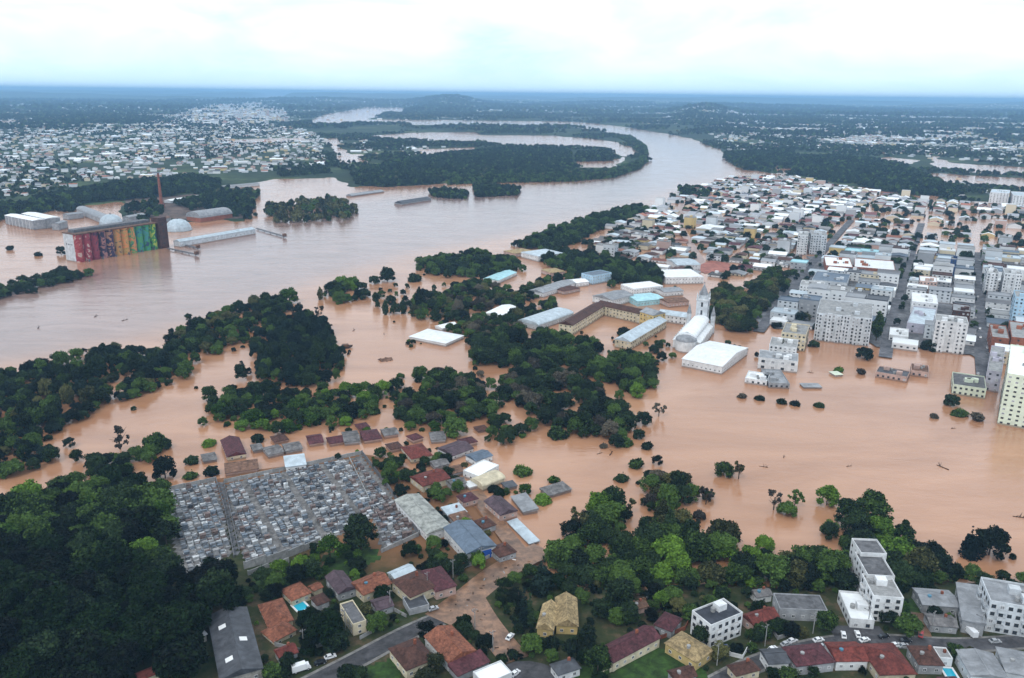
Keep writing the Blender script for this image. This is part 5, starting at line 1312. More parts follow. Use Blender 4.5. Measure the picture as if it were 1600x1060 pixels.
def patch(name, label, pts, mat, dz=0.1, flood=False, block=False):
    if name in ("lawn", "parking_lot"): LAWNS.append(pts)
    w = wpoly(pts, 0, flood)
    # fill with a fine grid so the sheet follows the slope
    x0, y0 = w.min(0); x1, y1 = w.max(0); st = max(2.0, (x1 - x0) / 60)
    xs = np.arange(x0, x1 + st, st); ys = np.arange(y0, y1 + st, st)
    vs = {}; V = []; Fc = []
    def vid_(x, y):
        k = (round(x, 2), round(y, 2))
        if k not in vs:
            vs[k] = len(V); V.append((x, y, (0 if flood else float(TL(x, y))) + 0.14 + dz))
        return vs[k]
    for x in xs[:-1]:
        cx = x + st / 2
        ins = inpoly(w, np.full(len(ys) - 1, cx), ys[:-1] + st / 2)
        for y, k in zip(ys[:-1], ins):
            if k:
                Fc.append((vid_(x, y), vid_(x + st, y), vid_(x + st, y + st), vid_(x, y + st)))
    o = MB().add(V, Fc).build(name, mat); tag(o, label, None, kind="structure")
    return w

LAWNS = []
def build_ground():
    strip("pavement", "grey pavement edging the tarmac street", [(455, 1085), (560, 1031), (640, 987), (686, 968)], 10, "pavement", 0.0)
    strip("road", "dry tarmac street at the bottom left", [(455, 1085), (560, 1031), (640, 987), (690, 966)], 7.4, "asphalt", 0.05)
    strip("muddy_road", "mud covered street running into the flood", [(684, 969), (733, 933), (775, 896), (812, 876), (850, 858)], 13, "mud", 0.06)
    strip("muddy_road", "mud covered street running down to the lower edge", [(735, 932), (756, 972), (782, 1005), (806, 1033)], 11, "mud", 0.09)
    strip("road", "tarmac crossing at the lower edge", [(770, 1075), (806, 1036), (860, 1056), (900, 1085)], 10, "asphalt", 0.12)
    strip("muddy_road", "narrow muddy lane beside the plum roofed house", [(742, 768), (765, 803), (792, 838), (820, 872)], 8, "mud", 0.03)
    strip("pavement", "grey pavement edging the winding street at right", [(1090, 1085), (1180, 1036), (1260, 1011), (1340, 999), (1430, 1004), (1500, 1010), (1640, 1000)], 9, "pavement", 0.0)
    strip("road", "winding tarmac street at the bottom right", [(1090, 1085), (1180, 1036), (1260, 1011), (1340, 999), (1430, 1004), (1500, 1010), (1640, 1000)], 6.6, "asphalt", 0.05)
    strip("muddy_road", "orange dirt lane beside the stepped apartment house", [(1432, 958), (1440, 975), (1446, 995)], 4.5, "mud", 0.09)
    patch("parking_lot", "dark parking lot below the stepped apartment house", [(1300, 978), (1365, 975), (1385, 990), (1370, 1000), (1300, 1003)], "asphalt", 0.09)
    patch("lawn", "bright green lawn below the cemetery", [(505, 868), (545, 852), (590, 858), (595, 875), (570, 885), (545, 900), (515, 905), (503, 890)], "lawn", 0.02)
    patch("lawn", "green garden around the straw yellow roof", [(960, 1045), (1030, 1005), (1040, 1020), (1100, 1045), (1110, 1085), (940, 1085)], "lawn", 0.02)
    patch("lawn", "green verge at the lower edge below the cypresses", [(885, 1050), (940, 1035), (945, 1045), (920, 1085), (880, 1085)], "lawn", 0.02)
    patch("lawn", "garden lawn between the tarmac street and the brown roof", [(575, 1045), (612, 1028), (630, 1060), (640, 1085), (570, 1085)], "lawn", 0.02)
    patch("lawn", "green slope between villa and cemetery wall", [(395, 905), (445, 892), (450, 915), (405, 930)], "lawn", 0.02)
    patch("lawn", "green pocket right of the stepped apartments", [(1404, 940), (1436, 935), (1438, 985), (1408, 990)], "lawn", 0.02)
    patch("bare_soil", "brown trampled soil around the brick chimney", [(195, 312), (335, 302), (396, 304), (388, 342), (300, 345), (200, 337)], "soil", 0.72, True)
    patch("path", "dark path between the two cemetery sections", [(340, 754), (350, 756), (361, 800), (373, 866), (364, 868), (352, 800)], "concrete_dark", 0.02)
    patch("city_pavement", "grey paved ground of the dry town centre", CITY_DRY, "city_ground", 0.76, True)
    for lab, pts, wd in (("grey avenue of the town centre running away at right", [(1541, 590), (1534, 520), (1529, 450), (1527, 400)], 14), ("wet street beside the apartment slab running uphill", [(1383, 560), (1392, 500), (1412, 430), (1440, 350)], 10),
                         ("grey street from the church square into the upper town", [(1185, 520), (1222, 472), (1262, 420), (1330, 345)], 10)):
        strip("road", lab, pts, wd, "asphalt_worn", 0.82, True)
    strip("muddy_road", "pale muddy road from the spire to the far bend", [(1104, 425), (1085, 392), (1066, 360), (1062, 330), (1066, 315)], 11, "mud_pale", 0.3, True)
    patch("muddy_yard", "red mud yard at the end of the pale road behind the spire", [(1085, 418), (1110, 408), (1140, 412), (1140, 424), (1100, 428)], "mud_red", 0.32, True)
P("soil", (0.16, 0.11, 0.09), 0.95, 0.35, 0.03); P("asphalt_worn", (0.15, 0.15, 0.165), 0.85, 0.3, 0.08); P("mud_pale", (0.42, 0.30, 0.26), 0.5, 0.15, 0.1); P("mud_red", (0.40, 0.14, 0.10), 0.7, 0.2, 0.1); P("city_ground", (0.17, 0.17, 0.18), 0.9, 0.3, 0.06, 0.1)

def rectline(p, q, w, h, flood=True):
    a = G(*p, h, flood); b = G(*q, h, flood)
    u = b - a
    return (a + b) / 2, math.atan2(u[1], u[0]), float(np.linalg.norm(u)), w

# ------------------------------------------------------------------ church, school, hall
def build_church():
    a = G(1067, 553, 0, True); b = G(1095, 517, 0, True)
    u = b - a; Ln = float(np.linalg.norm(u)); rz = math.atan2(u[1], u[0]); c = (a + b) / 2
    root = empty("church", (c[0], c[1], 0.3), rz); tag(root, "white church with long rounded roof and pointed spire over the flood", "church")
    L = Ln - 8; W = 22
    MB().box(-L / 2 + 7, L / 2, -W / 2, W / 2, -2, 7).build("aisle_wall", "plaster_white", root)
    MB().box(-L / 2 + 6, L / 2, -W * .31, W * .31, 7, 10.5).build("nave_wall", "plaster_white", root)
    for s in (-1, 1):
        v = [(-L / 2 + 6.5, s * W / 2 + s * .5, 7.0), (L / 2, s * W / 2 + s * .5, 7.0), (L / 2, s * W * .31, 9.0), (-L / 2 + 6.5, s * W * .31, 9.0), (-L / 2 + 6.5, s * W * .31, 7.0), (L / 2, s * W * .31, 7.0)]
        MB().add(v, [(0, 1, 2, 3), (0, 3, 4), (1, 5, 2), (0, 4, 5, 1)]).build("aisle_roof", "metal_white", root)
    roof_mesh("vault", L - 6, W * .62, 10.5, 4.6, .6, "L").build("nave_roof", "metal_white", root, (3, 0, 0), smooth=False)
    # apse with half dome and windows
    n = 9; ap = MB(); pr = [(-L / 2 + 6 - 8.5 * math.sin(math.pi * i / (n - 1)), -8.5 * math.cos(math.pi * i / (n - 1))) for i in range(n)]
    ap.prism(pr, -2, 9); ap_o = ap.build("apse", "plaster_white", root)
    dm = MB(); rings = 4
    vs = []; fs = []
    for k in range(rings + 1):
        ph = math.pi / 2 * k / rings
        for i in range(n):
            t = math.pi * i / (n - 1)
            vs.append((-L / 2 + 6 - 8.9 * math.sin(t) * math.cos(ph), -8.9 * math.cos(t) * math.cos(ph), 9 + 4.5 * math.sin(ph)))
    for k in range(rings):
        for i in range(n - 1):
            fs.append((k * n + i, (k + 1) * n + i, (k + 1) * n + i + 1, k * n + i + 1))
    dm.add(vs, fs).build("apse_roof", "metal_grey", root)
    MB().cyl(0, 0, 3.4, 3.4, 0, .25, 16).build("rose_window", "pane", root, (-L / 2 + 5.95, 0, 12.2)).rotation_euler = (0, -math.pi / 2, 0)
    for i in range(1, n - 1, 1):
        t = math.pi * i / (n - 1)
        link("window", WIN["dark"], root, (-L / 2 + 6 - 8.15 * math.sin(t), -8.15 * math.cos(t), 2.5), math.pi / 2 + (math.pi / 2 - t) * -1 - math.pi / 2 + math.pi / 2 if False else math.atan2(-math.cos(t), -math.sin(t)) - math.pi / 2, (1.3, 1, 3.6))
    nb = 9
    for s in (-1, 1):
        for i in range(nb):
            x = -L / 2 + 11 + i * (L - 16) / (nb - 1)
            link("window", WIN["dark"], root, (x, s * W / 2, 2.2), 0 if s > 0 else math.pi, (1.5, 1, 3.4))
            link("window", WIN["dark"], root, (x, s * W * .31, 9.2), 0 if s > 0 else math.pi, (1.4, 1, 1.1))
            MB().box(-.5, .5, -.6, .6, -2, 7.6).build("buttress", "plaster_white", root, (x + 3.2, s * (W / 2 + .6), 0))
    # tower and spire: height so that the tip meets the photo
    tx = L / 2 + 4.2
    tw = root.matrix_basis @ Vector((tx, 0, 0))
    hh = 30.0
    for h in np.arange(30, 90, .5):
        if proj(tw[0], tw[1], h)[1] < 441:
            hh = float(h); break
    s = 4.9; zb = hh * .64
    MB().box(-s, s, -s, s, -2, zb).build("tower", "plaster_pale", root, (tx, 0, 0))
    MB().box(-s - .4, s + .4, -s - .4, s + .4, zb, zb + .8).build("cornice", "plaster_white", root, (tx, 0, 0))
    MB().cyl(0, 0, 4.2, 4.0, zb + .8, zb + hh * .10, 8).build("belfry", "plaster_pale", root, (tx, 0, 0))
    sp = MB().cyl(0, 0, 4.2, .12, zb + hh * .10, hh - 2.0, 8).build("spire", "metal_grey", root, (tx, 0, 0))
    MB().box(-.12, .12, -.12, .12, hh - 2.2, hh).box(-.12, .12, -.7, .7, hh - 1.0, hh - .75).build("cross", "frame_dark", sp)
    for ax in (-1, 1):
        for ay in (-1, 1):
            MB().cyl(0, 0, .7, .6, zb, zb + 3, 6).cyl(0, 0, .8, .05, zb + 3, zb + 7, 6).build("pinnacle", "plaster_pale", root, (tx + ax * (s - .4), ay * (s - .4), 0))
    for k in range(3):
        for sd, an in (((0, -s), math.pi), ((s, 0), -math.pi / 2), ((0, s), 0), ((-s, 0), math.pi / 2)):
            if k == 0 and sd[0] < 0: continue
            link("window", WIN["dark"], root, (tx + sd[0], sd[1], zb * (.3 + .25 * k)), an, (1.7, 1, 4.0))
    for sy in (-1, 1):       # stair turrets with small spires
        MB().cyl(0, 0, 2.0, 2.0, -2, 16, 8).build("stair_turret", "plaster_pale", root, (L / 2 - 1, sy * (W / 2 - .5), 0))
        MB().cyl(0, 0, 2.2, .05, 16, 25, 8).build("turret_spire", "metal_grey", root, (L / 2 - 1, sy * (W / 2 - .5), 0))
    BLOCK.append((c[0], c[1], math.cos(rz), math.sin(rz), L / 2 + 12, W / 2 + 2))
    # parish hall
    house("parish_hall", "big white gabled hall right in front of the church", "hall", [((1080, 561), (1135, 580), (1155, 544), 6.5, "gable", 3.2, mw, pw, "y", 1)], flood=True)
    # school: one building of wings around a flooded court
    spec = [((884, 508), (936, 477), 13, 9, Br, pc, 3), ((938, 475), (1012, 491), 13, 9, Br, pc, 3), ((1010, 486), (1030, 492), 16, 12, mg, py_, 3), ((973, 533), (1030, 500), 14, 7, mp_, pc, 2), ((1032, 489), (1076, 495), 12, 7, mp_, pw, 2)]
    root = None
    for p, q, w, h, rm, wm, st in spec:
        ct, rz, Lg, Wd = rectline(p, q, w, h)
        if root is None:
            root = empty("school", (ct[0], ct[1], 0.3), rz); tag(root, "cream school with brown roofs around a flooded courtyard", "school"); f0 = (ct, rz)
        wing(root, f0[0], f0[1], ct, rz, Lg, Wd, 0, h, "gable", 3, rm, wm, "L", st, frame="dark", spacing=3.6)

# ------------------------------------------------------------------ silos and mills on the left bank
def mural(name, a, b, c):
    m = bpy.data.materials.new(name); m.use_nodes = True; t = m.node_tree; bs = t.nodes["Principled BSDF"]; bs.inputs["Roughness"].default_value = .8
    tc_ = nn(t, "ShaderNodeTexCoord"); n = nn(t, "ShaderNodeTexNoise"); n.inputs["Scale"].default_value = .10; n.inputs["Detail"].default_value = 3; n.inputs["Distortion"].default_value = 1.8
    ge_ = nn(t, "ShaderNodeNewGeometry"); t.links.new(ge_.outputs["Position"], n.inputs["Vector"])
    r = nn(t, "ShaderNodeValToRGB"); r.color_ramp.interpolation = "CONSTANT"
    r.color_ramp.elements[0].position = 0; r.color_ramp.elements[0].color = (*a, 1)
    r.color_ramp.elements[1].position = .47; r.color_ramp.elements[1].color = (*b, 1)
    e_ = r.color_ramp.elements.new(.60); e_.color = (*c, 1)
    t.links.new(n.outputs["Fac"], r.inputs[0]); t.links.new(r.outputs[0], bs.inputs["Base Color"])
    MATS[name] = m; return name

def build_silos():
    a = G(124, 411, 0, True); b = G(250, 389, 0, True)
    u = b - a; L = float(np.linalg.norm(u)); rz = math.atan2(u[1], u[0])
    hh = 20
    for h in np.arange(20, 60, .5):
        if proj(a[0], a[1], h)[1] < 368:
            hh = float(h); break
    root = empty("painted_silo", (a[0], a[1], 0), rz); tag(root, "long grain silo with a colourful abstract mural standing in the river flood", "silo")
    D = 26
    MB().box(0, L, 5.5, D, -2, hh).build("body", "plaster_pale", root)
    MB().box(-.6, L + .6, -.5, D + .6, hh, hh + 1.2).build("roof", "metal_rust", root)
    MB().box(4, L - 4, 9, D - 5, hh + 1.2, hh + 4.5).build("conveyor_gallery", "concrete_dark", root)
    cols = [((.22, .02, .03), (.30, .05, .05), (.42, .30, .26)), ((.45, .33, .30), (.26, .03, .05), (.16, .02, .04)), ((.16, .02, .04), (.22, .03, .05), (.06, .02, .05)), ((.30, .14, .13), (.04, .02, .05), (.02, .015, .04)), ((.35, .18, .12), (.03, .02, .06), (.05, .02, .05)),
            ((.50, .20, .06), (.36, .22, .08), (.10, .06, .05)), ((.58, .22, .07), (.42, .26, .08), (.14, .10, .05)), ((.52, .20, .08), (.10, .26, .08), (.03, .10, .14)), ((.06, .26, .10), (.03, .18, .20), (.02, .06, .12)), ((.05, .22, .22), (.04, .24, .08), (.02, .05, .12)), ((.34, .40, .06), (.05, .22, .05), (.02, .05, .08))]
    n = len(cols); wd = L / n
    for i, c3 in enumerate(cols):
        mt = mural("mural_paint", *[tuple(min(.8, 1.1 * v_) for v_ in q_) for q_ in c3])
        k = 10; pr = [(wd / 2 - wd / 2 * math.cos(math.pi * j / k), 5.6 - 5.4 * math.sin(math.pi * j / k)) for j in range(k + 1)]
        MB().prism(pr[::-1][::-1], -2, hh - .01).build("silo_bay", MATS[mt], root, (i * wd, 0, 0))
    MB().box(L + .3, L + 13, -2, 12, -2, hh + 7).build("elevator_tower", "tile_brown", root)
    for k in range(4):
        link("window", WIN["dark"], root, (L + 6.5, -2, 6 + k * 8), math.pi, (2.2, 1, 2.0))
        link("window", WIN["dark"], root, (-0.0, 10 + k * 3.6, 20), math.pi / 2, (1.5, 1, 1.6))
    for k in range(6): MB().box(-.25, .25, -3, 0, -3, 3).build("quay_pile", "concrete_dark", root, (L * .1 + k * L * .16, -1.5, 0))
    BLOCK.append((float((a + b)[0] / 2), float((a + b)[1] / 2), u[0] / L, u[1] / L, L / 2 + 14, 30))
    def tank(label, A, B, C, h):
        ct, r_, l, w, _ = rect3(A, B, C, h, True)
        ro = empty("storage_block", (ct[0], ct[1], 0), r_); tag(ro, label, "silo")
        MB().box(-l / 2, l / 2, -w / 2, w / 2, -2, h).build("wall", "plaster_grey", ro)
        roof_mesh("gable", l, w, h, 1.4, .4, "L" if l > w else "W").build("roof", "metal_white", ro)
        m_ = max(l, w); nr = 8
        for i in range(1, nr):
            t_ = -m_ / 2 + m_ * i / nr
            for sd in (-1, 1):
                if l > w: MB().box(-.25, .25, -.3, .3, 0, h - .2).build("rib", "frame_white", ro, (t_, sd * w / 2, 0))
                else: MB().box(-.3, .3, -.25, .25, 0, h - .2).build("rib", "frame_white", ro, (sd * l / 2, t_, 0))
    tank("left white ribbed storage block at the far left flood", (16, 335), (53, 349), (62, 345), 14)
    tank("right white ribbed storage block at the far left flood", (43, 333), (71, 345), (84, 341), 15)
    def long(name, label, p, q, w, h, roof, rh, rm, wm, st=0):
        ct, r_, l, w_ = rectline(p, q, w, h)
        ro = empty(name, (ct[0], ct[1], 0.2), r_); tag(ro, label, "hall")
        wing(ro, ct, r_, ct, r_, l, w_, 0, h, roof, rh, rm, wm, "L", st, spacing=8)
        return ro
    long("mill_hall", "pale green vaulted mill hall behind the painted silo", (128, 327), (172, 344), 17, 7, "vault", 5, "metal_grey", pg)
    long("mill_hall", "grey vaulted warehouse right of the brick chimney", (302, 340), (352, 333), 34, 7, "vault", 9, "metal_grey", "plaster_brick")
    long("quay_hall", "long white quay hall along the river right of the silo", (276, 378), (394, 358), 13, 7, "gable", 2.5, mp_, pp, 1)
    long("mill_hall", "light block with ribs left of the vaulted mill hall", (102, 336), (126, 333), 14, 8, "gable", 2, mg, pg)
    long("mill_hall", "small grey mill house just behind the painted silo", (196, 340), (222, 335), 12, 8, "gable", 2, mg, pg)
    long("mill_hall", "rusty shed behind the white peaked cover", (240, 345), (262, 340), 12, 6, "gable", 2, "metal_rust", pg)
    long("mill_hall", "narrow grey silo house at the left of the light ribbed block", (86, 350), (100, 346), 10, 10, "gable", 1.5, mg, pg)
    long("mill_hall", "long white roof behind the brick chimney", (262, 314), (322, 305), 16, 5, "gable", 2, mw, pp)
    long("mill_hall", "flat dark shed on the flooded field behind the chimney", (347, 292), (402, 287), 16, 5, "gable", 2, mg, pp)
    long("mill_hall", "low brown sheds between chimney and dark tree belt", (205, 318), (250, 312), 16, 5, "gable", 2, "metal_rust", pk)
    long("mill_hall", "half sunk dark shed in the river beyond the quay", (622, 318), (668, 311), 18, 3, "gable", 4, md_, pg)
    long("mill_hall", "narrow sunk shed roof left of the half sunk dark shed", (545, 306), (596, 299), 14, 2, "gable", 3, mg, pg)
    # white domes of the grain piles
    for lab, px, py, r, h in (("white dome cover at the end of the pale mill hall", 174, 350, 17, 15), ("white peaked cover right beside the painted silo", 279, 360, 19, 17)):
        x, y = G(px, py, 0, True)
        o = MB(); nseg, nr = 18, 5; vs = []; fs = []
        for k in range(nr + 1):
            rr = r * math.cos(math.pi / 2 * k / nr) ** .9 if k < nr else 0.05; z = h * math.sin(math.pi / 2 * k / nr)
            vs += [(rr * math.cos(6.2832 * i / nseg), rr * math.sin(6.2832 * i / nseg), z) for i in range(nseg)]
        for k in range(nr):
            fs += [(k * nseg + i, k * nseg + (i + 1) % nseg, (k + 1) * nseg + (i + 1) % nseg, (k + 1) * nseg + i) for i in range(nseg)]
        rt = empty("grain_dome", (x, y, 0)); tag(rt, lab, "dome")
        o.add(vs, fs).build("cover", "metal_pale", rt); MB().cyl(0, 0, r + .3, r + .3, -2, .8, 18).build("ring_wall", "concrete", rt)
        MB().cyl(0, 0, 1.2, 1.0, h - .3, h + 1.5, 8).build("vent", "concrete_dark", rt)
        BLOCK.append((x, y, 1, 0, r, r))
    x, y = G(253, 326, 0, True)
    for h in np.arange(20, 80, .5):
        if proj(x, y, h)[1] < 271: break
    ch = empty("brick_chimney", (x, y, 0)); tag(ch, "tall brick chimney rising behind the painted silo", "chimney")
    MB().box(-4, 4, -4, 4, -1, 9).build("base", "brick_red", ch); MB().cyl(0, 0, 2.9, 1.7, 9, h, 14).build("shaft", "brick_red", ch); MB().cyl(0, 0, 2.1, 2.1, h, h + 1, 14).build("rim", "concrete_dark", ch)
    for lab, p, q in (("dark loading jetty right of the painted silo", (262, 388), (309, 398)), ("second dark jetty just above the first one", (282, 381), (311, 388)), ("loading arm jetty at the end of the quay hall", (401, 357), (446, 370))):
        a_ = G(*p, 2, True); b_ = G(*q, 2, True); u_ = b_ - a_; l = float(np.linalg.norm(u_)); ro = empty("jetty", (a_[0], a_[1], 0), math.atan2(u_[1], u_[0])); tag(ro, lab, "jetty")
        MB().box(0, l, -1.5, 1.5, 1.6, 2.4).build("deck", "concrete_dark", ro)
        for i in range(5): MB().cyl(0, 0, .5, .5, -3, 1.6, 7).build("pile", "concrete_dark", ro, (l * (.05 + i * .22), 0, 0))
        MB().box(-2.2, 2.2, -2.2, 2.2, 2.4, 6).build("machine_house", "metal_rust", ro, (l - 2.5, 0, 0))

# ------------------------------------------------------------------ cemetery
CEM = [[(264, 768), (337, 753), (350, 800), (362, 868), (335, 880), (284, 902), (270, 850)], [(352, 757), (543, 717), (566, 757), (588, 806), (560, 826), (520, 840), (450, 868), (385, 885), (372, 850), (360, 800)], [(549, 716), (565, 712), (608, 768), (652, 836), (596, 862), (572, 770)]]
P("cemetery_paving", (0.22, 0.21, 0.205), 0.9, 0.3, 0.4)
def build_cemetery():
    for i, c in enumerate((("granite_grey", (.26, .28, .31)), ("granite_blue", (.20, .24, .29)), ("marble_white", (.62, .64, .66)), ("granite_brown", (.20, .15, .14)), ("granite_dark", (.09, .10, .12)), ("stone_pale", (.40, .40, .41)))):
        P(c[0], c[1], .6, .2, .8)
    mats = ["granite_grey", "granite_blue", "marble_white", "granite_brown", "granite_dark", "stone_pale"]
    wts = [28, 16, 15, 15, 8, 18]
    def tomb(k):
        b = MB()
        if k == 0: b.box(-1.1, 1.1, -.55, .55, -.3, .45).box(-1.0, 1.0, -.45, .45, .45, .6).box(1.0, 1.15, -.5, .5, .3, 1.3)
        elif k == 1: b.box(-1.1, 1.1, -.55, .55, -.3, .9).box(-1.15, 1.15, -.6, .6, .9, 1.02).box(.8, .95, -.08, .08, 1.02, 2.0).box(.8, .95, -.35, .35, 1.5, 1.68)
        elif k == 2: b.box(-1.15, 1.15, -.7, .7, -.3, 2.0).add([(-1.25, -.8, 2.0), (1.25, -.8, 2.0), (1.25, .8, 2.0), (-1.25, .8, 2.0), (-1.25, 0, 2.5), (1.25, 0, 2.5)], [(0, 1, 5, 4), (2, 3, 4, 5), (1, 2, 5), (3, 0, 4), (3, 2, 1, 0)])
        else: b.box(-1.1, 1.1, -.5, .5, -.3, .3).box(.7, 1.05, -.45, .45, .3, 1.1).box(-.9, .5, -.3, .3, .3, .38)
        return b
    protos = [tomb(k) for k in range(4)]; names = ["tomb", "tomb", "burial_vault", "tomb"]
    meshes = [[protos[k].mesh(names[k], [m]) for m in mats] for k in range(4)]
    far = MB(); items = []
    a = G(352, 757); b = G(543, 717); u = (b - a) / np.linalg.norm(b - a); v = np.array([-u[1], u[0]])
    if v[1] > 0: v = -v
    rz = math.atan2(u[1], u[0])
    for ci, poly in enumerate(CEM):
        w = patch("cemetery_ground", ["pale paved ground of the cemetery's left section", "pale paved ground of the cemetery's main section", "pale paved ground of the cemetery's right strip"][ci], poly, "cemetery_paving", 0.02)
        du = 3.0 if ci != 0 else 2.9; dv = 1.55
        for i in range(-10, 60):
            for j in range(-5, 80):
                if (i % 7) == 3 and ci != 0: continue
                if (j % 13) == 6: continue
                p = a + u * (i * du + rnd.uniform(-.15, .15)) + v * (j * dv + rnd.uniform(-.12, .12))
                if inpoly(w, np.array([p[0]]), np.array([p[1]]))[0] and rnd.random() < .95:
                    ins = all(inpoly(w, np.array([p[0] + q[0]]), np.array([p[1] + q[1]]))[0] for q in ((.9, 0), (-.9, 0), (0, 1.2), (0, -1.2)))
                    if ins: items.append((p[0], p[1], ci))
        cx, cy = w.mean(0)
        for i in range(len(w)):       # keep trees out
            pass
    xs = np.array([p[0] for p in items]); ys = np.array([p[1] for p in items])
    dk = np.hypot(xs, ys); order = np.argsort(dk)
    near = set(order[:300].tolist())
    mcol = {"granite_grey": "grey", "granite_blue": "blue grey", "marble_white": "white", "granite_brown": "brown", "granite_dark": "dark", "stone_pale": "pale"}
    sect = ["left section of the cemetery", "main section of the cemetery", "right strip of the cemetery"]
    for i, (x, y, ci) in enumerate(items):
        k = rnd.choices([0, 1, 2, 3], [4, 4, 1.6, 3])[0]; mi = rnd.choices(range(6), wts)[0]
        if ci == 2 and rnd.random() < .4: mi = 3
        s = (rnd.uniform(.85, 1.1), rnd.uniform(.9, 1.15), rnd.uniform(.6, 1.35)); z = float(TL(x, y)) + .16; fl = rz + (math.pi if rnd.random() < .3 else 0) + rnd.uniform(-.03, .03)
        if i in near:
            o = link(names[k], meshes[k][mi], None, (x, y, z), fl, s)
            tag(o, f"{mcol[mats[mi]]} stone {'vault' if k == 2 else 'tomb'} in the lower rows of the {sect[ci]}", "tomb", f"tombs in the {sect[ci]}")
        else:
            c_, s_ = math.cos(fl), math.sin(fl)
            far.add([(x + (p[0] * s[0] * c_ - p[1] * s[1] * s_), y + (p[0] * s[0] * s_ + p[1] * s[1] * c_), z + p[2] * s[2]) for p in protos[k].v], protos[k].f, mi)
    o = far.build("tombs", mats); tag(o, "close packed tombs filling the upper rows of the cemetery", None, None, "stuff")
    # walls
    def wall(label, pts, h=2.2, t=.35, mat="concrete"):
        q = [G(*p) for p in pts]
        r = empty("cemetery_wall", (q[0][0], q[0][1], float(TL(*q[0]))), 0); tag(r, label, "wall")
        for p0, p1 in zip(q[:-1], q[1:]):
            d = p1 - p0; l = float(np.linalg.norm(d)); n = max(1, round(l / 9))
            for k in range(n):
                pp0 = p0 + d * k / n; an = math.atan2(d[1], d[0]); zz = float(TL(*pp0)) - r.location[2]
                ln = l / n
                MB().box(0, ln - .02, -t / 2, t / 2, -1, h).build("wall_panel", mat, r, (pp0[0] - q[0][0], pp0[1] - q[0][1], zz), an)
                MB().box(-.2, .2, -.28, .28, -1, h + .25).build("pier", mat, r, (pp0[0] - q[0][0], pp0[1] - q[0][1], zz), an)
    wall("grey upper wall of the cemetery's left section", [(262, 767), (338, 751)]); wall("grey upper wall of the cemetery's main section", [(351, 755), (450, 734), (565, 710)])
    wall("dark long wall along the cemetery's right edge", [(566, 711), (609, 767), (654, 837)], 2.6, mat="concrete_dark"); wall("pale lower wall of the cemetery's right strip", [(654, 838), (596, 864)])
    wall("dark wall lining the path between the cemetery's left and main sections", [(338, 752), (352, 800), (366, 872)], 2.0, mat="concrete_dark"); wall("second dark wall of that cemetery path", [(350, 757), (360, 800), (374, 862)], 1.6, mat="concrete_dark")
    wall("long pale lower wall of the cemetery's main section", [(382, 889), (450, 871), (500, 852)], 3.2); wall("outer pale wall below the main section", [(388, 899), (452, 880)], 2.0)
    wall("thin wall between the cemetery's main section and right strip", [(546, 717), (569, 765), (592, 812)], 1.2)

# ------------------------------------------------------------------ vehicles, pools, floating things
def car_proto(color, kind="car"):
    r = empty("parked_car", (0, 0, 0))
    b = MB()
    if kind == "car":
        b.extrude_y([(-2.1, .28), (-2.15, .62), (-2.0, .86), (-1.15, .93), (1.15, .95), (1.95, .82), (2.15, .55), (2.1, .28)], -.86, .86); b.build("body", "car_" + color, r)
        MB().extrude_y([(-1.75, .94), (-1.1, 1.42), (.35, 1.45), (1.15, .95)], -.72, .72).build("cabin", "car_" + color, r)
        for s in (-1, 1): MB().extrude_y([(-1.45, .99), (-1.0, 1.36), (.3, 1.38), (.95, .99)], s * .725 - .015, s * .725 + .015).build("window", "pane", r)
        MB().add([(.42, -.66, 1.44), (.42, .66, 1.44), (1.17, .66, .98), (1.17, -.66, .98)], [(0, 3, 2, 1)]).build("windscreen", "pane", r)
        MB().add([(-1.13, -.62, 1.42), (-1.13, .62, 1.42), (-1.78, .62, .97), (-1.78, -.62, .97)], [(0, 1, 2, 3)]).build("rear_window", "pane", r)
        wx, wy, wr = 1.3, .8, .32
        for s in (-1, 1): MB().box(-.02, .06, -.16, .16, 0, .14).build("headlight", "frame_white", r, (2.1, s * .6, .6))
    else:
        b.box(-3.4, 1.5, -1.1, 1.1, .7, 3.0); b.build("box_body", "car_" + color, r)
        MB().extrude_y([(1.55, .5), (1.55, 2.3), (2.6, 2.25), (3.1, 1.4), (3.2, .5)], -1.0, 1.0).build("cab", "car_" + color, r)
        MB().add([(2.63, -.85, 2.2), (2.63, .85, 2.2), (3.1, .85, 1.45), (3.1, -.85, 1.45)], [(0, 3, 2, 1)]).build("windscreen", "pane", r)
        wx, wy, wr = 2.2, .95, .45
    for sx in (-1, 1):
        for sy in (-1, 1):
            w = MB().cyl(0, 0, wr, wr, -.11, .11, 12).build("wheel", "rubber", r, (sx * wx, sy * wy, wr)); w.rotation_euler = (math.pi / 2, 0, 0)
            MB().cyl(0, 0, wr * .55, wr * .55, -.12, .12, 10).build("rim", "car_silver", w)
    return r

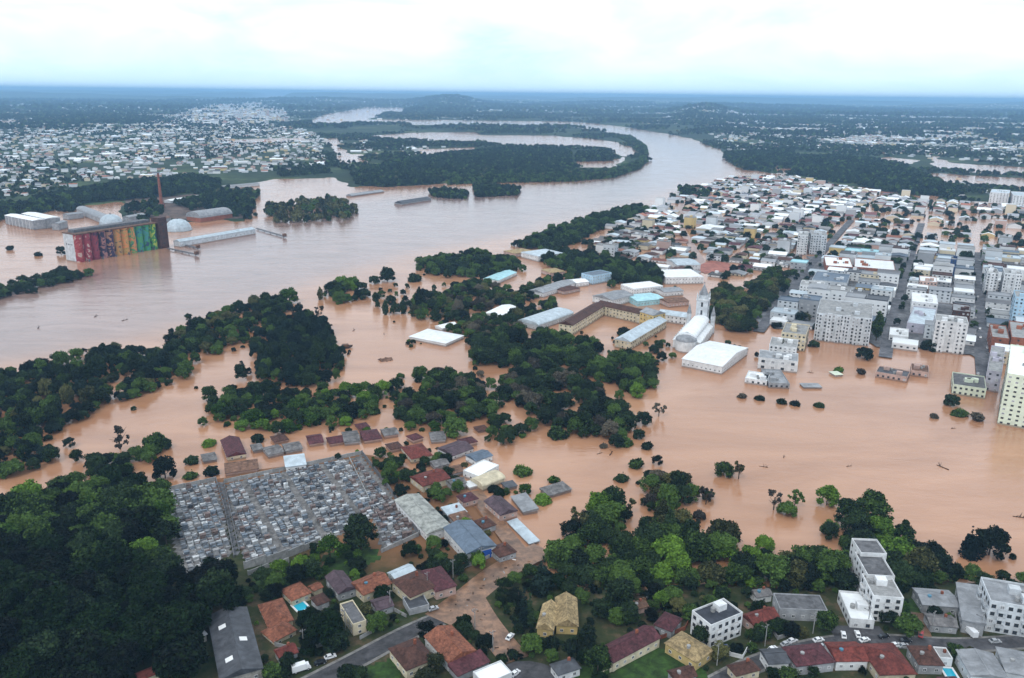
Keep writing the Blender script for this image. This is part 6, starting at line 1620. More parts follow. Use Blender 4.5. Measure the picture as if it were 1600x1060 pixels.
CARS = [(1318, 992, 75, "white", "white car parked on the lot left of the other white car"), (1340, 991, 80, "white", "white car parked in the middle of the dark lot"), (1351, 1000, 20, "white", "white car at the lot exit beside the red gabled house"), (1399, 1008, 10, "white", "left of two white cars on the winding street"),
        (1412, 1009, 10, "silver", "silver car just right of the white street car"), (1415, 1001, 8, "black", "long black car on the winding street"), (1381, 994, 15, "black", "dark car under the stepped apartment house"), (1439, 991, 60, "red", "red car at the foot of the dirt lane"),
        (1279, 1000, 15, "white", "white car left of the dark parking lot"), (1285, 1010, 10, "silver", "silver car on the street left of the parking lot"), (1238, 1001, 25, "white", "white car parked by the flat grey hall"), (1228, 1006, 25, "silver", "silver car behind the white car by the flat hall"), (1207, 1014, 30, "white", "white car at the bend of the winding street"),
        (516, 1026, 28, "white", "white car parked on the tarmac street at lower left"), (500, 1035, 28, "black", "black car behind the white one on the tarmac street"), (677, 951, 30, "silver", "silver car in the mud before the red brown house"), (805, 1052, 50, "white", "white car at the lower edge crossing"), (797, 995, 60, "white", "white car on the muddy street down"),
        (1131, 1012, 30, "blue", "blue car beside the white apartments drive"), (1175, 1015, 30, "black", "black car parked below the white apartments"), (1555, 1002, 5, "silver", "silver car on the street below the right edge apartments")]
GWALLS = [("low white garden wall of the orange red house", [(664, 1000), (695, 1043)], "plaster_white"), ("grey garden wall beside the cream terrace block", [(570, 968), (580, 990), (562, 1000)], "concrete"), ("garden wall along the tarmac street before the villa", [(430, 1010), (470, 1020), (520, 1005)], "concrete"),
          ("grey wall between the red brown house and the terrace block", [(590, 935), (615, 955), (635, 965)], "concrete"), ("pale wall round the plum roofed house garden", [(930, 1060), (960, 1048), (1030, 1004)], "plaster_cream"), ("grey wall of the flat hall's yard", [(1205, 985), (1215, 1000), (1245, 990)], "concrete"),
          ("white wall below the white apartments", [(1120, 1020), (1160, 1030), (1172, 1008)], "plaster_white"), ("brick wall behind the straw yellow house", [(1030, 1000), (1070, 985), (1075, 975)], "brick_red"), ("grey wall along the slate grey shed", [(1445, 950), (1490, 955), (1496, 985)], "concrete"), ("concrete wall by the blue workshop", [(700, 880), (722, 890), (765, 872)], "concrete")]
POLES = [(475, 1018), (540, 985), (610, 955), (668, 925), (708, 905), (752, 885), (742, 985), (770, 1020), (1120, 1040), (1195, 1010), (1270, 990), (1355, 982), (1455, 988), (1530, 992)]
def build_street_bits():
    for lab, pts, mat in GWALLS:
        q = [G(*p) for p in pts]; r = empty("garden_wall", (q[0][0], q[0][1], float(TL(*q[0]))), 0); tag(r, lab, "wall")
        for p0, p1 in zip(q[:-1], q[1:]):
            dd = p1 - p0; l = float(np.linalg.norm(dd)); n = max(1, round(l / 6)); an = math.atan2(dd[1], dd[0])
            for k in range(n):
                c = p0 + dd * k / n; zz = float(TL(*c)) - r.location[2]
                MB().box(0, l / n - .02, -.1, .1, -1, 1.7).build("wall_panel", mat, r, (c[0] - q[0][0], c[1] - q[0][1], zz), an)
                MB().box(-.15, .15, -.17, .17, -1, 1.9).build("pier", mat, r, (c[0] - q[0][0], c[1] - q[0][1], zz), an)
    prev = None
    for i, p in enumerate(POLES):
        x, y = G(*p); z = float(TL(x, y))
        r = empty("utility_pole", (x, y, z), .6); tag(r, ("grey concrete utility pole on the left hand streets" if i < 8 else "grey concrete utility pole on the winding street"), "utility pole", "utility poles of the left hand streets" if i < 8 else "utility poles of the winding street")
        MB().cyl(0, 0, .2, .12, -1, 9.5, 8).build("post", "concrete", r); MB().box(-1.1, 1.1, -.07, .07, 8.7, 8.86).build("crossarm", "concrete_dark", r)
        for t_ in (-.9, 0, .9): MB().cyl(t_, 0, .06, .06, 8.86, 9.1, 6).build("insulator", "frame_white", r)
        MB().box(-.08, .08, 0, 2.0, 7.6, 7.7).box(-.14, .14, 1.7, 2.4, 7.55, 7.72).build("lamp_arm", "concrete_dark", r)

def build_vehicles():
    pr = {}
    for i, (px, py, an, c, lab) in enumerate(CARS):
        x, y = G(px, py, .8)
        if c not in pr:
            pr[c] = o = car_proto(c)
        else:
            o = copy_tree(pr[c])
        o.location = (x, y, float(TL(x, y)) + .24); o.rotation_euler = (0, 0, math.radians(an)); tag(o, lab, "car", "cars parked along the streets")
    A0 = G(1541, 590, 1, True); A1 = G(1527, 405, 1, True); dv = A1 - A0; ln = float(np.linalg.norm(dv)); dv = dv / ln; nv = np.array([-dv[1], dv[0]])
    for i in range(34):
        c = rnd.choice(["white", "silver", "black", "red", "white", "silver", "blue"])
        sd = rnd.choice([-1, 1]); p = A0 + dv * ln * (i + rnd.uniform(.1, .7)) / 34 + nv * sd * rnd.choice([5.4, 5.6, 2.2])
        o = copy_tree(pr[c]); o.location = (p[0], p[1], 1.0); o.rotation_euler = (0, 0, math.atan2(dv[1], dv[0]) + (math.pi if sd < 0 else 0)); tag(o, f"{c} car on the grey avenue of the town centre", "car", "cars on the grey avenue")
    for px, py, an, lab in ((471, 1043, 28, "white box truck parked on the tarmac street"), (1515, 986, 100, "white box truck in front of the slate grey shed")):
        t_ = car_proto("white", "truck"); t_.name = "box_truck"; x, y = G(px, py, 1.5); t_.location = (x, y, float(TL(x, y)) + .24); t_.rotation_euler = (0, 0, math.radians(an)); tag(t_, lab, "truck")
    for A, B, C, lab in (((460, 946), (466, 958), (480, 950), "turquoise garden pool beside the orange villa"), ((1476, 1046), (1479, 1062), (1492, 1058), "turquoise pool at the lower right edge")):
        ct, rz, L, W, _ = rect3(A, B, C, .3, False)
        r = empty("swimming_pool", (ct[0], ct[1], float(TL(*ct))), rz); tag(r, lab, "pool")
        e_ = MB(); t = .7
        e_.box(-L / 2 - t, L / 2 + t, -W / 2 - t, -W / 2, -1, .4).box(-L / 2 - t, L / 2 + t, W / 2, W / 2 + t, -1, .4).box(-L / 2 - t, -L / 2, -W / 2, W / 2, -1, .4).box(L / 2, L / 2 + t, -W / 2, W / 2, -1, .4)
        e_.build("rim", "frame_white", r); MB().box(-L / 2, L / 2, -W / 2, W / 2, -.8, .3).build("pool_water", "pool_water", r)
        BLOCK.append((ct[0], ct[1], math.cos(rz), math.sin(rz), L / 2 + 1, W / 2 + 1))
    # things adrift
    x, y = G(531, 543, 1, True); r = empty("sunken_boat", (x, y, 0), .35); tag(r, "dark half sunken barge beside the tall dark stand", "boat")
    MB().add([(-8, -2.2, -.5), (7, -2.4, .2), (10, 0, .6), (7, 2.4, .2), (-8, 2.2, -.5), (-8, -2.4, .9), (7, -2.6, 1.8), (10.6, 0, 2.2), (7, 2.6, 1.8), (-8, 2.4, .9)], [(4, 3, 2, 1, 0), (0, 1, 6, 5), (1, 2, 7, 6), (2, 3, 8, 7), (3, 4, 9, 8), (4, 0, 5, 9), (5, 6, 7, 8, 9)]).build("hull", "debris", r)
    MB().box(2, 7, -1.8, 1.8, 1.4, 3.2).build("cabin", "metal_rust", r)
    x, y = G(603, 561, 1, True); r = empty("drifting_roof", (x, y, 0), .5); tag(r, "rust brown broken roof drifting in the open channel", "roof")
    roof_mesh("gable", 9, 6, -.3, 1.8, .3, "L").build("roof_sheet", "metal_rust", r)
    for i in range(7): MB().box(-rnd.uniform(1, 3), rnd.uniform(1, 3), -.25, .25, 0, .4).build("broken_beam", "debris", r, (rnd.uniform(-6, 6), rnd.uniform(-4, 4), rnd.uniform(-.2, .6)), rnd.uniform(0, 3))
    def snag(px, py, s, lab):
        x, y = G(px, py, .3, True); r = empty("floating_snag", (x, y, 0), rnd.uniform(0, 3)); tag(r, lab, "driftwood"); r.scale = (s, s, s)
        MB().cyl(0, 0, .35, .15, -3, 3, 6).build("log", "debris", r, (0, 0, .1)).rotation_euler = (0, math.pi / 2, 0)
        for i in range(4):
            q = MB().cyl(0, 0, .14, .04, 0, 2.2, 5).build("branch", "debris", r, (rnd.uniform(-2, 2), 0, .2)); q.rotation_euler = (rnd.uniform(-.9, .9), rnd.uniform(-.9, .9), 0)
    for px, py, s, l in ((1473, 730, 1.2, "drifting snag in the middle of the wide flood"), (1225, 713, .7, "small snag left in the wide flood"), (1327, 728, .6, "tiny snag in the open flood below the square"), (1193, 729, .8, "snag right of the lone rounded tree"), (1490, 669, .6, "tiny snag under the flooded island"), (1595, 808, 1.2, "branchy snag at the right frame edge"),
                         (553, 516, .9, "small snag in the channel beside the leaning tree"), (955, 708, 1.0, "floating log below the little island"), (937, 708, .7, "short log left of the floating log"), (150, 494, 1.0, "dark driftwood in the main river at left"), (195, 500, 1.0, "second driftwood in the main river"), (60, 512, 1.1, "driftwood nearest the left river bank wood"), (1266, 582, .8, "snag before the apartment slab"), (600, 522, .6, "thin log in the channel")):
        snag(px, py, s, l)
    for px, py, l in ((1262, 601, "grey sunken car roof shaped shed in the flooded square"),):
        house("shed", l, "shed", [((1252, 600), (1255, 606), (1282, 605), 1.2, "hip", .8, "metal_grey", pg, "x", 0)], flood=True)
    house("kiosk", "small pale green kiosk sunk under the round bush in the square", "kiosk", [((1300, 582), (1304, 588), (1313, 585), 1.5, "hip", .8, "plaster_mint", pw, "x", 0)], flood=True)
    # rubbish left in the mud below the near shore wood
    b = MB(); w = wpoly([(852, 900), (960, 905), (1050, 905), (1060, 950), (1000, 965), (945, 925), (880, 925)], 0, False); xs, ys = scatter(w, 2.6)
    for x, y in zip(xs, ys):
        s = rnd.uniform(.08, .45); t_ = rnd.uniform(0, 3.1); z = float(ground_z(x, y)); c, sn = math.cos(t_), math.sin(t_); l2 = rnd.uniform(.2, 1.3)
        pts = [(-l2, -s), (l2, -s), (l2, s), (-l2, s)]
        b.prism([(x + p * c - q * sn, y + p * sn + q * c) for p, q in pts], z - .1, z + rnd.uniform(.15, .7), rnd.choices(range(4), [6, 4, .25, .8])[0])
    for poly in ([(690, 962), (735, 922), (800, 875), (842, 866), (790, 912), (740, 945)], [(735, 945), (750, 948), (806, 1020), (792, 1030), (745, 985)]):
        xs, ys = scatter(wpoly(poly, 0, False), 4.2)
        for x, y in zip(xs, ys):
            z = float(TL(x, y)) + .2; t_ = rnd.uniform(0, 3.1); c, sn = math.cos(t_), math.sin(t_); l2 = rnd.uniform(.15, .9); s = rnd.uniform(.06, .3)
            b.prism([(x + p * c - q * sn, y + p * sn + q * c) for p, q in ((-l2, -s), (l2, -s), (l2, s), (-l2, s))], z - .1, z + rnd.uniform(.1, .3), rnd.choices(range(4), [6, 5, .3, .5])[0])
    o = b.build("flood_debris", ["debris", "mud", "frame_white", "metal_grey"]); tag(o, "flood rubbish strewn over the mud below the wood", None, None, "stuff")
# ------------------------------------------------------------------ town grid and far town
UN = {}
def unit_meshes():
    UN["wall"] = MB().box(-.5, .5, -.5, .5, 0, 1).mesh("wall", ["plaster_white"])
    b = MB(); b.add([(-.53, -.54, 0), (.53, -.54, 0), (.53, .54, 0), (-.53, .54, 0), (-.53, 0, 1), (.53, 0, 1)], [(3, 2, 1, 0), (0, 1, 5, 4), (2, 3, 4, 5), (1, 2, 5), (3, 0, 4)]); UN["gable"] = b.mesh("roof", ["tile_orange"])
    b = MB(); b.add([(-.53, -.54, 0), (.53, -.54, 0), (.53, .54, 0), (-.53, .54, 0), (-.2, 0, 1), (.2, 0, 1)], [(3, 2, 1, 0), (0, 1, 5, 4), (2, 3, 4, 5), (1, 2, 5), (3, 0, 4)]); UN["hip"] = b.mesh("roof", ["tile_orange"])
    b = MB(); b.box(-.5, .5, -.5, .5, 0, .35); b.box(-.5, .5, -.5, -.48, .35, 1).box(-.5, .5, .48, .5, .35, 1).box(-.5, -.48, -.48, .48, .35, 1).box(.48, .5, -.48, .48, .35, 1); UN["flat"] = b.mesh("roof", ["metal_white"])
    UN["tank"] = MB().cyl(0, 0, .9, .95, 0, 1.4, 8).mesh("water_tank", ["concrete"])
    UN["head"] = MB().box(-.5, .5, -.5, .5, 0, 1).mesh("stair_head", ["plaster_white"])

ROOF_RES = [("tile_brown", 4, "brown"), ("tile_maroon", 3, "maroon"), ("metal_white", 3, "white"), ("metal_pale", 4, "pale blue"), ("metal_grey", 6, "grey"), ("fibre_grey", 6, "dull grey"), ("tile_orange", 1.6, "orange"), ("metal_dark", 2, "dark")]
ROOF_COM = [("metal_white", 5, "white"), ("metal_pale", 5, "pale blue"), ("concrete", 4, "concrete grey"), ("metal_grey", 5, "grey"), ("metal_cyan", .6, "turquoise"), ("metal_bluegrey", 1.5, "blue grey"), ("concrete_dark", 3, "dark"), ("tile_brown", 1.5, "brown"), ("metal_dark", 1, "black")]
WALL_W = [("plaster_white", 6), ("plaster_pale", 5), ("plaster_cream", 3), ("plaster_grey", 2), ("plaster_pink", 1), ("plaster_yellow", .7)]
CITY = [(905, 400), (985, 330), (1050, 318), (1062, 303), (1130, 280), (1240, 278), (1330, 296), (1470, 318), (1660, 330), (1660, 560), (1545, 575), (1480, 560), (1440, 555), (1375, 555), (1270, 520), (1215, 515), (1200, 470), (1110, 430), (1040, 432), (960, 420)]
CORE = [(1195, 490), (1225, 430), (1262, 398), (1400, 395), (1660, 390), (1660, 575), (1545, 580), (1375, 555), (1270, 515)]
PARK = [(1105, 440), (1180, 428), (1248, 415), (1245, 452), (1205, 482), (1195, 515), (1130, 512), (1105, 490)]
OPENW = [[(1340, 335), (1372, 325), (1440, 332), (1480, 326), (1660, 345), (1660, 392), (1500, 396), (1455, 380), (1380, 372)], [(1130, 425), (1100, 428), (1050, 320), (1072, 315), (1110, 405)], [(1262, 520), (1365, 545), (1375, 600), (1250, 600)]]
SQUAREW = [(1105, 405), (1145, 405), (1150, 430), (1095, 432)]

street_trees = []
def build_town():
    unit_meshes()
    cw, cow, pkw = wpoly(CITY), wpoly(CORE), wpoly(PARK); ow = [wpoly(p) for p in OPENW] + [wpoly(SQUAREW)]
    a = G(1534, 520, 0, True); b = G(1527, 400, 0, True); d = (b - a) / np.linalg.norm(b - a); e_ = np.array([d[1], -d[0]])
    rz0 = math.atan2(e_[1], e_[0])
    cells = []
    cuts = [-590, -487, -384, -281, -178, -75, 0, 92, 190, 290]      # street lines, metres across from the grey avenue
    BT, ST = 86.0, 11.0
    for s0, s1 in zip(cuts[:-1], cuts[1:]):
        wd = s1 - s0 - 10; nl = max(2, round(wd / 20.5))
        for j in range(-6, 16):
            for p in range(nl):
                for q in range(4):
                    s = s0 + 5.0 + (p + .5) * wd / nl; t = j * (BT + ST) + (q + .5) * BT / 4
                    c = a + e_ * s + d * t
                    cells.append((c[0] + rnd.uniform(-1.2, 1.2), c[1] + rnd.uniform(-1.2, 1.2)))
    C = np.array(cells); ok = inpoly(cw, C[:, 0], C[:, 1]) & ~inpoly(pkw, C[:, 0], C[:, 1]) & ~blocked(C[:, 0], C[:, 1], 4.5)
    opn = np.zeros(len(C), bool)
    for w in ow: opn |= inpoly(w, C[:, 0], C[:, 1])
    core = inpoly(cow, C[:, 0], C[:, 1])
    # woods keep their ground
    for ph, poly, *_ in WOODS[8:12]:
        ok &= ~inpoly(wpoly(poly, 4.0), C[:, 0], C[:, 1])
    dist_ = np.hypot(C[:, 0], C[:, 1])
    order = np.argsort(dist_)
    nh = nc = 0; far = []; gaps = []
    def zone(px, py):
        if py > 430 and px > 1390: return "between the wet street and the grey avenue" if px < 1525 else "right of the grey avenue"
        if py > 395 and px > 1215: return "in the dry town blocks above the apartment slab"
        if px < 1060: return "in the flooded quarter along the river bank wood"
        if px < 1240: return "in the flooded quarter behind the church spire"
        if px < 1390: return "in the flooded quarter around the twin slabs"
        return "in the drowned far right suburb"
    for k in order:
        if not ok[k]: continue
        x, y = C[k]; px, py, _ = (float(v) for v in proj(x, y, 3))
        if px < 880 or px > 1625: continue
        r = rnd.random()
        if opn[k]:
            if r < .45: gaps.append((x, y))
            if r > .3: continue
        if core[k]:
            if r > .9: gaps.append((x, y)); continue
            L = rnd.uniform(17, 22.5); W = rnd.uniform(15, 21); h = rnd.choice([4, 5, 6, 7, 8, 9, 10, 13, 17]); rm, _, rw = rnd.choices(ROOF_COM, [z[1] for z in ROOF_COM])[0]
            typ = "flat" if rnd.random() < .7 else "gable"; kind = "com"
        else:
            if r > .955: gaps.append((x, y)); continue
            L = rnd.uniform(13, 20); W = rnd.uniform(11, 18); h = rnd.choice([2.6, 3, 3.2, 4, 5.5, 6.5]); rm, _, rw = rnd.choices(ROOF_RES, [z[1] for z in ROOF_RES])[0]
            typ = rnd.choice(["gable", "gable", "hip", "gable", "flat"]); kind = "res"
            if rnd.random() < .08: L, W, h, rm, rw, typ = 22, 19, 5, "metal_white", "white", "gable"
            if rnd.random() < .04: L, W, h, rm, rw, typ = 16, 13, rnd.choice([11, 14, 17]), "concrete", "concrete grey", "flat"
            if rnd.random() < .95: gaps.append((x + rnd.choice([-.55, .55]) * L, y - W * .5))
        wm = rnd.choices([w[0] for w in WALL_W], [w[1] for w in WALL_W])[0]
        rz = rz0 + rnd.choice([0, 0, math.pi / 2]) + rnd.uniform(-.04, .04)
        if rz > rz0 + 1: L, W = W, L
        z0 = 0.9 if core[k] else 0.0
        if (kind == "com" and nc < 260) or (kind == "res" and nh < 220):
            nm = "commercial_building" if kind == "com" else "house"
            ro = empty(nm, (x, y, z0), rz)
            zn = zone(px, py)
            roofword = "flat" if typ == "flat" else ("hipped" if typ == "hip" else "gabled")
            size = "" if h < 8 else "tall "
            tag(ro, f"{size}{'building' if kind == 'com' else 'house'} with {rw} {roofword} roof {zn}", "building" if kind == "com" else "house", ("buildings " if kind == "com" else "houses ") + zn)
            link("wall", UN["wall"], ro, (0, 0, -1.6), 0, (L, W, h + 1.6), wm)
            rh = 1.0 if typ == "flat" else (1.4 if kind == "com" else rnd.uniform(1.6, 2.6))
            link("roof", UN[typ], ro, (0, 0, h), 0, (L + (.02 if typ == 'flat' else 0), W + (.02 if typ == 'flat' else 0), rh), rm)
            if typ == "flat" and rnd.random() < .55:
                tx, ty = rnd.uniform(-.3, .3) * L, rnd.uniform(-.3, .3) * W
                link("stair_head", UN["head"], ro, (tx, ty, h + .3), 0, (4, 3.5, 2.6), wm); link("water_tank", UN["tank"], ro, (tx + 3.5, ty, h + .35))
            if dist_[k] < 1050:
                stn = max(1, int(h / 3)); 
                put_windows(ro, (x, y), rz, 0, 0, L, W, 0, min(stn, 4), h / stn, 4.2 if kind == "com" else 4.5, 1.8, 1.4, "dark", maxn=4, sill=h / stn * .35)
            if kind == "com": nc += 1
            else: nh += 1
        else:
            far.append((x, y, rz, L, W, h, rm, wm, typ, z0))
    for s0 in cuts[3:9]:       # street trees of the dry town
        for t in np.arange(-60, 460, 13):
            for sd in (-6.2, 6.2):
                if rnd.random() < .34:
                    c = a + e_ * (s0 + sd) + d * (t + rnd.uniform(-4, 4))
                    if inpoly(cow, c[:1], c[1:])[0]: street_trees.append((c[0], c[1]))
    return far, gaps

FARCOL = {"metal_white": (.78, .80, .82), "metal_pale": (.55, .62, .68), "metal_grey": (.32, .33, .36), "fibre_grey": (.22, .21, .21), "tile_brown": (.16, .07, .05), "tile_maroon": (.17, .06, .06), "tile_orange": (.34, .12, .07), "metal_dark": (.10, .10, .12), "concrete": (.36, .36, .36), "metal_cyan": (.4, .66, .72),
          "metal_bluegrey": (.18, .24, .32), "concrete_dark": (.17, .17, .18), "plaster_white": (.74, .75, .76), "plaster_pale": (.60, .63, .66), "plaster_cream": (.64, .56, .42), "plaster_grey": (.36, .37, .39), "plaster_pink": (.52, .36, .31), "plaster_yellow": (.6, .46, .22)}
TOWNZ = []
def build_far_town(far):
    # left bank town, specks on the far hills
    zones = [([(-60, 320), (0, 318), (60, 303), (180, 283), (310, 272), (360, 275), (420, 270), (505, 268), (515, 250), (500, 236), (520, 222), (480, 205), (420, 195), (440, 180), (380, 172), (290, 176), (200, 200), (100, 205), (-60, 212)], 27, .42, 1.0),
             ([(285, 188), (300, 172), (330, 165), (400, 163), (445, 172), (455, 190), (400, 197), (320, 198)], 46, .42, 1.5), ([(-60, 212), (100, 205), (200, 200), (290, 178), (200, 176), (-60, 190)], 38, .42, 1.0),
             ([(1215, 200), (1300, 188), (1400, 190), (1490, 200), (1480, 222), (1420, 228), (1300, 222), (1210, 215)], 34, .6, 1.1), ([(1130, 215), (1300, 222), (1420, 240), (1600, 245), (1600, 215), (1480, 195), (1200, 190), (1100, 195)], 40, .4, 1.0),
             ([(1060, 180), (1200, 176), (1600, 190), (1600, 215), (1200, 200), (1000, 195)], 60, .4, 1.2), ([(700, 170), (1000, 168), (1000, 182), (860, 186), (720, 182)], 110, .2, 1.3), ([(540, 215), (620, 225), (680, 232), (720, 228), (650, 245), (560, 240), (520, 228)], 34, .25, 1.0),
             ([(1390, 268), (1600, 285), (1640, 320), (1520, 322), (1480, 300)], 34, .3, 1.0), ([(60, 170), (300, 160), (600, 158), (600, 168), (200, 178)], 160, .25, 1.5), ([(-60, 212), (500, 200), (900, 180), (1650, 195), (1650, 172), (900, 160), (-60, 156)], 120, .4, 1.3), ([(1140, 240), (1250, 235), (1640, 262), (1640, 225), (1200, 200), (1100, 205)], 46, .4, 1.0)]
    TOWNZ.extend([wpoly(z_[0]) for z_ in zones[:2]])
    items = list(far)
    for pts, spc, dens, sz in zones:
        w = wpoly(pts); xs, ys = scatter(w, spc); n = vnoise(xs / 170, ys / 170, 31); lm = is_land(xs, ys)
        for x, y, q, l in zip(xs, ys, n, lm):
            if q > .12 and rnd.random() < dens * (.7 + q * .5) and (l or rnd.random() < .25):
                rm = rnd.choices(ROOF_RES, [3.5, 2.5, 1.4, 3, 6, 6, 2, 3])[0][0]; big = rnd.random() < .06
                L = rnd.uniform(10, 17) * sz * (2.4 if big else 1); W = rnd.uniform(8, 13) * sz * (1.7 if big else 1); h = rnd.choice([3, 3.5, 4.5, 6]) * (1 if sz < 1.5 else rnd.choice([1.2, 2, 4]))
                if big: rm = rnd.choice(["metal_white", "metal_pale", "metal_white"])
                z0 = max(0, float(ground_z(x, y)))
                items.append((x, y, rnd.choice([.3, .3 + math.pi / 2]) + rnd.uniform(-.1, .1), L, W, h, rm, rnd.choices([w_[0] for w_ in WALL_W], [w_[1] for w_ in WALL_W])[0], rnd.choice(["gable", "gable", "flat"]), z0))
    V = []; Fq = []; colr = []
    T4 = [(0, 1, 5, 4), (1, 2, 6, 5), (2, 3, 7, 6), (3, 0, 4, 7)]
    for x, y, rz, L, W, h, rm, wm, typ, z0 in items:
        o = len(V); c, s = math.cos(rz), math.sin(rz)
        def pt(u, v, z): return (x + u * L * c - v * W * s, y + u * L * s + v * W * c, z0 + z)
        V += [pt(-.5, -.5, -1), pt(.5, -.5, -1), pt(.5, .5, -1), pt(-.5, .5, -1), pt(-.5, -.5, h), pt(.5, -.5, h), pt(.5, .5, h), pt(-.5, .5, h)]
        wc, rc = FARCOL[wm], FARCOL[rm]
        for f in T4: Fq.append(tuple(i + o for i in f)); colr.append((wc, 4))
        if typ == "flat":
            Fq.append((o + 4, o + 5, o + 6, o + 7)); colr.append((rc, 4))
        else:
            rh = max(1.4, W * .18); V += [pt(-.53, -.54, h), pt(.53, -.54, h), pt(.53, .54, h), pt(-.53, .54, h), pt(-.53, 0, h + rh), pt(.53, 0, h + rh)]
            b = o + 8
            for f in ((b, b + 1, b + 5, b + 4), (b + 2, b + 3, b + 4, b + 5)): Fq.append(f); colr.append((rc, 4))
            for f in ((b + 1, b + 2, b + 5), (b + 3, b, b + 4)): Fq.append(f); colr.append((wc, 3))
    me = bpy.data.meshes.new("distant_houses"); me.from_pydata(V, [], Fq)
    at = me.color_attributes.new("house_colour", "FLOAT_COLOR", "CORNER")
    arr = np.concatenate([np.tile(np.array([*c, 1.0]), (k, 1)) for c, k in colr]); at.data.foreach_set("color", arr.astype(np.float32).ravel())
    m = bpy.data.materials.new("distant_house_paint"); m.use_nodes = True; n = nn(m.node_tree, "ShaderNodeVertexColor"); n.layer_name = "house_colour"
    m.node_tree.links.new(n.outputs[0], m.node_tree.nodes["Principled BSDF"].inputs["Base Color"]); m.node_tree.nodes["Principled BSDF"].inputs["Roughness"].default_value = .7
    me.materials.append(m); me.update()
    tag(link("distant_houses", me), "countless pale roofs of the far towns beyond the river", None, None, "stuff")
    return items

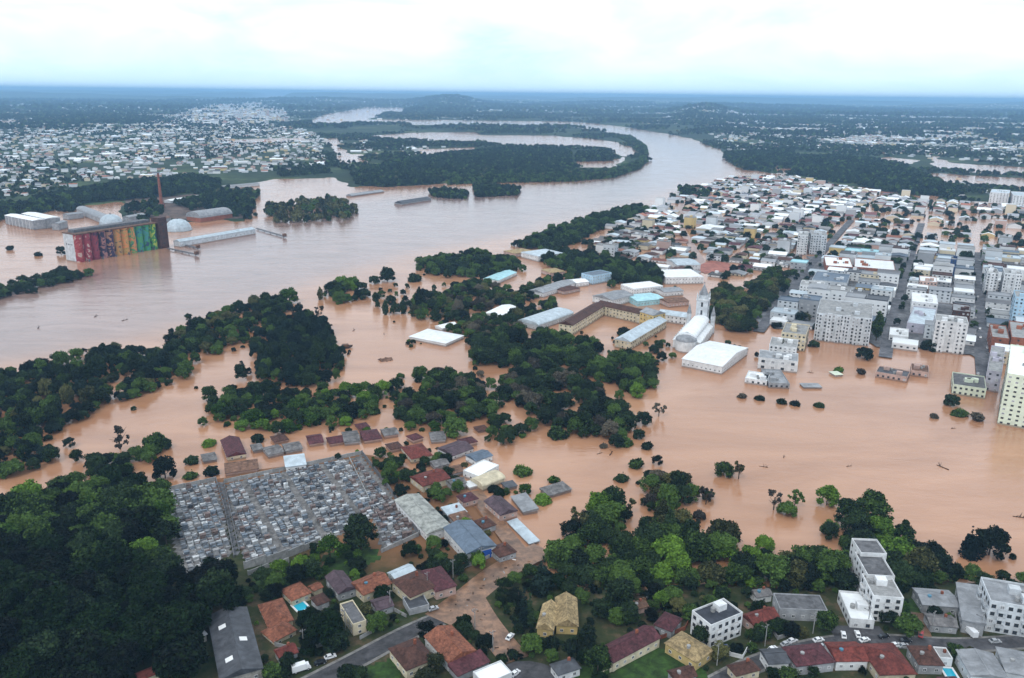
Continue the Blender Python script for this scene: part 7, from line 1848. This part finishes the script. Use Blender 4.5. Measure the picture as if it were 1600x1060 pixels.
def build_far_trees(rest, gaps, houses):
    """everything that reads as one mass: remaining trees of the near woods, town trees, far woods"""
    mats = ["leaf_dark", "leaf_mid", "leaf_bright", "leaf_olive", "leaf_grey", "leaf_blue", "leaf_black"]
    near_rows = []
    for _, x, y, k, mt, s, ph in rest:
        gz_ = float(ground_z(x, y)); near_rows.append((x, y, gz_ if gz_ > .1 else -1.8 * s, s * (0.5 if k == "shrub" else 1.0), 1.0 if k != "tall" else 1.4, mats.index(mt)))
    for x, y in gaps:
        for _ in range(rnd.choice([1, 2, 2, 3])):
            s_ = rnd.uniform(.45, 1.0); near_rows.append((x + rnd.uniform(-6, 6), y + rnd.uniform(-6, 6), max(float(ground_z(x, y)), -1.0) - 2.2 * s_, s_, 1.0, rnd.choices([0, 1, 3], [5, 3, 1])[0]))
    for x, y in street_trees:
        near_rows.append((x, y, .6, rnd.uniform(.35, .65), 1.0, rnd.choices([0, 1], [2, 2])[0]))
    # gardens of the near bank: bushes and small trees wherever there is no roof, street or lawn
    gx, gy = scatter(wpoly([(385, 905), (640, 860), (700, 770), (760, 830), (860, 905), (1080, 912), (1340, 900), (1660, 915), (1660, 1100), (330, 1100)], 0, False), 5.2)
    g2x, g2y = scatter(wpoly([(572, 712), (650, 690), (735, 712), (800, 770), (790, 820), (760, 850), (700, 835), (655, 775), (610, 760)], 0, False), 5.6)
    gx = np.concatenate([gx, g2x]); gy = np.concatenate([gy, g2y])
    gb = blocked(gx, gy, 1.6) | in_cemetery(gx, gy); gn = fbm(gx / 26, gy / 26, 61, 3)
    lw = [wpoly(p, 0, False) for p in LAWNS]
    for w in lw: gb |= inpoly(w, gx, gy)
    for x, y, bb, q in zip(gx, gy, gb, gn):
        if not bb and q > .40 and rnd.random() < .85:
            near_rows.append((x, y, float(ground_z(x, y)) - .4, rnd.choice([.18, .25, .3, .38, .5, .62]), rnd.uniform(.8, 1.1), rnd.choices([0, 1, 2, 3, 6], [6, 5, 1, 1, 3])[0]))
    gn_forest("woodland", "dark green mass of trees filling the flooded woods and gardens", SRC_NEAR, mats, near_rows)
    rows = []
    for pts, spc, (s0, s1), mt in FARWOODS:
        w = wpoly(pts, 4.0); xs, ys = scatter(w, spc)
        for x, y in zip(xs, ys):
            if vnoise(np.array([x / 30]), np.array([y / 60]), 71)[0] > .8: continue
            rows.append((x, y, max(float(ground_z(x, y)), -1.5), rnd.uniform(s0 * .7, s1), 1.15, mats.index(mt if rnd.random() < .8 else "leaf_mid")))
    hb = set((int(h[0] // 14), int(h[1] // 14)) for h in houses)
    def band(r0, r1, spc, thr, s0, s1):
        n = int((r1 * r1 - r0 * r0) * math.radians(72) / 2 / (spc * spc))
        r = np.sqrt(nprng.uniform(r0 * r0, r1 * r1, n)); t = np.radians(nprng.uniform(-36, 36, n)); x = r * np.sin(t); y = r * np.cos(t)
        dens = fbm(x / 260, y / 260, 41, 4) + .35 * (fbm(x / 1400, y / 1400, 43, 3) - .5)
        k = (dens > thr) & is_land(x, y) & ~inpoly(DRYW, x, y) & (y > 900)
        for w in (wpoly(CITY),): k &= ~inpoly(w, x, y)
        gz = ground_z(x, y); tz = inpoly(TOWNZ[0], x, y) | inpoly(TOWNZ[1], x, y)
        for xx, yy, zz, dd, tq in zip(x[k], y[k], gz[k], dens[k], tz[k]):
            if (int(xx // 14), int(yy // 14)) in hb: continue
            if tq and rnd.random() < .3: continue
            rows.append((xx, yy, max(float(zz), -.3) - (1.2 if tq else 0), rnd.uniform(s0, s1) * (.7 if tq else 1), 1.0, rnd.choices([0, 1, 3], [6, 3, .6])[0]))
    band(950, 2200, 12, .50, .7, 1.2)
    band(2200, 4500, 17, .50, .65, 1.15)
    band(4500, 9000, 30, .50, 1.2, 2.2)
    band(9000, 17000, 70, .50, 2.6, 4.5)
    gn_forest("distant_woods", "blue green woods and hedgerows spread over the far land", SRC_FAR, mats, rows)
    return len(near_rows), len(rows)

# ------------------------------------------------------------------ build everything
build_ground()
build_cemetery()
build_homes()
build_blocks()
build_church()
build_silos()
build_vehicles()
build_street_bits()
farh, gaps = build_town()
REST = plant_all()
crowns = {}
for o_ in bpy.data.objects:
    if o_.type == "MESH" and o_.name.startswith("crown"):
        crowns.setdefault(o_.data.name, o_)
bn = [t_[0].name for t_ in TREES["broad"]]
SRC_NEAR = [crowns[n_] for n_ in bn if n_ in crowns]
SRC_FAR = []
for i_, (px_, py_2, lab_) in enumerate(((1300, 262, "left tree at the crest of the dark far right forest"), (1350, 270, "middle tree at the crest of the dark far right forest"), (1420, 280, "right tree at the crest of the dark far right forest"))):
    x_, y_ = G(px_, py_2, 8, True)
    SRC_FAR.append(add_tree(x_, y_, "far", i_, 1.2, "leaf_dark", lab_, None, "broadleaf_tree"))
fh = build_far_town(farh)
print("trees", TREE_N, "rest/far", build_far_trees(REST, gaps, fh), "far houses", len(fh), "objects", len(bpy.data.objects))
